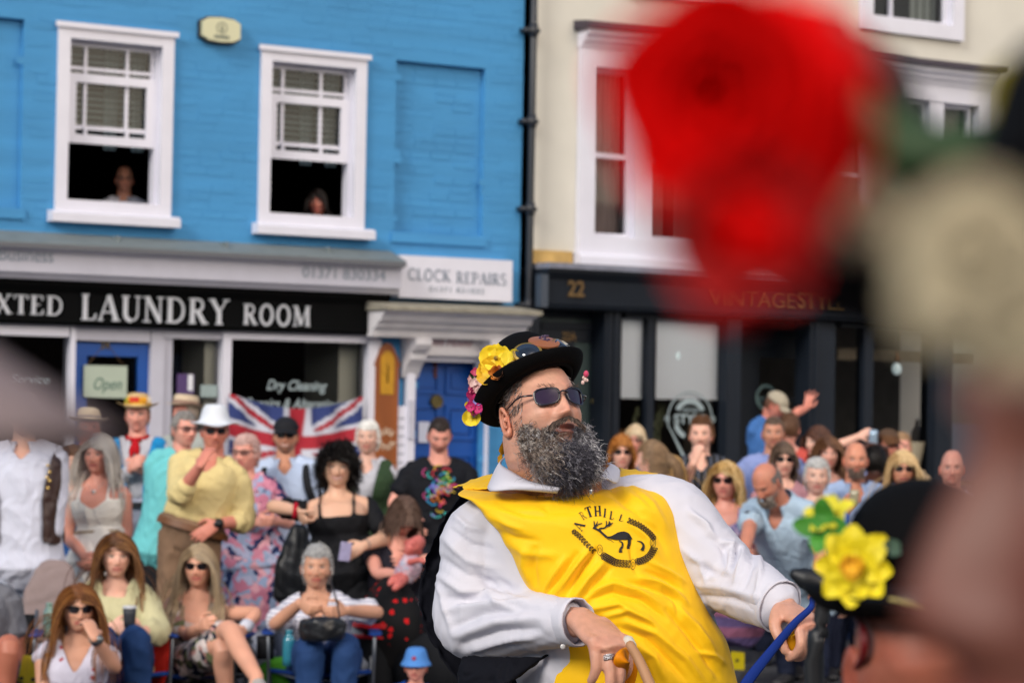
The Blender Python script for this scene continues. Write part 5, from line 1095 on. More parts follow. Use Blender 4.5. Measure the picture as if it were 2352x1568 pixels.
b = MB(); w_ = p['arms'][1][2]; e_ = p['arms'][1][1]; d_ = nrm(w_-e_); v, f = sweep([w_-d_*.02, w_+d_*.012], [.031, .031], n=16, steps=3, round_end=False); b.add(v, f); v, f = ellipsoid(w_-np.array([0, .03, 0]), (.02, .008, .02), 14, 6); b.add(v, f); b.build('wristwatch', M('dark_metal_watch', '2a2c30', .3, metal=.5), p['o'], smooth=True)
floral1 = M('pink_blue_floral_dress', '8f9cb8', .8, pat=pat_floral(['b8728a', '232f58', 'a6a9c4', 'c27f94', '8fa0c0', 'd39ca8'], 19, .2), spec=.2)
p = PP['floral'] = person('woman in a long pink and blue floral dress behind the yellow shirt', (560, 1046), 12.9, yaw=-20, fat=.22, sex='f', hair=('pixie', ['c9a8a0', 'b8948c']), skin='pink', spec='clear', top='t', slv=.7, tcol=floral1, tinf=.02, skirt=(floral1, .25), el=(540, 1205, -.05), wl=(596, 1198, -.25), er=(660, 1190, 0), wr=(632, 1196, -.22), hl=dict(curl=.9), hr=dict(curl=.9), hip=(580, 1270, 0))
p = PP['cap'] = person('man in black cap and dark sunglasses carrying a backpack over a pale blue polo shirt', (656, 1006), 13.2, yaw=3, fat=.08, hair=('crop', '2c221c'), skin='tan', head=dict(smile=.8), stub=('3a2a22', .55), top='polo', coll=True, vneck=.075, tcol=cm('pale_polo', 'b2c2dc'), tinf=.012, pants=denim, hat=('cap', cm('black_cap', '1e1f24')), spec='dark', hip=(668, 1250, 0), shw=.2)
b = MB()
for sx in (-1, 1):
    q = [p['nb']+p['fx']*sx*.125+p['fy']*.12-p['ax']*.05, p['nb']+p['fx']*sx*.125-p['ax']*.018+p['fy']*.0, p['nb']+p['fx']*sx*.135-p['fy']*.12-p['ax']*.08, p['nb']+p['fx']*sx*.15-p['fy']*.165-p['ax']*.2, p['nb']+p['fx']*sx*.19-p['fy']*.10-p['ax']*.33]
    v, f = sweep(q, [(.026, .008)]*5, n=10, steps=22, up=p['fy']+.01); b.add(v, f)
v, f = sweep([p['nb']+p['fy']*.2-p['ax']*.02, p['nb']+p['fy']*.22-p['ax']*.2, p['nb']+p['fy']*.2-p['ax']*.42], [(.12, .07), (.15, .10), (.14, .09)], n=20, steps=8, up=p['fy']); b.add(v, f)
tag(b.build('backpack', cm('black_nylon', '1b1c20'), smooth=True), 'black backpack with padded straps worn over the pale polo shirt', 'backpack')
p = PP['curly'] = person('woman with black curly hair in a black off-shoulder top holding a phone', (775, 1080), 11.9, yaw=3, sex='f', fat=.34, k=1.0, hair=('curly', ['120e0e', '1c1614', '0c0a0a']), brow='1c1410', skin='olive', head=dict(smile=.9), top='off', slv=.7, tcol=blk, pants=blk,
    el=(628, 1162, -.1), wl=(682, 1172, -.26), hl=dict(to=(700, 1196, -.26), curl=1.3), er=(880, 1222, -.05), wr=(836, 1252, -.22), hr=dict(to=(796, 1274, -.26), curl=.5, n=(.2, 1, 0)), spec='up', hip=(785, 1290, 0), shw=.18)
b = MB(); A_ = p['arms'][0]; d_ = nrm(A_[2]-A_[1]); r_ = np.random.default_rng(3)
for i in range(16): a = i*PI/8; v, f = ellipsoid(A_[2]-d_*.015+.034*(math.cos(a)*nrm(np.cross(d_, [0, 1, 0]))+math.sin(a)*np.array([0, 1, 0])), (.013, .013, .013)*(r_.uniform(.8, 1.2, 3)), 8, 5); b.add(v, f)
b.build('scrunchie', cm('red_scrunchie', 'b0142c'), p['o'], smooth=True)
b = MB(); A_ = p['arms'][1]; d_ = nrm(A_[2]-A_[1]); v, f = sweep([A_[2]-d_*.02, A_[2]-d_*.012], [.033, .033], n=16, steps=3, round_end=False, cap=False); b.add(v, f); b.build('bracelet', M('silver', 'd8d8d8', .25, metal=.7), p['o'], smooth=True)
def rbox(w_, d_, h_, cpos, R_=None, name='box', mat=None, bev=.004, **k):
    b = MB(); b.box(-w_/2, w_/2, -d_/2, d_/2, -h_/2, h_/2); o = b.build(name, mat, mw=None, **k); o.matrix_world = Matrix.Translation(Vector(cpos)) @ (R_ or Matrix.Identity(3)).to_4x4(); bv = o.modifiers.new('b', 'BEVEL'); bv.width = bev; bv.segments = 3; return o
tag(rbox(.066, .009, .11, P(793, 1266, 11.9-.30), Matrix.Rotation(math.radians(8), 3, 'Y') @ Matrix.Rotation(.2, 3, 'Z'), 'phone', M('lilac_phone_case', '9a96b8', .3, var=.2, vscale=30)), 'lilac mobile phone in the hand of the woman in black', 'phone')
person('white haired woman in a dark green waistcoat by the clock sign', (843, 1010), 14.2, yaw=-4, sex='f', hair=('pixie', ['d9d7d2', 'efeee9']), brow='b0a8a0', skin='old', head=dict(smile=.5, age=1), top='long', coll=True, vneck=.07, tcol=cm('white_shirt', 'b8b8c0'), vest=cm('green_quilted_gilet', '33472f'), vopen=.03, pants=navy, fat=.1, tinf=.01)
dogm = M('black_tee_with_neon_print', '14161b', .8)
p = PP['tee'] = person('young man looking down in a black t-shirt with a neon swirl print', (1010, 1008), 13.5, yaw=8, pitch=-24, byaw=6, hair=('crop', ['2c2320', '3a2c26']), skin='pink', stub=('4a3026', .5), fat=.06, top='t', tcol=cm('black_tee', '14161c'), tinf=.015, pants=cm('dark_shorts', '1c1e26'), el=(915, 1136, 0), wl=(938, 1196, -.1), hl=dict(to=(970, 1232, -.2), curl=.3), er=(1080, 1140, 0), wr=(1070, 1230, -.1), shw=.195, neckd=(-.0, .045, -.175))
b = MB(); r_ = np.random.default_rng(8); cc = ['d04a8c', 'e0c030', '38a0d8', '60c060', 'e08030', '8a50c8', '40c8c0', 'd83040']
def tee_pt(px, py): 
    return np.array(P(px, py, 13.36))
for i in range(70):
    cx, cy = r_.normal(1012, 17), r_.normal(1125, 30); 
    if abs(cx-1012) > 32 or abs(cy-1128) > 62: continue
    a0 = r_.uniform(0, 6.28); R0 = r_.uniform(5, 14); pts = [tee_pt(cx+R0*math.cos(a0+t_*2.4)*1.0, cy+R0*math.sin(a0+t_*2.4)*.8) for t_ in np.linspace(0, 1, 7)]
    v, f = sweep(pts, [.0035]*7, n=6, steps=10); b.add(v, f, 0, srgb(cc[i % 8]))
pr = b.build('shirt_print', M('neon_print', 'ffffff', .7, attr='Col'), p['o'])
for i in range(6): pass
# woman with a baby
redfl = M('black_and_red_floral_skirt', '101012', .8, pat=pat_spots('c01418', 15, .26), spec=.2)
p = PP['mum'] = person('seated woman with bobbed brown hair bending her head over a baby', (926, 1196), 11.8, yaw=28, pitch=-48, byaw=15, sex='f', hair=('bob', ['5a463c', '6e5a50', '4a3830']), skin='pink', top='t', slv=.3, vneck=.09, tcol=cm('plum_black_top', '1c1a24'), skirt=(redfl, .5), pants=None, seat=True, knees=[(868, 1400, -.4), (935, 1400, -.4)], feet=[(870, 1560, -.45), (940, 1560, -.45)], hip=(895, 1452, .05), el=(862, 1300, -.1), wl=(915, 1318, -.3), er=(985, 1300, -.1), wr=(940, 1290, -.32), neckd=(-.03, .05, -.16))
b = MB(); v, f = sweep([P(885, 1370, 11.65), P(900, 1410, 11.3), P(905, 1520, 11.3)], [(.14, .10), (.16, .11), (.17, .11)], n=26, steps=18, up=(0, 1, 0), sup=2.5); b.add(v, f); b.build('skirt_front', redfl, p['o'], smooth=True)
def baby():
    mb, base = head_base('f', .3, skin='c8685e', brow='a06a58', eyes=False, head=None) if False else head_base('f', .35, skin='c66a62', brow='b07060', eyes=False, mouth_open=.8)
    R = rotm(20, 35, 50); org = P(951, 1254, 11.42); mb.v = [v*.62@R.T+org for v in mb.v]
    q = [P(948, 1275, 11.42), P(940, 1300, 11.42), P(925, 1325, 11.42)]
    V, Fq = remesh([sweep(q, [.04, .06, .05], n=14, steps=10), sweep([P(940, 1290, 11.37), P(965, 1285, 11.32), P(975, 1290, 11.3)], [.018, .017, .013], n=10, steps=8), sweep([P(925, 1322, 11.4), P(905, 1330, 11.3), P(895, 1342, 11.28)], [.03, .026, .018], n=10, steps=8), sweep([P(928, 1328, 11.36), P(915, 1342, 11.25), P(905, 1352, 11.23)], [.03, .024, .018], n=10, steps=8)], .006, 2)
    mb.add(V, Fq, 0, base); o = tag(mb.build('person', m_skin, smooth=True), 'crying red-faced baby lying across the lap of the seated woman', 'baby')
    V, Fq = remesh([sweep([P(947, 1280, 11.42), P(940, 1300, 11.42), P(926, 1326, 11.42)], [.052, .072, .062], n=16, steps=10)], .008, 2); V = V+vnormals(V, Fq)*(.004*wob(V, 40, 2))[:, None]; b = MB(); b.add(V, Fq); b.build('babygrow', M('pink_grey_print', 'b59aa8', .8, pat=pat_floral(['c8aeb8', '9fa4b8', 'b58a9a'], 40, .1)), o, smooth=True)
baby()
# seated row
stripe = M('white_striped_jersey', 'd3d3dc', .85, pat=pat_stripe('9a9cb0', .022, 2, .72), spec=.2)
p = PP['gran'] = person('seated elderly woman with grey hair, white striped t-shirt and handbag on her lap', (727, 1309), 10.9, yaw=4, sex='f', fat=.18, hair=('pixie', ['9c9c9c', 'bdbdbb', '848484']), brow='8a7a70', skin='cf9a7e', head=dict(age=1), top='t', slv=.75, vneck=.05, tcol=stripe, tinf=.012, pants=denim, seat=True,
    hip=(738, 1526, .12), knees=[(712, 1492, -.35), (792, 1486, -.35)], feet=[(710, 1640, -.35), (790, 1640, -.35)], el=(646, 1420, -.05), wl=(690, 1384, -.28), hl=dict(to=(716, 1404, -.34), curl=1.0), er=(852, 1404, -.05), wr=(790, 1401, -.28), hr=dict(to=(752, 1408, -.33), curl=.9))
b = MB(); V, Fq = remesh([sweep([P(700, 1445, 10.5), P(740, 1443, 10.46), P(780, 1443, 10.5)], [(.06, .045), (.065, .055), (.058, .045)], n=20, steps=16, up=(0, 1, 0), sup=3.2)], .008, 1); V = V+vnormals(V, Fq)*(.004*wob(V, 30, 2))[:, None]; b.add(V, Fq)
hb = b.build('handbag', leather, smooth=True); tag(hb, 'black leather handbag resting on the lap of the grey haired woman', 'handbag')
b = MB(); v, f = sweep([P(782, 1428, 10.48), P(772, 1375, 10.6), P(757, 1330, 10.72), P(750, 1325, 10.95)], [(.012, .005)]*4, n=8, steps=16, up=(1, 0, 0)); b.add(v, f); b.build('strap', leather, hb, smooth=True); b = MB(); v, f = ellipsoid(P(718, 1432, 10.43), (.006, .004, .006), 8, 5); b.add(v, f); b.build('clasp', M('silver', 'd8d8d8', .25, metal=.7), hb)
floral2 = M('black_white_peach_floral', 'c9b9b4', .8, pat=pat_floral(['1c2238', 'd2c6c2', 'b98a84', '22283a', 'c8c0be', '6b7050'], 26, .12), spec=.2)
p = PP['blonde'] = person('seated ash blonde woman in sunglasses and floral sundress with legs crossed', (454, 1307), 11.1, yaw=-2, sex='f', hair=('straight', ['a08c70', 'b59f80', '8c7860', '9a8a76']), brow='7a6450', skin='dca288', head=dict(smile=.4), top='strap', nl=.07, vneck=.03, strap=True, tcol=floral2, skirt=(floral2, .5), seat=True, bare_legs=True,
    hip=(440, 1530, .12), knees=[(508, 1482, -.38), (524, 1446, -.42)], feet=[(520, 1600, -.35), (590, 1556, -.75)], el=(408, 1420, 0), wl=(460, 1438, -.25), hl=dict(curl=.5), er=(545, 1408, 0), wr=(560, 1446, -.2), hr=dict(curl=.6), spec='dark', shoe='a8a4a0')
b = MB(); A_ = p['arms'][1]; d_ = nrm(A_[2]-A_[1]); v, f = sweep([A_[2]-d_*.06, A_[2]-d_*.02], [(.04, .036)]*2, n=16, steps=3); b.add(v, f); b.build('wrist_wrap', cm('white_lace', 'c4c8d4'), p['o'], smooth=True)
p = PP['sweater'] = person('seated woman with long brown hair in a pale yellow sweater holding a paper cup', (268, 1283), 10.8, yaw=14, pitch=-4, sex='f', fat=.12, hair=('long', ['5a3c28', '7a5434', '8e6238', '4a3022']), skin='fair', top='long', slv=1.5, tcol=cm('pale_yellow_knit', 'c2bd96', bump=.3, bscale=200), tinf=.030, pants=denim, seat=True,
    hip=(262, 1530, .12), knees=[(238, 1470, -.3), (312, 1468, -.4)], feet=[(240, 1640, -.3), (318, 1640, -.35)], el=(200, 1410, 0), wl=(262, 1436, -.26), hl=dict(to=(300, 1444, -.3), curl=.5), er=(348, 1414, 0), wr=(322, 1448, -.2), hr=dict(to=(296, 1440, -.3), curl=.7), spec='up')
b = MB(); c_ = P(297, 1440, 10.46); v, f = sweep([c_, c_+[0, 0, .10]], [.028, .036], n=18, steps=4, round_end=False); b.add(v, f); cu = b.build('paper_cup', M('dark_cup', '2c3038', .6), smooth=True); tag(cu, 'dark paper coffee cup with white lid held by the woman in the yellow sweater', 'cup'); b = MB(); v, f = sweep([c_+[0, 0, .10], c_+[0, 0, .112]], [.038, .034], n=18, steps=3, round_end=False); b.add(v, f); b.build('lid', M('white_lid', 'c9ccd2', .5), cu, smooth=True)
redd = M('white_blouse_red_motifs', 'cdc9d8', .8, pat=pat_spots('a8424c', 11, .17), spec=.2)
p = PP['auburn'] = person('seated auburn woman in sunglasses and white blouse with a hand at her nose', (181, 1405), 10.1, yaw=18, pitch=-2, sex='f', hair=('long', ['6e4426', '8a5a34', '5c381e', 'a0703e']), skin='cf9a80', top='t', slv=.05, vneck=.09, tcol=redd, pants=denim, seat=True,
    hip=(170, 1650, .1), knees=[(150, 1640, -.4), (240, 1640, -.4)], feet=[(150, 1800, -.35), (240, 1800, -.35)], el=(100, 1540, 0), wl=(110, 1630, -.1), er=(262, 1530, -.12), wr=(216, 1462, -.26), hr=dict(to=(200, 1415, -.20), curl=.6, n=(-.6, .8, 0), side=-1), spec='dark', shw=.165)
b = MB(); A_ = p['arms'][1]; d_ = nrm(A_[2]-A_[1]); v, f = sweep([A_[2]-d_*.03, A_[2]-d_*.005], [.031]*2, n=16, steps=3, round_end=False); b.add(v, f); v, f = ellipsoid(A_[2]-d_*.018+np.array([.024, -.022, 0]), (.02, .012, .022), 12, 6); b.add(v, f); b.build('wristwatch', M('steel_watch', '6a6e70', .3, metal=.7), p['o'], smooth=True)
person('seated spectator with bare knees cut off by the left edge', (-62, 1280), 10.5, yaw=10, fat=.1, hair=('short', '4a3a30'), top='t', tcol=cm('grey_tee', '6a6c74'), pants=None, seat=True, bare_legs=True, skin='b5705a', hip=(-50, 1530, .1), knees=[(-70, 1480, -.4), (22, 1482, -.38)], feet=[(-80, 1640, -.4), (5, 1650, -.35)])
p = PP['child'] = person('toddler in a blue bucket hat sitting low in a pushchair', (954, 1534), 10.7, yaw=-6, sex='f', k=.68, fat=.35, hair=None, skin='pink', top='t', tcol=cm('royal_blue_top', '1f4fa8'), pants=denim, seat=True, hat=('bucket', cm('sky_blue_hat', '4f86cc'), None, dict(wav=.004, off=(0, .0, .045), tilt=2)), hip=(950, 1660, .1), knees=[(930, 1680, -.25), (975, 1680, -.25)], feet=[(930, 1760, -.3), (975, 1760, -.3)])
b = MB(); v, f = ellipsoid(wp(p, .0, -.118, .075), (.012, .003, .012), 10, 5); b.add(v, f); b.build('hat_badge', cm('red_badge', 'a03c50'), p['o'])
# right side
person('woman with auburn fringe and round sunglasses just right of the grey beard', (1428, 1044), 13, yaw=3, sex='f', hair=('bob', ['a0662e', 'b87c3c', '8a5424']), skin='fair', top='t', tcol=cm('blue_print', '5a78a8'), pants=denim, spec='dark')
person('pale older woman with glasses peering from behind the auburn fringe', (1458, 1016), 14.8, yaw=-8, sex='f', hair=('bob', ['c2ab8c', 'd0bc9c']), skin='pink', top='t', tcol=cm('grey_tee', '6a6c74'), pants=navy, spec='clear')
person('girl with brown hair tied in a ponytail seen from behind', (1488, 1060), 12.5, yaw=-118, byaw=-140, sex='f', k=.96, hair=('ponytail', ['7c6248', '8e7254', '6a523c']), skin='fair', top='strap', nl=.06, strap=True, tcol=cm('white_vest', 'c4b8b4'), skirt=(denim, .6))
person('blonde girl turned away beside the ponytail', (1530, 1088), 12.9, yaw=-150, byaw=-150, sex='f', k=.92, hair=('long', ['a8844e', 'c09a60', '8e6c40']), skin='pink', top='strap', nl=.06, strap=True, tcol=cm('rust_top', '8a5a4a'), skirt=(denim, .6))
p = PP['can'] = person('man with swept brown hair in a black pinstriped shirt lifting a hand to his face', (1609, 1003), 13.2, yaw=-8, hair=('quiff', ['5c3e28', '7a5236', '6a482e']), skin='fair', stub=('6a4430', .35), top='polo', coll=True, vneck=.07, tcol=M('black_pinstripe', '15171d', .8, pat=pat_stripe('5a6070', .045, 0, .82)), tinf=.014, pants=navy,
    el=(1562, 1128, -.12), wl=(1596, 1058, -.26), hl=dict(to=(1606, 1014, -.24), curl=.9, n=(.7, .7, 0), side=1), er=(1668, 1130, 0), wr=(1660, 1220, -.05), hip=(1614, 1250, 0))
lil = M('lilac_print_top', '8c80ae', .8, pat=pat_floral(['c8b4c8', '5a60a0', 'a898b8'], 60, .05), spec=.2); rainbow = M('woven_skirt', '5a4a78', .85, pat=pat_stripe('8a5470', .13, 2, .5), var=.3)
person('woman with wavy blonde hair, sunglasses and a lilac patterned sundress', (1664, 1110), 11.8, yaw=-16, sex='f', fat=.08, hair=('wavy', ['b08c54', 'c9a670', '96743f', 'd2b684']), brow='8a6a44', skin='pink', top='strap', nl=.09, vneck=.03, strap=True, tcol=lil, skirt=(rainbow, .5), spec='dark', hip=(1676, 1300, 0), er=(1735, 1225, 0), wr=(1700, 1262, -.2), el=(1602, 1225, 0), wl=(1640, 1268, -.2))
person('balding man with grey beard in a pale blue polo shirt stooping forward', (1758, 1118), 11.5, yaw=-42, pitch=-38, byaw=-30, fat=.12, hair=('fringe', ['6e6864', '8a8480']), skin='c9866e', beard=(['8a8078', 'b0a498', '6a6058'], .035), stub=('8a8078', .7), top='polo', coll=True, vneck=.08, tcol=cm('ice_blue_polo', 'a3b9cc'), tinf=.018, pants=navy, hip=(1846, 1345, .35), el=(1716, 1240, -.15), wl=(1700, 1300, -.35), er=(1885, 1270, 0), wr=(1885, 1350, -.1), neckd=(.085, .10, -.125), shw=.2)
person('man with cropped brown hair in a cornflower blue shirt behind the stooping man', (1776, 1000), 13.7, yaw=-6, fat=.08, hair=('crop', ['5a483c', '7a6a5c']), skin='c48a70', top='long', coll=True, vneck=.09, tcol=cm('cornflower_shirt', '8796c8'), pants=navy, shw=.2)
person('woman with brown hair and tinted sunglasses beside the stooping man', (1800, 1061), 12.9, yaw=2, sex='f', hair=('bob', ['54443a', '6a584a']), skin='fair', top='t', tcol=cm('rose_top', 'b08088'), pants=navy, spec='dark')
person('man in beige cap and blue t-shirt reaching up to the doorway of the navy shop', (1786, 938), 17.0, yaw=58, pitch=-32, byaw=40, hair=('crop', '6a4a3a'), skin='red', top='t', tcol=cm('mid_blue_tee', '3f6ba8'), tinf=.015, pants=navy, hat=('cap', cm('beige_cap', 'a89f8c')), el=(1732, 1004, 0), wl=(1735, 1060, -.1), er=(1822, 955, .05), wr=(1852, 936, .1), hr=dict(to=(1862, 905, .1), curl=.35, spread=.25, n=(.3, 1, 0)), neckd=(-.06, .06, -.13))
person('person with short brown hair in a coral sleeveless top seen from behind', (1815, 988), 14.7, yaw=160, byaw=170, sex='f', hair=('short', ['5e4230', '704e38']), skin='pink', top='t', slv=.1, tcol=cm('coral_top', 'c8564c'), pants=navy)
p = person('woman with short white hair and blue top right of the stooping man', (1876, 1100), 12.2, yaw=-3, sex='f', hair=('pixie', ['b4b4b2', 'd2d2d0', 'a0a09e']), brow='8a7a70', skin='old', head=dict(age=1), top='t', vneck=.08, tcol=cm('royal_blue_top', '1f4fa8'), pants=navy)
person('teenage girl with long brown hair in a white top', (1903, 1047), 13.6, yaw=2, sex='f', hair=('long', ['54392a', '6a4834', '7e5a3e']), skin='d8a08e', top='strap', nl=.05, strap=True, tcol=cm('white_vest', 'c4b8b4'), pants=denim)
p = person('woman with dark hair and raised sunglasses holding a can up in the crowd', (1872, 1020), 14.3, yaw=-55, byaw=-10, sex='f', hair=('bob', ['4a3026', '5c3c2e']), skin='fair', top='t', tcol=cm('coral_top', 'c8564c'), pants=navy, spec='up', er=(1926, 1040, -.05), wr=(1972, 1002, -.1), hr=dict(to=(1998, 990, -.1), curl=.6, n=(.3, .8, -.4)))
b = MB(); c_ = P(2006, 1006, 14.15); v, f = sweep([c_-[0, 0, .06], c_-[0, 0, .055], c_+[0, 0, .055], c_+[0, 0, .06]], [.026, .033, .033, .026], n=18, steps=8, round_end=False); b.add(v, f); tag(b.build('drink_can', M('pale_blue_can', '9ab0c4', .25, metal=.4), smooth=True), 'pale blue drink can held up above the crowd', 'can')
p = PP['bald'] = person('bald man with short grey beard in a light blue shirt', (1966, 1062), 12.5, yaw=-2, fat=.12, hair=('bald', '6a5648'), brow='7a6252', skin='cf8c70', stub=('75655c', .8), beard=(['6a5a50', '8a7a70'], .012), top='polo', slv=1.6, coll=True, vneck=.075, tcol=pale, tinf=.014, pants=navy, el=(1905, 1215, -.05), wl=(1950, 1165, -.25), hl=dict(to=(1966, 1138, -.28), curl=1.0, n=(.6, .8, 0)), er=(2035, 1220, 0), wr=(2020, 1290, -.1), shw=.205)
b = MB(); c_ = P(1962, 1142, 12.5-.33); v, f = sweep([c_-[0, 0, .05], c_+[0, 0, .05]], [.026, .032], n=18, steps=4, round_end=False); b.add(v, f); tag(b.build('drinks_glass', M('pale_beer_cup', '9a9478', .2, coat=1), smooth=True), 'plastic cup of drink held at the chest of the bald man', 'cup')
person('dark haired person in a green top with a hand on their head, turned away', (2012, 1066), 13.4, yaw=165, byaw=160, hair=('short', ['120e0c', '1a1412']), skin='dark', top='t', tcol=cm('dark_green_top', '1c4634'), pants=navy, er=(2048, 1060, .05), wr=(2030, 1028, .0), hr=dict(to=(2010, 1022, 0), curl=.5, n=(0, 0, -1)))
person('man in a brown cap looking right at the back of the crowd', (2044, 1028), 14.2, yaw=22, hair=('short', '5a4434'), skin='c07a64', top='long', coll=True, tcol=cm('cornflower_shirt', '8796c8'), pants=navy, hat=('flatcap', cm('brown_wool_cap', '5c3e28')))
person('pink faced spectator half hidden behind the brown cap', (2070, 1032), 15.4, yaw=-10, hair=('short', 'a08060'), skin='pink', top='t', tcol=cm('sand_tee', '9a8468'), pants=navy)
person('woman with straight blonde fringe and black sunglasses at the right of the crowd', (2074, 1083), 12.3, yaw=-2, sex='f', hair=('fringe_long', ['c9ab7c', 'dcc194', 'b39468']), brow='8a6a44', skin='cd9276', head=dict(age=1), top='t', vneck=.05, tcol=cm('tan_top', 'b0826a'), pants=navy, spec='dark')
person('bald man in a striped white shirt behind the near blurred face', (2188, 1082), 12.1, yaw=-10, hair=('bald', '6a5648'), skin='c48a7a', top='polo', coll=True, vneck=.08, tcol=M('white_pinstripe', 'a8a8bc', .8, pat=pat_stripe('8a86a0', .03, 0, .7)), pants=navy)
# people at the upper windows
person('bald man with glasses and grey shirt looking out of the left upper window', (286, 416), 21.2, far=0, yaw=12, hair=('bald', '6a5648'), skin='c88a70', top='long', coll=True, tcol=cm('grey_shirt_pale', 'c8cad6'), legs=False, spec='clear', group='people at the upper windows')
person('woman with dark hair looking out of the right upper window', (728, 470), 21.9, far=0, yaw=-5, sex='f', hair=('bob', ['1a1412', '241a18']), skin='b06a58', top='t', tcol=blk, legs=False, group='people at the upper windows')
# ------------------------------------------------------------------ chairs and belongings among the crowd
mf = M('grey_steel_tube', '6a7078', .35, metal=.6); mbk = cm('black_canvas', '16181c'); mbl = cm('blue_canvas', '1c3f88'); mgy = cm('grey_canvas', '7e8694')
def camp_chair(px, py, d, yaw, fab, trim, label, k=1.0, holder=True, back=.30):
    A = Matrix.Translation(Vector(P(px, py, d))) @ Matrix.Rotation(math.radians(yaw), 4, 'Z'); o = empty('camping_chair', label=label, cat='chair', group='folding camping chairs of the seated row'); o.matrix_world = A
    W_, D_ = .27*k, .24*k; zs = -.05; g_ = -A.translation.z+.0
    b = MB(); v = [(-W_, -D_, zs+.03), (W_, -D_, zs+.03), (W_, D_, zs-.03), (-W_, D_, zs-.03)]; n = 8; V = []
    for j in range(n+1):
        for i in range(n+1): V.append((-W_+2*W_*i/n, -D_+2*D_*j/n, zs+.03-.06*j/n-.05*math.sin(PI*i/n)))
    b.add(V, [(j*(n+1)+i, j*(n+1)+i+1, (j+1)*(n+1)+i+1, (j+1)*(n+1)+i) for j in range(n) for i in range(n)]); s_ = b.build('seat', fab, o, smooth=True); q = s_.modifiers.new('s', 'SOLIDIFY'); q.thickness = .006
    b = MB(); V = []
    for j in range(n+1):
        for i in range(n+1): V.append((-W_*1.02+2.04*W_*i/n, D_+.02+.14*j/n+.04*math.sin(PI*i/n), zs-.02+(back)*j/n))
    b.add(V, [(j*(n+1)+i, j*(n+1)+i+1, (j+1)*(n+1)+i+1, (j+1)*(n+1)+i) for j in range(n) for i in range(n)]); s_ = b.build('backrest', fab, o, smooth=True); q = s_.modifiers.new('s', 'SOLIDIFY'); q.thickness = .006
    for sx in (-1, 1):
        b = MB()
        for pts in ([(sx*W_, D_, zs-.05), (sx*W_*1.03, D_+.16, zs-.02+back+.02)], [(sx*W_, -D_, g_), (sx*W_*1.05, -D_-.02, .17)], [(sx*W_, D_, g_), (sx*W_, D_, zs)], [(sx*W_, -D_, g_+.03), (sx*W_, D_, zs-.04)], [(sx*W_, D_, g_+.03), (sx*W_, -D_, zs+.02)]): v, f = sweep(pts, [.010, .010], n=8, steps=4); b.add(v, f)
        b.build('leg', mf, o, smooth=True)
        b = MB(); v, f = sweep([(sx*W_*1.05, -D_-.04, .18), (sx*W_*1.08, 0, .165), (sx*W_*1.06, D_+.08, .15)], [(.035, .008)]*3, n=10, steps=10, up=(0, 0, 1)); b.add(v, f); b.build('armrest', trim, o, smooth=True)
    b = MB(); v, f = sweep([(-W_, -D_, zs+.03), (0, -D_, zs+.01), (W_, -D_, zs+.03)], [.012]*3, n=8, steps=10); b.add(v, f); b.build('piping', trim, o, smooth=True)
    if holder: b = MB(); v, f = sweep([(-W_*1.1, -D_+.02, .04), (-W_*1.1, -D_+.02, .16)], [.045, .048], n=16, steps=4, round_end=False); b.add(v, f); b.build('cup_holder', mbk, o, smooth=True)
    return o
camp_chair(738, 1520, 10.95, 4, mgy, mbl, 'grey and blue camping chair under the elderly woman in stripes')
camp_chair(440, 1526, 11.2, -2, mbk, mbl, 'black camping chair with blue arms under the woman in the floral sundress')
camp_chair(262, 1526, 10.9, 14, mbk, mbl, 'dark camping chair under the woman in the pale yellow sweater')
camp_chair(170, 1650, 10.2, 12, mbl, mbk, 'low blue chair under the auburn haired woman', holder=False)
camp_chair(-45, 1526, 10.6, 10, mbk, mbl, 'black chair with blue arms at the left edge under the bare knees')
camp_chair(880, 1455, 11.95, 15, mbk, mf, 'black chair under the woman holding the baby', holder=False)
def slab(name, mat, label, cat, pts, rad, up=(0, 1, 0), sup=3.0, n=20, wr=.004, vox=.009, **k):
    V, Fq = remesh([sweep(pts, rad, n=n, steps=14, up=up, sup=sup)], vox, 1); V = V+vnormals(V, Fq)*(wr*wob(V, 22, len(label)))[:, None]; b = MB(); b.add(V, Fq); return tag(b.build(name, mat, smooth=True), label, cat)
slab('blanket', cm('taupe_blanket', '8a7a78'), 'taupe blanket draped over a chair back beside the pale linen trousers', 'blanket', [P(130, 1300, 11.4), P(118, 1360, 11.35), P(105, 1450, 11.3)], [(.10, .03), (.15, .05), (.17, .06)])
t_ = empty('folding_stool', tuple(P(868, 1432, 11.3)), label='round red topped black stool to the right of the elderly woman', cat='stool'); c0 = Vector(P(868, 1432, 11.3)); 
b = MB(); v, f = sweep([(0, 0, -.012), (0, 0, .012)], [.15, .15], n=36, steps=3, round_end=False); b.add(v, f); v, f = sweep([(0, 0, -.07), (0, 0, -.055)], [.14, .14], n=36, steps=3, round_end=False); b.add(v, f); b.build('seat', M('red_plastic', 'b01418', .35), t_, smooth=False)
b = MB(); v, f = sweep([(0, 0, -.071), (0, 0, -.4), (0, 0, -c0.z+.01)], [.12, .13, .15], n=30, steps=6, round_end=False); b.add(v, f); b.build('base', mbk, t_)
slab('shopping_bag', cm('lime_green_bag', '4f9a2c'), 'lime green shopping bag on the ground in front of the floral dress', 'bag', [P(645, 1530, 11.0), P(645, 1568, 11.0), P(645, 1640, 11.0)], [(.12, .06), (.13, .07), (.12, .07)], sup=5)
slab('carrier_bag', M('grey_translucent_plastic', '8a90a0', .3), 'crumpled grey plastic bag hanging beside the grey and blue chair', 'bag', [P(606, 1440, 11.2), P(603, 1490, 11.1), P(600, 1560, 11.1)], [(.03, .02), (.07, .05), (.09, .06)], wr=.014)
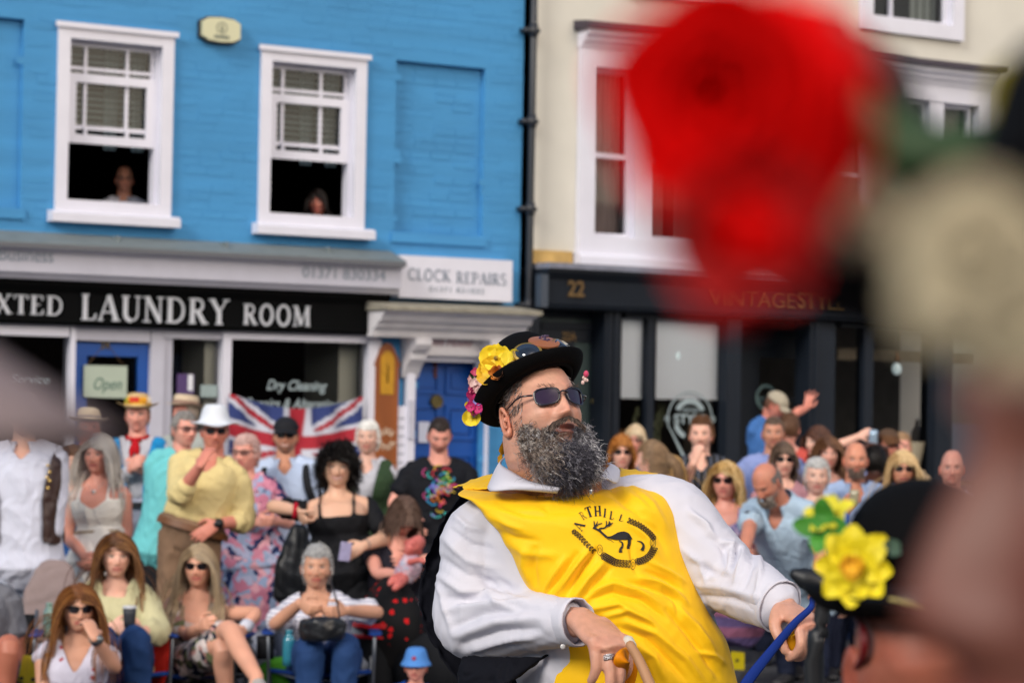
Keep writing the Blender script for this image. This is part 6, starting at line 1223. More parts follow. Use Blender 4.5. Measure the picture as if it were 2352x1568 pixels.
slab('tote_bag', cm('red_tote', 'a82018'), 'red and black tote bag hanging between the yellow sweater and the floral sundress', 'bag', [P(372, 1450, 11.0), P(370, 1500, 10.95), P(366, 1570, 10.95)], [(.035, .03), (.05, .05), (.05, .05)], sup=4)
slab('shoulder_bag', leather, 'black shoulder bag hanging at the side of the woman in black', 'bag', [P(690, 1215, 12.15), P(672, 1300, 12.1), P(668, 1370, 12.1)], [(.06, .04), (.10, .06), (.11, .06)], sup=3.5)
b = MB(); c_ = P(664, 1488, 10.72); v, f = sweep([c_-[0, 0, .09], c_+[0, 0, .04], c_+[0, 0, .07], c_+[0, 0, .10]], [.034, .034, .02, .02], n=18, steps=12, round_end=False); b.add(v, f); tag(b.build('water_bottle', M('teal_bottle', '2f7f94', .2, coat=1), smooth=True), 'teal water bottle in the holder of the grey and blue chair', 'bottle')
b = MB(); c_ = P(112, 1425, 10.9); v, f = sweep([c_-[0, 0, .09], c_+[0, 0, .04], c_+[0, 0, .07], c_+[0, 0, .10]], [.03, .03, .018, .018], n=18, steps=12, round_end=False); b.add(v, f); tag(b.build('water_bottle', M('pale_green_bottle', '9ac0b0', .2, coat=1), smooth=True), 'pale green water bottle beside the taupe blanket', 'bottle')
def ysign(px, py, d, lab, w_=.16, h_=.34):
    c = P(px, py, d); b = MB(); b.prism([(-w_, -h_), (w_, -h_), (w_*.62, h_), (-w_*.62, h_)], -.01, .01, 0); 
    for i in range(5): 
        for j in range(3): b.prism([(x_*.012-.06+.06*j, z_*.012+h_*.6-.07*i) for x_, z_ in ((-1, -1), (1, -.4), (.5, 1), (-1, .6))], -.0125, -.0101, 1)
    b.prism([(.06*math.cos(a), .06*math.sin(a)-h_*.62) for a in np.linspace(0, 6.1, 16)], -.0122, -.0101, 2)
    o = b.build('warning_board', [M('yellow_board', 'c9b400', .5), M('black_print', '1a1a1a', .6), M('red_print', 'a81c1c', .6)]); o.location = c; o.rotation_euler = (-.12, .1, .1); tag(o, lab, 'sign')
ysign(66, 1640, 10.4, 'yellow folding warning board with a red circle at the lower left', .11, .30); ysign(1690, 1545, 12.6, 'yellow and red board standing behind the yellow tabard hem', .07, .14)
# pushchair
pc = empty('pushchair', tuple(P(955, 1500, 12.1)), label='black pushchair with curved handle around the toddler in the blue hat', cat='pushchair'); pc.location = P(955, 1600, 12.1)
c0 = np.array(pc.location)
def loc(px, py, d): return P(px, py, d)-c0
b = MB(); v, f = sweep([loc(928, 1305, 11.6), loc(950, 1296, 11.5), loc(985, 1300, 11.5), loc(1005, 1330, 11.7)], [.022, .024, .022, .018], n=12, steps=14); b.add(v, f); b.build('handle', mbk, pc, smooth=True)
for x_ in (925, 1010): b = MB(); v, f = sweep([loc(x_+5, 1325, 11.8), loc(x_+8, 1450, 12), loc(x_, 1590, 12.1)], [.014]*3, n=10, steps=10); b.add(v, f); b.build('frame_tube', mf, pc, smooth=True)
b = MB(); v, f = ellipsoid(loc(990, 1535, 11.25), (.22, .16, .2), 24, 16); b.add(v, f); b.build('hood', mbk, pc, smooth=True)
for x_, dd in ((915, 11.9), (1015, 11.9), (915, 12.5), (1015, 12.5)):
    b = MB(); c = loc(x_, 1620, dd); c[2] = -c0[2]+.09
    for a in range(24): 
        q = [c+np.array([0, .08*math.cos(t_), .08*math.sin(t_)]) for t_ in (a*PI/12, (a+1)*PI/12)]; v, f = sweep(q, [.012]*2, n=6, steps=2, round_end=False); b.add(v, f)
    b.build('wheel', M('rubber', '1c1c1e', .8), pc)
b = MB(); v, f = sweep([loc(1000, 1480, 11.7), loc(1030, 1500, 11.6)], [(.05, .03)]*2, n=10, steps=5); b.add(v, f); b.build('mobile_toy', M('silver_toy', 'a8b0b8', .25, metal=.6), pc, smooth=True)
# ------------------------------------------------------------------ the bearded dancer in the yellow tabard
P = P0
DM = 5.45
def seg_fold(px, py, strokes):
    """height of the folds at picture points: each stroke = (amplitude m, width px, [(x, y), ...])"""
    out = np.zeros(len(px))
    for amp, wd, pl in strokes:
        pl = np.array(pl, float); best = np.full(len(px), 1e9); bt = np.zeros(len(px)); L = len(pl)-1
        for i in range(L):
            a, c = pl[i], pl[i+1]; d = c-a; t_ = np.clip(((px-a[0])*d[0]+(py-a[1])*d[1])/(d@d), 0, 1); q = np.hypot(px-a[0]-t_*d[0], py-a[1]-t_*d[1]); m_ = q < best; best = np.where(m_, q, best); bt = np.where(m_, (i+t_)/L, bt)
        out += amp*np.exp(-(best/wd)**2)*np.sin(PI*np.clip(bt*.92+.06, 0, 1))**.6
    return out
def px_of(V):
    q = V-EYE; d = q@_f; return 1176+FPX*(q@CR)/d, 784-FPX*(q@CU)/d, d
skinM = 'd09a82'
mb, base = head_base('m', .42, skin=skinM, brow='3a2c26', stub=('4a4244', .55), lips='a8625c', hi=True, seed=4, mouth_open=.35, eyes=True)
RM = rotm(27, 20, -1); KM = 1.03
ORG = P(1290, 908, DM-.10)-RM@np.array([0, -.098, .011])*KM
mb.v = [v*KM@RM.T+ORG for v in mb.v]
NBm = P(1272, 1118, DM+.04)
def H_(x, y, z): return ORG+RM@(np.array([x, y, z])*KM)
sk = [sweep([H_(0, .035, -.03), H_(0, .03, -.08), NBm+[-.01, .01, .05], NBm], [(.080, .085), (.083, .086), (.085, .085), .10], n=30, steps=12, up=(0, 1, 0)),
      sweep([H_(.0, -.03, -.095), NBm+[.03, -.06, .04], NBm+[.03, -.05, -.01]], [(.055, .045), (.07, .05), (.08, .05)], n=22, steps=8, up=(0, 1, 0)),
      sweep([NBm+[-.11, .03, -.06], NBm+[0, .01, -.03], NBm+[.11, .03, -.06]], [.05, .085, .05], n=18, steps=10)]
# arms: (shoulder, elbow, wrist)
SL, EL_, WL = P(1108, 1228, DM+.07), P(1086, 1425, DM+.03), P(1342, 1428, DM-.25)
SR, ER, WR = P(1525, 1190, DM+.06), P(1672, 1325, DM-.02), P(1803, 1398, DM-.20)
sk.append(sweep([EL_*.4+WL*.6, WL*.9+EL_*.1, WL], [(.042, .038), (.034, .028), (.033, .026)], n=20, steps=8, up=(0, 1, 0)))
sk.append(sweep([ER*.4+WR*.6, WR*.9+ER*.1, WR], [(.042, .038), (.034, .028), (.033, .026)], n=20, steps=8, up=(0, 1, 0)))
DL = nrm(P(1392, 1470, DM-.315)-WL); NL_ = nrm(np.array([-.30, .45, -.85]))
def fist(W, D, N, k, curls, side, wide=1.0, thumb=True):
    D = nrm(D); N = nrm(N-np.dot(N, D)*D); S = np.cross(D, N)*side; parts = []
    parts.append(sweep([W-.02*D*k, W+.02*D*k, W+.06*D*k, W+.092*D*k], [(.030*k, .022*k), (.040*k*wide, .021*k), (.047*k*wide, .019*k), (.046*k*wide, .015*k)], n=16, steps=10, up=N))
    for i in range(4):
        off = (.034-.0228*i)*wide; p = W+(.090-.005*abs(i-1))*k*D+off*k*S; ang = 0; pts = [p-.02*D*k, p]; L = [(.046, .029, .023), (.050, .032, .024), (.047, .030, .023), (.037, .022, .019)][i]
        for s_, l in enumerate(L): ang += curls[i][s_]; dd = D*math.cos(ang)+N*math.sin(ang); pts.append(pts[-1]+dd*l*k)
        parts.append(sweep(pts, [.0120*k, .0118*k, .0108*k, .0098*k, .0085*k], n=12, steps=18, up=S)); parts.append(ellipsoid(p+N*-.004*k, (.0135*k, .0135*k, .0125*k), 10, 8))
    if thumb:
        b = W+.02*D*k+.032*S*k; d0 = nrm(D*.65+S*.6+N*.5); d1 = nrm(D*.8+N*.7-S*.1); d2 = nrm(D*.6+N*.8-S*.4)
        parts.append(sweep([b-.014*S*k, b, b+.046*k*d0, b+.046*k*d0+.036*k*d1, b+.046*k*d0+.036*k*d1+.026*k*d2], [.018*k, .0175*k, .0135*k, .012*k, .0095*k], n=12, steps=16, up=N))
    return parts, S, N, D
pl_, S1, N1, D1 = fist(WL, DL, NL_, 1.14, [(.9, 1.0, .7), (.85, .55, .4), (.80, .35, .3), (.9, .5, .4)], 1)
sk += pl_
DR = nrm(P(1850, 1425, DM-.26)-WR); pr_, S2, N2, D2 = fist(WR, DR, np.array([-.35, .35, -.87]), 1.02, [(.9, .9, .6), (1.0, 1.1, .6), (1.1, 1.1, .6), (1.2, 1.2, .6)], -1)
sk += pr_
V, Fq = remesh(sk, .0042, 2); cc = np.tile(base, (len(V), 1)); vx_, vy_, _ = px_of(V)
cc = cc*(1+.06*wob(V, 45, 3)+.04*wob(V, 120, 5))[:, None]
kn = np.zeros(len(V))
for W_, D_, S_ in ((WL, D1, S1), (WR, D2, S2)):
    for i in range(4): kn += np.exp(-(np.linalg.norm(V-(W_+.093*D_*1.08+(.034-.0228*i)*S_*1.08), axis=1)/.013)**2)
cc = cc*(1-np.clip(kn, 0, 1)[:, None]*np.array([.02, .22, .22]))
mb.add(V, Fq, 0, np.clip(cc, 0, 1))
man = mb.build('person', M('weathered_skin', 'ffffff', .45, attr='Col', sss=.10, spec=.5, bump=.14, bscale=230, var=.05, vscale=60), smooth=True)
tag(man, 'big bearded dancer leaning back in a yellow tabard, white shirt and flowered black bowler', 'person')
# ---- shirt
TP = [P(1290, 1118, DM+.07), P(1300, 1180, DM+.07), P(1325, 1290, DM+.06), P(1372, 1400, DM+.04), P(1425, 1520, DM+.03), P(1460, 1680, DM+.03)]
TR = [(.10, .09), (.225, .135), (.235, .165), (.232, .185), (.235, .185), (.225, .16)]
def hires(V, Fq, strokes, amp=.004, fr=16, seed=0, aniso=(1, 1, 1)):
    N = vnormals(V, Fq); px, py, dd = px_of(V); h = seg_fold(px, py, strokes) if strokes else 0
    w1 = wob(V*np.array(aniso), fr, seed, 1.2); w2 = wob(V*np.array(aniso), fr*2.7, seed+3, 1.6)
    return V+N*(h+amp*(.5-np.abs(w1)**.7)+amp*.4*w2)[:, None]
m_shirt = M('white_cotton_shirt', 'cfced8', .8, spec=.2, bump=.08, bscale=400)
ZB = lambda x, y: (940.8+.32*x, 1081.9+.32*y)
def zs(*p): return [ZB(a, b_) for a, b_ in p]
shirt_str = [(.010, 7, zs((330, 320), (420, 400), (560, 430))), (-.010, 7, zs((300, 420), (430, 520), (600, 560))), (.012, 9, zs((250, 480), (420, 640), (640, 700))), (-.010, 8, zs((220, 620), (400, 740), (640, 800))), (.012, 9, zs((200, 740), (380, 860), (660, 860))),
    (-.012, 8, zs((240, 900), (420, 930), (760, 900))), (.013, 10, zs((260, 1000), (480, 960), (820, 930))), (-.012, 8, zs((300, 1120), (520, 1020), (900, 980))), (.012, 9, zs((340, 1180), (620, 1080), (930, 1050))), (-.012, 8, zs((380, 1240), (640, 1150), (930, 1130))), (.010, 8, zs((420, 1290), (700, 1210), (940, 1180))),
    (-.010, 7, zs((640, 780), (720, 840), (880, 890))), (.008, 6, zs((190, 780), (230, 880), (300, 1180))), (-.010, 7, zs((450, 700), (560, 800), (700, 880))), (.009, 6, zs((560, 880), (640, 960), (800, 1010))), (-.008, 6, zs((600, 1000), (700, 960), (820, 950)))]
Vs, Fs = remesh([sweep([SL*.35+NBm*.65+np.array([0, .02, -.03]), SL, SL*.5+EL_*.5, EL_+np.array([-.005, 0, -.005]), EL_*.55+WL*.45, WL*.86+EL_*.14], [(.060, .07), (.084, .095), (.086, .090), (.082, .082), (.070, .066), (.052, .050)], n=36, steps=44, up=(0, 1, 0)),
     sweep([SR*.35+NBm*.65+np.array([0, .02, -.03]), SR, SR*.5+ER*.5, ER, ER*.5+WR*.5, WR*.88+ER*.12], [(.075, .08), (.098, .10), (.088, .092), (.080, .084), (.070, .070), (.058, .056)], n=36, steps=44, up=(0, 1, 0)),
     sweep(TP, TR, n=48, steps=40, up=(0, 1, 0), sup=2.3)], .0062, 3)
ZR = lambda x, y: (1599.4+.32*x, 1067+.32*y)
shirt_str += [(a_, w_, [ZR(*q) for q in p_]) for a_, w_, p_ in ((.012, 7, ((-60, 330), (60, 430), (150, 560))), (-.012, 6, ((100, 520), (200, 600), (220, 760))), (.013, 6, ((170, 560), (260, 570), (230, 760), (60, 830))), (-.012, 5, ((270, 590), (300, 640), (240, 780))), (.012, 6, ((330, 590), (330, 680), (270, 860))), (-.010, 5, ((400, 620), (400, 720), (330, 900))),
    (.010, 5, ((450, 640), (460, 760), (420, 1000))), (.010, 7, ((20, 860), (200, 880), (480, 960))), (-.008, 6, ((30, 940), (240, 960), (470, 1040))), (-.012, 8, ((0, 700), (120, 780), (240, 800))), (.010, 6, ((-100, 600), (20, 700), (80, 850))))]
Vs = hires(Vs, Fs, shirt_str, .0028, 9, 3, (1, 1, 1))
cutm = ((Vs-NBm)@np.array([0, 0, 1.]) > -.012) & (np.hypot(Vs[:, 0]-NBm[0], Vs[:, 1]-NBm[1]) < .092)
Fs = [f for f in Fs if not cutm[list(f)].any()]; b = MB(); b.add(Vs, Fs); shirt = b.build('shirt', m_shirt, man, smooth=True)
def cuff(W, E, R1, name='cuff', l=.055, flare=1.0):
    d_ = nrm(W-E); b = MB(); v, f = sweep([W-d_*(l+.035), W-d_*.03-d_*l*.5, W-d_*.018], [(R1, R1*.93), (R1*1.02, R1*.95), (R1*1.04*flare, R1*.97*flare)], n=36, steps=8, up=(0, 1, 0), cap=False, round_end=False); v = v+vnormals(v, f)*(.0018*wob(v, 60, 7))[:, None]; b.add(v, f); c = b.build(name, m_shirt, shirt, smooth=True); s_ = c.modifiers.new('s', 'SOLIDIFY'); s_.thickness = .004; return c
cuff(WL, EL_, .051, l=.065); cuff(WR, ER, .058, l=.045)
b = MB(); v, f = ellipsoid(P(1293, 1484, DM-.245), (.006, .003, .006), 10, 5); b.add(v, f); b.build('button', M('pearl_button', 'c8c6c4', .3), shirt)
# collar
b = MB(); Lp = [(1160, 1066, .02), (1142, 1085, -.03), (1133, 1108, -.075), (1200, 1118, -.11), (1285, 1126, -.12)]
def collar_leaf(top, bot, back):
    n = len(top); V = [P(a, c, DM+e) for a, c, e in top]+[P(a, c, DM+e) for a, c, e in bot]; b = MB()
    T1, B1 = catmull(V[:n], 24), catmull(V[n:], 24); rows = 8; VV = []
    for j in range(rows+1):
        t_ = j/rows; VV += list(T1*(1-t_)+B1*t_+np.array([0, -.014*math.sin(PI*t_), .003*math.sin(PI*t_)]))
    b.add(VV, [(j*24+i, j*24+i+1, (j+1)*24+i+1, (j+1)*24+i) for j in range(rows) for i in range(23)]); o = b.build('collar', m_shirt, shirt, smooth=True); s_ = o.modifiers.new('s', 'SOLIDIFY'); s_.thickness = .003
collar_leaf([(1172, 1040, .10), (1150, 1064, .03), (1176, 1084, -.05), (1222, 1108, -.10), (1290, 1122, -.125)], [(1150, 1060, .13), (1130, 1100, .04), (1126, 1127, -.085), (1190, 1124, -.12), (1280, 1130, -.135)], 0)
collar_leaf([(1395, 1062, .12), (1400, 1066, .05), (1388, 1080, -.04), (1362, 1098, -.085), (1330, 1112, -.10)], [(1416, 1072, .14), (1424, 1080, .06), (1419, 1108, -.05), (1388, 1100, -.10), (1345, 1118, -.12)], 0)
# ---- waistcoat: black, hanging open behind the arm and showing below the forearm
m_vest = M('black_serge', '0f1018', .85, spec=.15, bump=.1, bscale=300)
def sheet(L_, R_, name, mat, par, bulge=.05, n=50, m_=60, dz=0, wv=.004, seed=1, fr=14, strokes=None, thick=.003, bul2=0):
    """cloth between two edge lines given as (px, py, dz) in picture space; bulges toward the viewer"""
    A = catmull([P(a, c, DM+e+dz) for a, c, e in L_], m_); B_ = catmull([P(a, c, DM+e+dz) for a, c, e in R_], m_); V = []
    for j in range(m_):
        bb = bulge(j/(m_-1)) if callable(bulge) else bulge
        for i in range(n): s_ = i/(n-1); V.append(A[j]*(1-s_)+B_[j]*s_+np.array([0, -bb*math.sqrt(max(0, 1-(2*s_-1)**2)), 0]))
    V = np.array(V); Fq = [(j*n+i, (j+1)*n+i, (j+1)*n+i+1, j*n+i+1) for j in range(m_-1) for i in range(n-1)]
    V = hires(V, Fq, strokes, wv, fr, seed); N = vnormals(V, Fq); b = MB(); b.add(V, Fq); o = b.build(name, mat, par, smooth=True); s_ = o.modifiers.new('s', 'SOLIDIFY'); s_.thickness = thick; s_.offset = -1; return o, V, Fq
sheet([(1064, 1135, .14), (1020, 1190, .17), (985, 1270, .2), (966, 1350, .2), (972, 1430, .18), (1010, 1500, .16), (1075, 1600, .12)], [(1200, 1150, .12), (1200, 1200, .12), (1200, 1290, .12), (1200, 1360, .12), (1200, 1430, .12), (1200, 1500, .12), (1200, 1600, .12)], 'waistcoat', m_vest, man, -.03, wv=.008)
sheet([(1062, 1500, .0), (1052, 1540, -.02), (1050, 1600, -.02), (1050, 1660, -.02)], [(1262, 1505, -.12), (1225, 1530, -.13), (1185, 1556, -.13), (1120, 1620, -.12)], 'waistcoat_front', m_vest, man, .05, wv=.005)
# ---- tabard
tab_str = [(.007, 8, zs((560, 300), (700, 380), (820, 420))), (-.006, 10, zs((640, 230), (820, 300), (1080, 330))), (.006, 9, zs((760, 150), (960, 230), (1250, 200), (1440, 130))), (-.005, 9, zs((840, 160), (1000, 280), (1200, 290))), (.008, 9, zs((1500, 110), (1640, 220), (1760, 330))), (-.007, 8, zs((1420, 130), (1560, 240), (1700, 330))), (.007, 9, zs((1560, 80), (1740, 240), (1850, 420))), (-.006, 8, zs((620, 420), (760, 480), (930, 500))), (.007, 10, zs((700, 520), (880, 600), (1060, 600))),
    (-.016, 8, zs((1340, 570), (1240, 690), (1120, 900))), (.014, 8, zs((1300, 560), (1180, 700), (1040, 880))), (-.012, 7, zs((1200, 600), (1110, 740), (1000, 860))), (.013, 8, zs((1400, 640), (1290, 760), (1180, 910))), (-.010, 6, zs((1440, 700), (1340, 800), (1230, 930))), (.009, 6, zs((1120, 620), (1020, 760), (960, 880))), (-.010, 9, zs((900, 560), (880, 700), (900, 840))), (.008, 9, zs((820, 560), (820, 680), (860, 800))),
    (.010, 8, zs((1300, 860), (1460, 800), (1640, 850), (1800, 950))), (-.010, 7, zs((1280, 930), (1460, 870), (1660, 920), (1840, 1060))), (.010, 8, zs((1270, 990), (1500, 950), (1700, 1050), (1880, 1220))), (-.009, 7, zs((1560, 800), (1700, 830), (1880, 900))), (.009, 6, zs((1640, 760), (1780, 790), (1900, 860), (2000, 960))), (-.010, 6, zs((1700, 720), (1850, 780), (1960, 860))), (.008, 6, zs((1700, 640), (1860, 720), (1980, 800))), (-.006, 5, zs((1580, 480), (1600, 640), (1640, 760))),
    (-.010, 8, zs((1500, 1120), (1700, 1200), (1900, 1400), (2000, 1520))), (.011, 8, zs((1560, 1080), (1760, 1160), (1980, 1340), (2100, 1500))), (-.010, 7, zs((1850, 1000), (1980, 1140), (2120, 1330), (2220, 1480))), (.010, 8, zs((1900, 960), (2060, 1120), (2200, 1300))), (.010, 9, zs((1640, 1250), (1760, 1330), (1840, 1500))), (-.012, 9, zs((1560, 1300), (1680, 1380), (1740, 1520))), (.009, 6, zs((2080, 1300), (2180, 1320), (2260, 1380))), (-.008, 6, zs((1820, 850), (1900, 920), (1940, 1040))),
    (.008, 7, zs((1400, 1040), (1560, 1000), (1720, 1080))), (-.008, 6, zs((1100, 950), (1200, 940), (1320, 960))), (.007, 7, zs((470, 210), (640, 400), (700, 560))), (-.006, 8, zs((1640, 330), (1760, 420), (1840, 560))), (.006, 8, zs((1560, 360), (1700, 470), (1800, 640)))]
m_tab = M('yellow_cotton_tabard', 'fdc604', .62, spec=.3, sheen=.1, bump=.07, bscale=350, var=.03, vscale=8)
Ltab = [(1065, 1122, .10), (1052, 1136, .03), (1082, 1150, -.02), (1120, 1180, -.06), (1165, 1250, -.07), (1205, 1340, -.075), (1250, 1400, -.075), (1262, 1480, -.075), (1250, 1560, -.075), (1240, 1660, -.075)]
Rtab = [(1500, 1092, .12), (1512, 1112, .05), (1530, 1140, .0), (1548, 1180, -.02), (1565, 1240, -.02), (1592, 1320, -.02), (1625, 1400, -.03), (1668, 1470, -.03), (1692, 1560, -.03), (1710, 1660, -.03)]
# neckline: the top edge dips in a scoop between the shoulders
nT, mT = 190, 210; A = catmull([P(a, c, DM+e) for a, c, e in Ltab], mT); B_ = catmull([P(a, c, DM+e) for a, c, e in Rtab], mT); V = []
for j in range(mT):
    v_ = j/(mT-1); bb = np.interp(v_, [0, .12, .3, .6, 1], [.02, .08, .13, .16, .15])
    for i in range(nT):
        s_ = i/(nT-1); p = A[j]*(1-s_)+B_[j]*s_; c_ = math.sqrt(max(0, 1-(2*s_-1)**2)); dip = -.040*math.exp(-((s_-.50)/.22)**2)*math.exp(-(v_/.10)**2); V.append(p+np.array([0, -bb*.72*c_**.9, dip]))
V = np.array(V); Ft = [(j*nT+i, (j+1)*nT+i, (j+1)*nT+i+1, j*nT+i+1) for j in range(mT-1) for i in range(nT-1)]
V = hires(V, Ft, tab_str, .0012, 8, 12); qx, qy, _ = px_of(V)
edge = catmull([np.array([1050, 1136, 0]), np.array([1128, 1128, 0]), np.array([1190, 1124, 0]), np.array([1262, 1132, 0]), np.array([1330, 1122, 0]), np.array([1395, 1098, 0]), np.array([1432, 1082, 0]), np.array([1520, 1090, 0])], 60)
lim = np.interp(qx, edge[:, 0], edge[:, 1]); cm_ = (qy < lim) & (qx > 1125) & (qx < 1430)
Ft = [f for f in Ft if not cm_[list(f)].any()]; V = smooth_edge(V, Ft, 6); b = MB(); b.add(V, Ft); tab = b.build('tabard', m_tab, man, smooth=True); s_ = tab.modifiers.new('s', 'SOLIDIFY'); s_.thickness = .002; s_.offset = -1
bv = BVHTree.FromPolygons([tuple(v) for v in V], Ft)
def on_tab(px, py, off=.0022):
    r = nrm(_f+(px-1176)/FPX*CR-(py-784)/FPX*CU); h = bv.ray_cast(Vector(EYE), Vector(r)); 
    return EYE+r*((h[3] if h[0] is not None else DM-.1)-off)
m_print = M('black_screen_print', '16171c', .7); m_print2 = M('brown_black_print', '2a1a0a', .7)
def decal(quads, name, mat, sub=4):
    b = MB(); k_ = 0
    for q in quads:
        q = [np.array(p_) for p_ in q]; n = sub; L1 = max(np.hypot(*(q[1]-q[0])), np.hypot(*(q[2]-q[3]))); n = int(max(1, min(14, L1/4))); L2 = np.hypot(*(q[3]-q[0])); n2 = int(max(1, min(8, L2/4))); k_ += 1; V_ = []
        for j in range(n2+1):
            for i in range(n+1): s_, t_ = i/n, j/n2; p_ = (q[0]*(1-s_)+q[1]*s_)*(1-t_)+(q[3]*(1-s_)+q[2]*s_)*t_; V_.append(on_tab(p_[0], p_[1], .0022+.0002*(k_ % 5)))
        b.add(V_, [(j*(n+1)+i, j*(n+1)+i+1, (j+1)*(n+1)+i+1, (j+1)*(n+1)+i) for j in range(n2) for i in range(n)])
    return b.build(name, mat, tab)
ZC5 = lambda x, y: np.array([1223+.1602*x, 1129+.1602*y])
for ch, cx, cy, rot, h, kx, wt in (('A', 668, 482, 62, 150, .95, 1.0), ('R', 722, 335, 34, 120, .75, .6), ('T', 812, 285, 19, 150, .95, 1.2), ('H', 936, 272, 4, 145, .85, 1.2), ('I', 1040, 300, -6, 125, .9, 1.1), ('L', 1140, 335, -9, 115, .95, 1.0), ('L', 1278, 372, -18, 95, 1.15, .9)):
    wd, qs = glyph_quads(ch, wt); a = math.radians(rot); c0 = ZC5(cx, cy); hh = h*.1602; out = []
    for q in qs:
        oq = []
        for p_ in q: u_, v_ = (p_[0]-wd/2)*hh*kx, (p_[1]-.5)*hh; oq.append(c0+np.array([u_*math.cos(a)-v_*math.sin(a), -(u_*math.sin(a)+v_*math.cos(a))]))
        out.append(oq)
    decal(out, 'printed_letter', m_print)
def stroke_q(pts, w0, w1=None):
    pts = catmull([np.array([*ZC5(*p_), 0]) for p_ in pts], 5*len(pts))[:, :2]; w1 = w0 if w1 is None else w1; out = []; n = len(pts)-1
    for i in range(n):
        d = pts[i+1]-pts[i]; d = d/(np.hypot(*d)+1e-9); nn = np.array([-d[1], d[0]])*.1602/2; a_, b_ = w0+(w1-w0)*i/n, w0+(w1-w0)*(i+1)/n; out.append([pts[i]-nn*a_, pts[i+1]-nn*b_, pts[i+1]+nn*b_, pts[i]+nn*a_])
    return out
dq = []
top_ = [(1040, 630), (1110, 635), (1170, 610), (1230, 578), (1310, 565), (1375, 588), (1408, 630), (1432, 672)]; bot_ = [(1050, 650), (1110, 668), (1170, 680), (1230, 686), (1300, 684), (1360, 684), (1395, 688), (1432, 674)]
tt, bt_ = catmull([np.array([*ZC5(*p_), 0]) for p_ in top_], 26)[:, :2], catmull([np.array([*ZC5(*p_), 0]) for p_ in bot_], 26)[:, :2]
dq += [[tt[i], tt[i+1], bt_[i+1], bt_[i]] for i in range(25)]
for pts, a_, c_ in (([(1060, 645), (1010, 600), (960, 556), (905, 525), (865, 512)], 34, 26), ([(900, 520), (890, 480), (882, 415)], 30, 12), ([(892, 500), (925, 450), (930, 420)], 22, 10), ([(900, 500), (940, 468), (1000, 445)], 22, 12), ([(955, 550), (965, 520), (1030, 515), (1080, 480), (1120, 440)], 16, 26), ([(1050, 505), (1062, 460), (1058, 412)], 20, 10), ([(1090, 480), (1100, 440), (1098, 412)], 20, 10), ([(1080, 490), (1120, 470), (1150, 438)], 26, 12), ([(960, 545), (985, 540)], 20, 16),
    ([(1240, 700), (1285, 725), (1290, 780), (1262, 820), (1265, 868)], 12, 50), ([(1390, 680), (1390, 740), (1375, 780), (1375, 815)], 44, 40), ([(1500, 700), (1560, 718), (1595, 775), (1570, 838)], 8, 50), ([(1060, 665), (1120, 690), (1165, 725)], 8, 5)): dq += stroke_q(pts, a_, c_)
decal(dq, 'printed_stag', m_print)
wq = []; rr_ = np.random.default_rng(2)
def leaf(cx, cy, ang, L=62, W=26):
    ca, sa = math.cos(ang), math.sin(ang); pts = []
    for t_ in np.linspace(0, 2*PI, 9): x, y = L/2*math.cos(t_), W/2*math.sin(t_)*(1+.25*math.sin(3*t_)); pts.append((cx+ca*x-sa*y, cy+sa*x+ca*y))
    return stroke_q(pts, 9)+stroke_q([(cx-ca*L*.4, cy-sa*L*.4), (cx+ca*L*.4, cy+sa*L*.4)], 6)
for path, n, sc_ in (([(590, 565), (680, 640), (770, 740), (875, 845)], 9, .8), ([(1010, 910), (1100, 960), (1200, 1010), (1370, 1030)], 13, 1.15), ([(1500, 1000), (1600, 970), (1690, 900), (1740, 810)], 11, 1.1), ([(1745, 665), (1660, 570), (1540, 480), (1390, 410)], 12, .85)):
    c_ = catmull([np.array([a, b_, 0.]) for a, b_ in path], n)
    for i in range(n):
        d = c_[min(i+1, n-1)]-c_[max(i-1, 0)]; an = math.atan2(d[1], d[0]); nn = np.array([-math.sin(an), math.cos(an)])
        for sg in (-1, 1): q = c_[i][:2]+nn*sg*22*sc_; wq += leaf(q[0], q[1], an+sg*.7, 62*sc_, 28*sc_)
for cx, cy, w_, h_ in ((965, 830, 80, 150), (1440, 1035, 70, 150), (1728, 730, 80, 140)):
    for k_ in (1, .45): wq += stroke_q([(cx+w_/2*k_*math.cos(t_), cy+h_/2*k_*math.sin(t_)) for t_ in np.linspace(0, 2*PI, 11)], 6)
decal(wq, 'printed_wreath', m_print2)
sheet([(1040, 1118, .20), (1058, 1112, .14), (1064, 1122, .10)], [(1130, 1085, .20), (1140, 1096, .12), (1160, 1118, .02)], 'tabard_shoulder', m_tab, man, .015, n=30, m_=24, wv=.003)
sheet([(1420, 1072, .20), (1425, 1078, .14), (1420, 1096, .06)], [(1510, 1088, .22), (1512, 1090, .15), (1514, 1104, .06)], 'tabard_shoulder', m_tab, man, .015, n=30, m_=24, wv=.003)
# trousers
V_, F_q = remesh([sweep([P(1460, 1640, DM+.05), P(1400, 1900, DM+.02), P(1395, 2150, DM), P(1390, 2560, DM+.02)], [.13, .11, .085, .07], n=24, steps=20), sweep([P(1460, 1640, DM+.05), P(1540, 1900, DM+.08), P(1560, 2150, DM+.1), P(1550, 2560, DM+.1)], [.13, .11, .085, .07], n=24, steps=20), sweep([P(1440, 1560, DM+.06), P(1470, 1700, DM+.06)], [(.22, .17), (.19, .15)], n=30, steps=8, up=(0, 1, 0))], .012, 2); b = MB(); b.add(hires(V_, F_q, None, .012, 8, 2), F_q); b.build('trousers', cm('cream_moleskin', 'a8a4a0'), man, smooth=True)
for px_, dd in ((1390, .0), (1550, .1)): b = MB(); c_ = P(px_, 2560, DM+dd); c_[2] = .045; v, f = sweep([c_+[0, .08, 0], c_, c_+[.04, -.12, -.01], c_+[.06, -.2, -.02]], [(.045, .045), (.05, .05), (.052, .035), (.04, .025)], n=16, steps=12); b.add(v, f); b.build('shoe', blk, man, smooth=True)
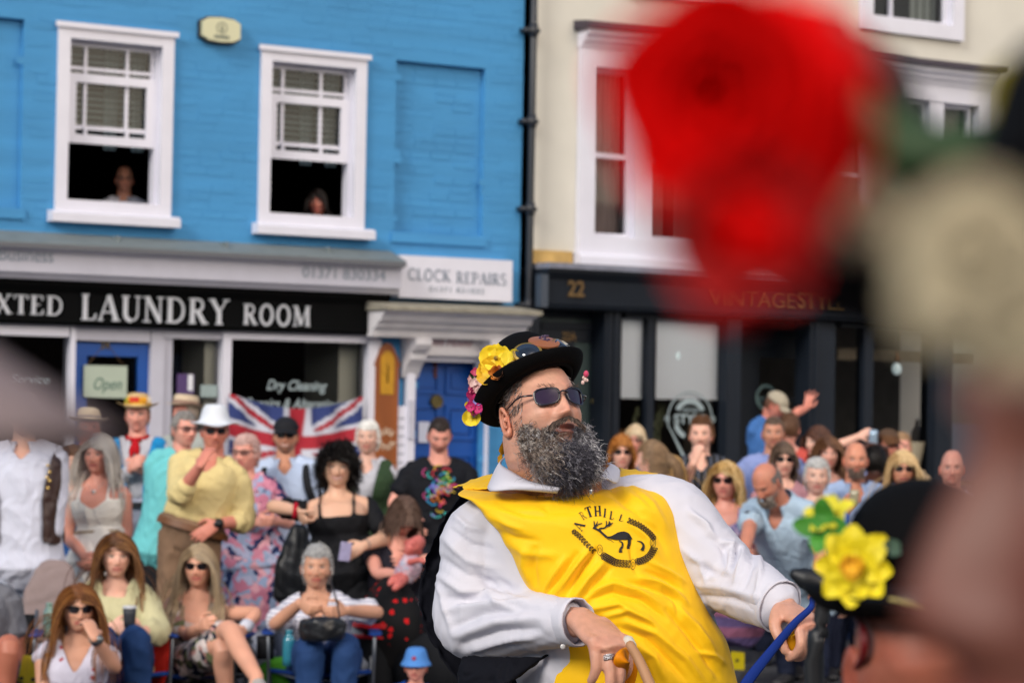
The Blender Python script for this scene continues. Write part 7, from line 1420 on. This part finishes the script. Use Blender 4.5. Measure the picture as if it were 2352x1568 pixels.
# ---- beard, moustache, sideburns
r_ = np.random.default_rng(21)
def beard(n, zr, Lf, cols, wd=.00055, curl=.7, seg=14, dirw=(.0, -.55, -1.0), seed=0, cf=44, grav=.25, yfn=None, amp=1.0):
    rr = np.random.default_rng(seed); a = rr.uniform(-1.35, 1.35, n); z = rr.uniform(zr[0], zr[1], n)
    t = np.clip(-z/.118, 0, 1); X = .074*np.sin(a)*np.sqrt(np.clip(1-(z/.122)**2, .05, 1))**.8*(1-.30*t**1.6+.42*.14*np.sin(t*PI)); Y = -.096*np.cos(a)*np.sqrt(np.clip(1-(z/.122)**2, .05, 1))**.8-.012*np.clip(t-.35, 0, 1)
    ok = ~((abs(X) < .031) & (z > -.088) & (z < -.03))
    ok &= z < np.interp(abs(a), [0, .28, .42, .9, 1.35], [-.082, -.070, -.050, -.050, -.012]); X, Y, z, a = X[ok], Y[ok], z[ok], a[ok]
    q = np.stack([X, Y, z], 1); dd = np.stack([X*6, Y*4+.05, -.8+0*z], 1)+rr.normal(size=q.shape)*.35; dd /= np.linalg.norm(dd, axis=1)[:, None]; wdir = RM.T@nrm([.42, -.30, -.86])
    dd = nrm_rows(dd*.8+wdir*.75); L = Lf(X, z, rr); C = hcol(len(X), cols[0], rr, .25); m2 = (X < -.02) & (rr.random(len(X)) < .65); C[m2] = hcol(int(m2.sum()), cols[1], rr, .25); m3 = (abs(X) < .03) & (rr.random(len(X)) < .75); C[m3] = hcol(int(m3.sum()), cols[2], rr, .25)
    roots = q*KM*.995; p = roots@RM.T+ORG; d = dd@RM.T; g = nrm([.62, -.2, -.72]); pts = [p.copy()]
    for s_ in range(1, seg): d = nrm_rows(d+g*grav*.35+rr.normal(size=d.shape)*curl*.42); p = p+d*L[:, None]/seg; pts.append(p.copy())
    pts = np.array(pts); ph = rr.uniform(0, 6.28, (len(X), 2)); fq = rr.uniform(.7, 1.3, len(X))
    for s_ in range(seg): an = s_*cf/seg*fq+ph[:, 0]; pts[s_] += .0042*amp*min(1, s_/3)*np.stack([np.cos(an), np.sin(an), np.cos(an*.8+ph[:, 1])], 1)
    return pts, C, wd
def nrm_rows(v): return v/(np.linalg.norm(v, axis=1)[:, None]+1e-9)
def tubes(mbx, pts, C, wd):
    seg, n, _ = pts.shape; tg = np.gradient(pts, axis=0); tg /= np.linalg.norm(tg, axis=2)[:, :, None]+1e-9; a = np.cross(tg, nrm([.31, .93, .2])); a /= np.linalg.norm(a, axis=2)[:, :, None]+1e-9; b = np.cross(tg, a)
    w_ = (wd*np.interp(np.linspace(0, 1, seg), [0, .1, .8, 1], [.9, 1, .8, .2]))[:, None, None]; V = np.stack([pts+w_*(math.cos(q)*a+math.sin(q)*b) for q in (0, 2.094, 4.189)], 2).transpose(1, 0, 2, 3).reshape(-1, 3)
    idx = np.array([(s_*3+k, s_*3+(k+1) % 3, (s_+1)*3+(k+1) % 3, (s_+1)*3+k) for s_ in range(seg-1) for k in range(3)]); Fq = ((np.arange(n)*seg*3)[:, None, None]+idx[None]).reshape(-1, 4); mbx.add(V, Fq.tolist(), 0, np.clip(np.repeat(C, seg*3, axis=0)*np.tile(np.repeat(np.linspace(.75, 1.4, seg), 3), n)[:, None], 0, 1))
greys = (['4c4a50', '6a686e', '8c8a90', 'aeacb0', 'cccaca', '3a383e'], ['6a5a50', '8a7c70', '9c9088', '5a4a42', 'b0a8a0'], ['26242c', '34323a', '45434c', '6c6a72'])
b = MB()
# a soft under-mass so that the beard is full, then the curls
um = remesh([ellipsoid(H_(.0, -.046, -.118), (.046, .044, .038), 18, 12), sweep([H_(-.060, -.02, -.062), H_(-.034, -.058, -.110), H_(.034, -.060, -.110), H_(.062, -.02, -.062)], [.016, .026, .026, .018], n=14, steps=16), ellipsoid(H_(.0, -.055, -.108)+np.array([.032, -.015, -.022]), (.048, .045, .040), 18, 12)], .006, 3)
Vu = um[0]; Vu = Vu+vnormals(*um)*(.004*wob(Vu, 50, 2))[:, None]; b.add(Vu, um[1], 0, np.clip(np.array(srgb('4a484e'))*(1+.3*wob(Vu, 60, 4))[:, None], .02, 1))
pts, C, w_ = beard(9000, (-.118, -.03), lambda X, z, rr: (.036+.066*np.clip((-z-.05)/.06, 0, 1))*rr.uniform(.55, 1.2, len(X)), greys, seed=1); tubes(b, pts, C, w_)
ii = r_.integers(0, len(Vu), 4200); Nu = vnormals(Vu, um[1])[ii]; p = Vu[ii]; d = nrm_rows(Nu*.8+np.array([.25, -.1, -.45])+r_.normal(size=p.shape)*.4); L_ = .022*r_.uniform(.4, 1.5, len(p)); L_[:500] = .055*r_.uniform(.6, 1.2, 500); ps = [p.copy()]
for s_ in range(1, 10): d = nrm_rows(d+np.array([.35, -.1, -.6])*.12+r_.normal(size=d.shape)*.3); p = p+d*L_[:, None]/10; ps.append(p.copy())
ps = np.array(ps); ph = r_.uniform(0, 6.28, len(p)); 
for s_ in range(10): ps[s_] += .003*min(1, s_/3)*np.stack([np.cos(s_*2.2+ph), np.sin(s_*2.2+ph), np.cos(s_*1.7+ph)], 1)
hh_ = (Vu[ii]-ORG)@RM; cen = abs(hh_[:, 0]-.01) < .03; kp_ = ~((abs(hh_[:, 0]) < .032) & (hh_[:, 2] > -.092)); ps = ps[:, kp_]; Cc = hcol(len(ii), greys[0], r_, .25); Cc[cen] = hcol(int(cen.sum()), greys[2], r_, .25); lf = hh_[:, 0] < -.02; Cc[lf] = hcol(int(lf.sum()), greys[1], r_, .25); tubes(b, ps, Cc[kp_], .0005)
pts, C, w_ = beard(1600, (-.100, -.0), lambda X, z, rr: .022+.02*rr.random(len(X)), greys, wd=.0005, seed=2, seg=8, cf=14, amp=.5); tubes(b, pts, C, w_)
b.build('beard', m_hair, man)
b = MB(); n = 800; x = r_.uniform(-.034, .034, n); q = np.stack([x, -.112+.0*x+8*x**2*1.5, -.0430-.28*abs(x)+r_.uniform(-.0035, .0035, n)], 1); sg = np.sign(x); dd = nrm_rows(np.stack([sg*(.95+0*x), -.18+5*abs(x), -.42-12*abs(x)], 1)+r_.normal(size=q.shape)*.12); L = .010+.007*r_.random(n)+.5*np.clip(abs(x)-.012, 0, 1)
p = q*KM@RM.T+ORG; d = dd@RM.T; pts = [p.copy()]
for s_ in range(1, 8): d = nrm_rows(d+np.array([0, 0, -1])*.12+r_.normal(size=d.shape)*.08); p = p+d*L[:, None]/8; pts.append(p.copy())
tubes(b, np.array(pts), hcol(n, ['2e2622', '40342e', '54463e', '6a5c54'], r_), .00075); b.build('moustache', m_hair, man)
b = MB(); n = 2200; dd = scalp_points(n, r_, .092, -.075, -.045); q = skull(dd, 1.0)*KM*1.01; tn = nrm_rows(dd*.5+np.array([0, .6, -.8])+r_.normal(size=dd.shape)*.3); p = q@RM.T+ORG; d = tn@RM.T; pts = [p.copy()]
for s_ in range(1, 6): d = nrm_rows(d+r_.normal(size=d.shape)*.12); p = p+d*(.020/6); pts.append(p.copy())
tubes(b, np.array(pts), hcol(n, ['8a8684', '5c5654', 'a8a4a2', '463e3c'], r_), .0007); b.build('hair', m_hair, man)
b = MB()
for sx in (-1, 1):
    n = 14; x = sx*.032+r_.uniform(-.018, .018, n); q = np.stack([x, -.101+3.2*(x*x)*.9, .031+r_.uniform(-.003, .003, n)], 1)*KM; dd = nrm_rows(np.stack([sx*.8+0*x, -.3+0*x, .3+0*x], 1)+r_.normal(size=q.shape)*.2); p = q@RM.T+ORG; d = dd@RM.T; tubes(b, np.array([p, p+d*.004, p+d*.008, p+d*.011]), hcol(n, ['2e2622', '463a34'], r_), .0006)
b.build('eyebrows', m_hair, man)
glasses(RM, ORG, man, k=KM*1.06, lens=M('purple_tinted_lens', '2a1630', .12, coat=.25, spec=.4), fr=M('navy_acetate', '131222', .25, coat=.5), yofs=.0)
b = MB(); v, f = ellipsoid(H_(-.080, .004, -.036), (.0018, .0018, .0018), 8, 5); b.add(v, f); b.build('ear_stud', M('black_stud', '1a1614', .3), man)
# ---- bowler hat with goggles, badge and flowers
felt = M('black_felt', '08080a', .9, spec=.12, bump=.08, bscale=500)
hat = make_hat('bowler', felt, RM, ORG, man, band=M('black_grosgrain', '08080a', .5), off=(-.004, .016, .058), tilt=-14, k=1.03, curl=.018, hroll=-9)
hA = RM@np.array(Matrix.Rotation(math.radians(-14), 3, 'X') @ Matrix.Rotation(math.radians(-9), 3, 'Y')); ho = ORG+RM@np.array([-.004, .016, .058])
def HT(x, y, z): return ho+hA@np.array([x, y, z])
def disc(c, nrm_, r, th, n=28, ell=1.0):
    z = nrm(nrm_); a = nrm(np.cross(z, [0, 0, 1])); b2 = np.cross(a, z); V = []
    for s_ in (0, 1):
        for i in range(n): t_ = 2*PI*i/n; V.append(np.array(c)+a*r*ell*math.cos(t_)+b2*r*math.sin(t_)+z*th*s_)
    V.append(np.array(c)+z*(th+r*.12)); return np.array(V), [(i, (i+1) % n, n+(i+1) % n, n+i) for i in range(n)]+[(n+i, n+(i+1) % n, 2*n) for i in range(n)]
gold = M('engraved_brass', 'a98d4c', .3, metal=.85, bump=.3, bscale=400)
gg = MB(); gl_ = []
for sx in (-1, 1):
    nn = hA@nrm([sx*.42, -1, .25]); c = HT(sx*.045, -.104, .040); v, f = disc(c, nn, .029, .010, ell=1.15); gg.add(v, f); gl_.append(disc(c+nn*.0085, nn, .0235, .004, ell=1.15))
gob = gg.build('goggles', gold, hat, smooth=False)
for v, f in gl_: b = MB(); b.add(v, f); b.build('goggle_lens', M('grey_blue_lens', '1c242e', .08, coat=1), gob, smooth=True)
b = MB(); pts = [HT(.0945*1.13*math.sin(a), -.094*1.28*math.cos(a), .034) for a in np.linspace(-2.4, -.7, 12)]; v, f = sweep(pts, [(.003, .010)]*12, n=8, steps=30, up=hA@np.array([0, 0, 1.])); b.add(v, f)
b.build('goggle_strap', gold, gob, smooth=True)
nn = hA@nrm([.02, -1, .62]); c = HT(.004, -.112, .060); b = MB(); v, f = disc(c, nn, .030, .004, ell=1.2); b.add(v, f); bd = b.build('badge', M('copper_badge', 'b06c42', .35, metal=.3, coat=.5), hat)
b = MB(); rz = np.random.default_rng(4)
for i in range(9): t_ = rz.uniform(0, 6.28); q = c+nn*.0085+hA@np.array([rz.uniform(-.013, .013), 0, rz.uniform(-.010, .010)]); v, f = ellipsoid(q, (.004, .0015, .003), 7, 4); b.add(v, f)
b.build('badge_motif', M('violet_print', '3c2848', .5), bd)
def petal_flower(mb_, c, n_, r, pet, colr, cup=.35, wid=.55, ctr=None, rs=None, two=False):
    z = nrm(n_); a = nrm(np.cross(z, [.1, .2, 1])); b2 = np.cross(a, z); rs = rs or random.Random(1)
    for ring_ in range(2 if two else 1):
        for i in range(pet):
            t_ = 2*PI*(i+.5*ring_)/pet+rs.uniform(-.1, .1); d = a*math.cos(t_)+b2*math.sin(t_); s_ = np.cross(z, d); rr = r*rs.uniform(.85, 1.1)*(1-.25*ring_); V = []; nl_, nw = 6, 5
            for j in range(nl_+1):
                u = j/nl_; w_ = rr*wid*math.sin(PI*min(1, u*.85+.12))**.7
                for k_ in range(nw): v_ = (k_/(nw-1)-.5)*2; V.append(c+d*rr*u+z*(rr*cup*u*u*(1 if not ring_ else 1.8)+rr*.10*abs(v_)+.08*rr*math.sin(u*9+i))+s_*w_*v_)
            F_ = [(j*nw+k_, j*nw+k_+1, (j+1)*nw+k_+1, (j+1)*nw+k_) for j in range(nl_) for k_ in range(nw-1)]; cc = np.array(srgb(colr))*rs.uniform(.85, 1.1)
            mb_.add(V, F_, 0, np.clip(cc, 0, 1))
    if ctr: 
        v, f = ellipsoid(c+z*r*.12, (r*.16,)*3, 8, 6); mb_.add(v, f, 0, srgb(ctr))
m_fl = M('petals', 'ffffff', .6, attr='Col', sheen=.2); Z5 = lambda x, y: (940.8+.2802*x, 752.6+.2802*y); rs = random.Random(6)
def flower(px, py, dz, r, pet, colr, nm='flower', par=hat, n_=(-.35, -1, .15), **kw):
    b = MB(); petal_flower(b, P(px, py, DM+dz), np.array(n_), r, pet, colr, rs=rs, **kw); return b.build(nm, m_fl, par, smooth=True)
x, y = Z5(715, 250); flower(x, y, -.05, .036, 4, 'eccb00', wid=.75, cup=.25, ctr='8a6a10'); x, y = Z5(690, 320); flower(x, y, -.05, .028, 4, 'e8be00', wid=.8)
x, y = Z5(850, 250); flower(x, y, -.07, .024, 3, 'e6cc20', wid=.7); x, y = Z5(640, 370); flower(x, y, -.05, .026, 4, 'e8b400', wid=.8); x, y = Z5(735, 375); flower(x, y, -.07, .020, 7, 'e08410', wid=.5, cup=.9, two=True)
b = MB(); v, f = sweep([P(*Z5(725, 130), DM), P(*Z5(735, 165), DM), P(*Z5(745, 200), DM)], [.002, .0035, .005], n=8, steps=8); b.add(v, f, 0, srgb('e6cc20')); b.build('flower_bud', m_fl, hat, smooth=True)
for (a_, c_, col_) in ((510, 420, 'dba8a4'), (520, 455, 'e0b8b0'), (560, 480, 'dfa9a8'), (590, 445, 'e6beb4'), (600, 510, 'd9a0a0'), (615, 500, 'dbb0b4'), (545, 440, 'e2c0b8'), (650, 420, 'd0405e'), (640, 450, 'c83c5a'), (545, 365, 'd44a70'), (575, 370, 'e8b0b0'), (515, 500, 'd06080'), (700, 410, 'd8c0a8')): 
    x, y = Z5(a_, c_); flower(x, y, .01*rs.uniform(-1, 2), .0105, 5, col_, wid=.55, cup=.4, ctr='c06070')
for i_ in range(34):
    t_ = rs.random(); cx_ = 690-190*t_**1.0+rs.uniform(-35, 45); cy_ = 330+390*t_+rs.uniform(-25, 25); x, y = Z5(cx_, cy_); flower(x, y, .015*rs.uniform(-1, 1.5), rs.uniform(.008, .013), 5, rs.choice(['e0b0ac', 'd8507a', 'e6c4bc', 'c82860', 'e0b0ac', 'e8b828'] if t_ < .55 else ['c01466', '8a7cd0', '9a8cd8', 'd8407a', 'e6cc20']), wid=.6, cup=.4, ctr='a04860')
x, y = Z5(560, 550); flower(x, y, .01, .021, 6, 'c01466', wid=.6, two=True, cup=.5, ctr='801040')
for a_, c_ in ((525, 590), (545, 625), (535, 665), (560, 650), (555, 690)): x, y = Z5(a_, c_); flower(x, y, .02, .015, 5, '7a6cc8', wid=.65, ctr='403878')
x, y = Z5(500, 635); flower(x, y, .02, .014, 3, 'e8cc10', wid=.7); x, y = Z5(518, 740); flower(x, y, .02, .021, 4, 'ecd000', wid=.8)
b = MB()
for a_, c_ in ((800, 310), (560, 405), (700, 460), (590, 600)): x, y = Z5(a_, c_); petal_flower(b, P(x, y, DM+.01), np.array([.2, -1, .3]), .022, 3, '2c5a1c', wid=.35, rs=rs)
b.build('leaf_spray', m_fl, hat, smooth=True)
b = MB()
for a_, c_, rr in ((1447, 378, .006), (1425, 408, .003), (1440, 425, .004), (1455, 430, .003), (1420, 448, .004)): v, f = ellipsoid(P(*Z5(a_, c_), DM-.08), (rr, rr, rr*1.3), 8, 6); b.add(v, f, 0, srgb('cc3c64' if rr > .005 else 'd8b8b0'))
v, f = sweep([P(*Z5(1445, 385), DM-.08), P(*Z5(1432, 430), DM-.08), P(*Z5(1418, 465), DM-.07)], [.0012]*3, n=6, steps=8); b.add(v, f, 0, srgb('8a7a5a')); b.build('bud_sprig', m_fl, hat, smooth=True)
# yellow ribbon behind the neck
b = MB(); v, f = sweep([P(1165, 1000, DM+.08), P(1156, 1035, DM+.10), P(1147, 1055, DM+.1), P(1152, 1080, DM+.1)], [(.004, .003), (.014, .003), (.017, .003), (.016, .003)], n=10, steps=16); b.add(v, f); b.build('ribbon', cm('yellow_ribbon', 'c08a10'), hat, smooth=True)
# necklace glint, ring
b = MB(); v, f = ellipsoid(P(1357, 1128, DM-.13), (.004, .003, .007), 8, 6); b.add(v, f); v, f = sweep([P(1358, 1112, DM-.1), P(1357, 1128, DM-.125), P(1352, 1140, DM-.12)], [.0012]*3, n=6, steps=6); b.add(v, f); b.build('necklace', M('silver', 'd8d8d8', .25, metal=.7), man, smooth=True)
rc = WL+.088*D1*1.14+(.034-.0228*2)*S1*1.14+.030*(D1*math.cos(.80)+N1*math.sin(.80)); rd = D1*math.cos(.80)+N1*math.sin(.80)
b = MB(); v, f = sweep([rc-rd*.006, rc+rd*.006], [.0145, .0145], n=20, steps=3, round_end=False); b.add(v, f); b.build('ring', M('chased_silver', 'b8b8bc', .25, metal=.9, bump=.5, bscale=500), man, smooth=True)
# things held
hm = cm('orange_leather', 'd98200', rough=.5)
hs = empty('leather_strap', label='orange leather strap gripped in the ringed hand in front of the tabard', cat='strap')
b = MB(); v, f = sweep([P(1446, 1500, DM-.30), P(1430, 1512, DM-.36), P(1424, 1545, DM-.33), P(1405, 1600, DM-.31)], [(.017, .004), (.018, .004), (.016, .004), (.014, .004)], n=10, steps=20, up=(0, 1, 0)); b.add(v, f); b.build('strap_end', hm, hs, smooth=True)
b = MB(); v, f = sweep([P(1432, 1506, DM-.30), P(1450, 1530, DM-.30), P(1440, 1580, DM-.29), P(1430, 1640, DM-.29)], [(.014, .004)]*4, n=10, steps=20, up=(0, 1, 0)); b.add(v, f); b.build('strap_loop', hm, hs, smooth=True)
b = MB(); v, f = sweep([P(1446, 1478, DM-.36), P(1475, 1530, DM-.38), P(1530, 1660, DM-.45)], [.010, .011, .013], n=14, steps=10); b.add(v, f); stk = b.build('morris_stick', M('pale_ash_stick', 'a87c58', .6, var=.15), smooth=True); tag(stk, 'pale wooden stick held in the ringed hand crossing the tabard hem', 'stick')
b = MB(); v, f = sweep([P(1441, 1468, DM-.315), P(1450, 1485, DM-.325)], [.0125, .0125], n=14, steps=4); b.add(v, f); b.build('stick_tip', M('white_tape', 'c9c4b8', .6), stk, smooth=True)
b = MB(); v, f = sweep([P(1866, 1372, DM-.30), P(1862, 1395, DM-.31), P(1825, 1430, DM-.31), P(1775, 1490, DM-.3), P(1720, 1560, DM-.3), P(1670, 1640, DM-.3)], [(.006, .004), (.007, .004), (.008, .004), (.010, .004), (.012, .004), (.012, .004)], n=8, steps=40, up=(0, 1, 0)); b.add(v, f); tag(b.build('ribbon', cm('royal_blue_webbing', '14307e'), smooth=True), 'royal blue strap running down from the outstretched hand', 'strap')
b = MB(); v, f = sweep([P(1838, 1428, DM-.28), P(1826, 1455, DM-.29), P(1822, 1490, DM-.28)], [(.016, .007)]*3, n=12, steps=8); b.add(v, f); tag(b.build('grip', cm('yellow_grip', 'd99a10'), smooth=True), 'yellow grip held in the outstretched hand beside the blurred daffodil', 'handle')
# ------------------------------------------------------------------ people close to the camera
# bowler wearer with a daffodil, seen from behind
bw = person('person in a black bowler with a big yellow daffodil, seen from behind at lower right', (2128, 1552), 2.55, yaw=172, pitch=-4, roll=4, byaw=170, fat=.2, hair=('bald', '6a4a3c'), skin='a05c48', top='t', tcol=cm('black_waistcoat_cloth', '101116'), pants=blk, group='dancers close to the camera', hat=('bowler', felt, M('black_grosgrain', '08080a', .5), dict(curl=.02, tilt=-2)))
b = MB(); v, f = sweep([P(1968, 1415, 2.5), P(1984, 1450, 2.46), P(1984, 1500, 2.46), P(1966, 1532, 2.5)], [.003, .0045, .0045, .003], n=8, steps=14); b.add(v, f); b.build('spectacle_cord', M('dark_red_cord', '6a0c10', .5), bw['o'], smooth=True)
hb_ = bw['o'].children[-1]
rs2 = random.Random(3)
def nflower(name, px, py, d, r, pet, colr, n_, par, **kw): b = MB(); petal_flower(b, P(px, py, d), np.array(n_, float), r, pet, colr, rs=rs2, **kw); return b.build(name, m_fl, par, smooth=True)
B_O = bw['o']
nflower('daffodil', 1962, 1300, 2.42, .040, 8, 'e6d200', (-.25, -1, .1), B_O, wid=.36, cup=.04, two=True)
nflower('daffodil_trumpet', 1958, 1302, 2.41, .012, 8, 'e8b000', (-.25, -1, .1), B_O, wid=.7, cup=.5, two=True)
nflower('daffodil', 1905, 1190, 2.50, .030, 5, 'd8cc20', (-.5, -.6, .9), B_O, wid=.4, cup=.2)
nflower('leaf', 1893, 1212, 2.49, .030, 4, '3c8a1c', (-.6, -1, .3), B_O, wid=.4); nflower('leaf', 2068, 1262, 2.42, .022, 1, '33503c', (.3, -1, .4), B_O, wid=.4)
b = MB(); v, f = sweep([P(2045, 1375, 2.4), P(2095, 1388, 2.38), P(2150, 1410, 2.38)], [(.002, .004), (.003, .010), (.002, .005)], n=10, steps=14, up=(0, 1, 0)); b.add(v, f); b.build('feather', cm('buff_feather', 'b0a468'), B_O, smooth=True)
# microphone on a stand between the dancer's hand and the bowler
ms = empty('microphone_stand', tuple(P(1860, 1400, 3.4)), label='blurred black microphone on a stand left of the daffodil', cat='microphone'); c0 = np.array(ms.location); mm = M('black_microphone', '15171b', .5)
b = MB(); v, f = sweep([P(1822, 1316, 3.4)-c0, P(1850, 1328, 3.4)-c0, P(1890, 1345, 3.4)-c0], [(.008), (.016), (.015)], n=16, steps=12); b.add(v, f); b.build('microphone', mm, ms, smooth=True)
b = MB(); v, f = sweep([P(1890, 1345, 3.4)-c0, P(1885, 1450, 3.4)-c0, P(1870, 1568, 3.4)-c0, P(1868, 2600, 3.4)-c0], [.010, .012, .014, .014], n=12, steps=20); b.add(v, f); b.build('pole', mm, ms, smooth=True)
# very near man on the right with a flower covered hat
nm = person('man very close at the right edge in a dark hat covered with flowers', (2745, 1310), .66, yaw=-74, pitch=4, byaw=-60, fat=.2, hair=('crop', ['5a4a44']), skin='784a3e', top='t', tcol=cm('black_waistcoat_cloth', '101116'), pants=blk, group='dancers close to the camera', hat=('boater', felt, None, dict(tilt=-8, curl=.02, hroll=-10, off=(0, .004, .048))))
N_O = nm['o']
def blob(name, pts, rad, mat, par, d): 
    b = MB(); V, Fq = remesh([sweep([P(x, y, d+e) for x, y, e in pts], rad, n=24, steps=16)], .004, 2); V = V+vnormals(V, Fq)*(.0025*wob(V, 120, 3))[:, None]; b.add(V, Fq); return b.build(name, mat, par, smooth=True)
m_red = M('red_silk_petals', 'e00000', .7, var=.12, vscale=30, spec=.1)
# red rose: ring upon ring of cupped petals
def rose(px, py, d, r, mat, par, name, n_=(-.3, -1, -.1), layers=4):
    b = MB(); c = P(px, py, d); z = nrm(n_); a = nrm(np.cross(z, [.1, .2, 1])); b2 = np.cross(a, z); q = random.Random(9)
    for L in range(layers):
        rr = r*(1-.8*L/layers); pet = 6
        for i in range(pet):
            t_ = 2*PI*(i+.5*L)/pet+q.uniform(-.15, .15); V = []; nl_, nw = 7, 7
            for j in range(nl_+1):
                u = j/nl_
                for k_ in range(nw): v_ = (k_/(nw-1)-.5)*1.5; an = t_+v_*.85; ro = rr*(.15+.85*math.sin(u*PI*.5))*(1+.06*math.sin(5*an+L)); V.append(c+(a*math.cos(an)+b2*math.sin(an))*ro*(1-.12*v_*v_*u)+z*(r*(-.35+.75*u*u*(.6+.12*L))-.1*r*v_*v_*u))
            b.add(V, [(j*nw+k_, j*nw+k_+1, (j+1)*nw+k_+1, (j+1)*nw+k_) for j in range(nl_) for k_ in range(nw-1)])
    o = b.build(name, mat, par, smooth=True); s_ = o.modifiers.new('s', 'SOLIDIFY'); s_.thickness = .0015; return o
rose(1650, 220, .46, .0215, m_red, N_O, 'red_rose'); rose(1770, 330, .47, .0190, m_red, N_O, 'red_rose', n_=(.2, -1, -.2))
nflower('rose_petal', 1690, 490, .46, .0175, 5, 'c00000', (0, -1, -.5), N_O, wid=.7, cup=.6, two=True)
blob('drooping_petal', [(1690, 440, 0), (1690, 560, 0), (1685, 700, .01)], [.0140, .0105, .004], m_red, N_O, .46)
blob('drooping_petal', [(1820, 60, .02), (1850, 200, 0), (1840, 380, .0)], [.0100, .0125, .0090], m_red, N_O, .47)
m_stem = M('dark_bronze_leaf', '2c2018', .6); m_gr = M('dark_green_leaf', '24401a', .6, var=.2); m_cr = M('cream_silk', 'bfb294', .7, var=.15, vscale=20); m_ye = M('yellow_silk', 'b0a400', .6)
blob('leaf', [(1900, 60, 0), (1980, 130, 0), (2090, 260, 0), (2160, 400, 0)], [(.010, .006), (.017, .006), (.017, .006), (.010, .006)], m_stem, N_O, .82)
blob('leaf', [(1960, 220, 0), (2060, 330, 0), (2180, 380, 0), (2300, 330, 0)], [(.008, .008), (.014, .012), (.018, .012), (.010, .008)], m_gr, N_O, .80)
blob('leaf', [(2030, 360, 0), (2080, 480, 0), (2060, 600, 0)], [(.008, .006), (.012, .006), (.006, .006)], m_gr, N_O, .80)
nflower('yellow_flower', 2345, 235, .74, .012, 6, 'b0a400', (-.3, -1, 0), N_O, wid=.6, two=True)
rose(1975, 500, .50, .0070, m_cr, N_O, 'cream_rose'); rose(2240, 590, .42, .0125, m_cr, N_O, 'cream_rose', layers=5); rose(2350, 740, .42, .0095, m_cr, N_O, 'cream_rose'); rose(2170, 700, .42, .0070, m_cr, N_O, 'cream_rose')
# the tip of a grey felt cap worn by someone just outside the left edge
lm = person('onlooker just outside the left edge whose grey cap peak pokes into view', (-760, 1110), .70, yaw=62, pitch=-8, byaw=40, hair=('short', ['5a5048']), skin='fair', top='t', tcol=cm('grey_jacket', '4c484c'), pants=blk, group='dancers close to the camera', hat=('cap', cm('grey_felt_cap', '8f8080')))
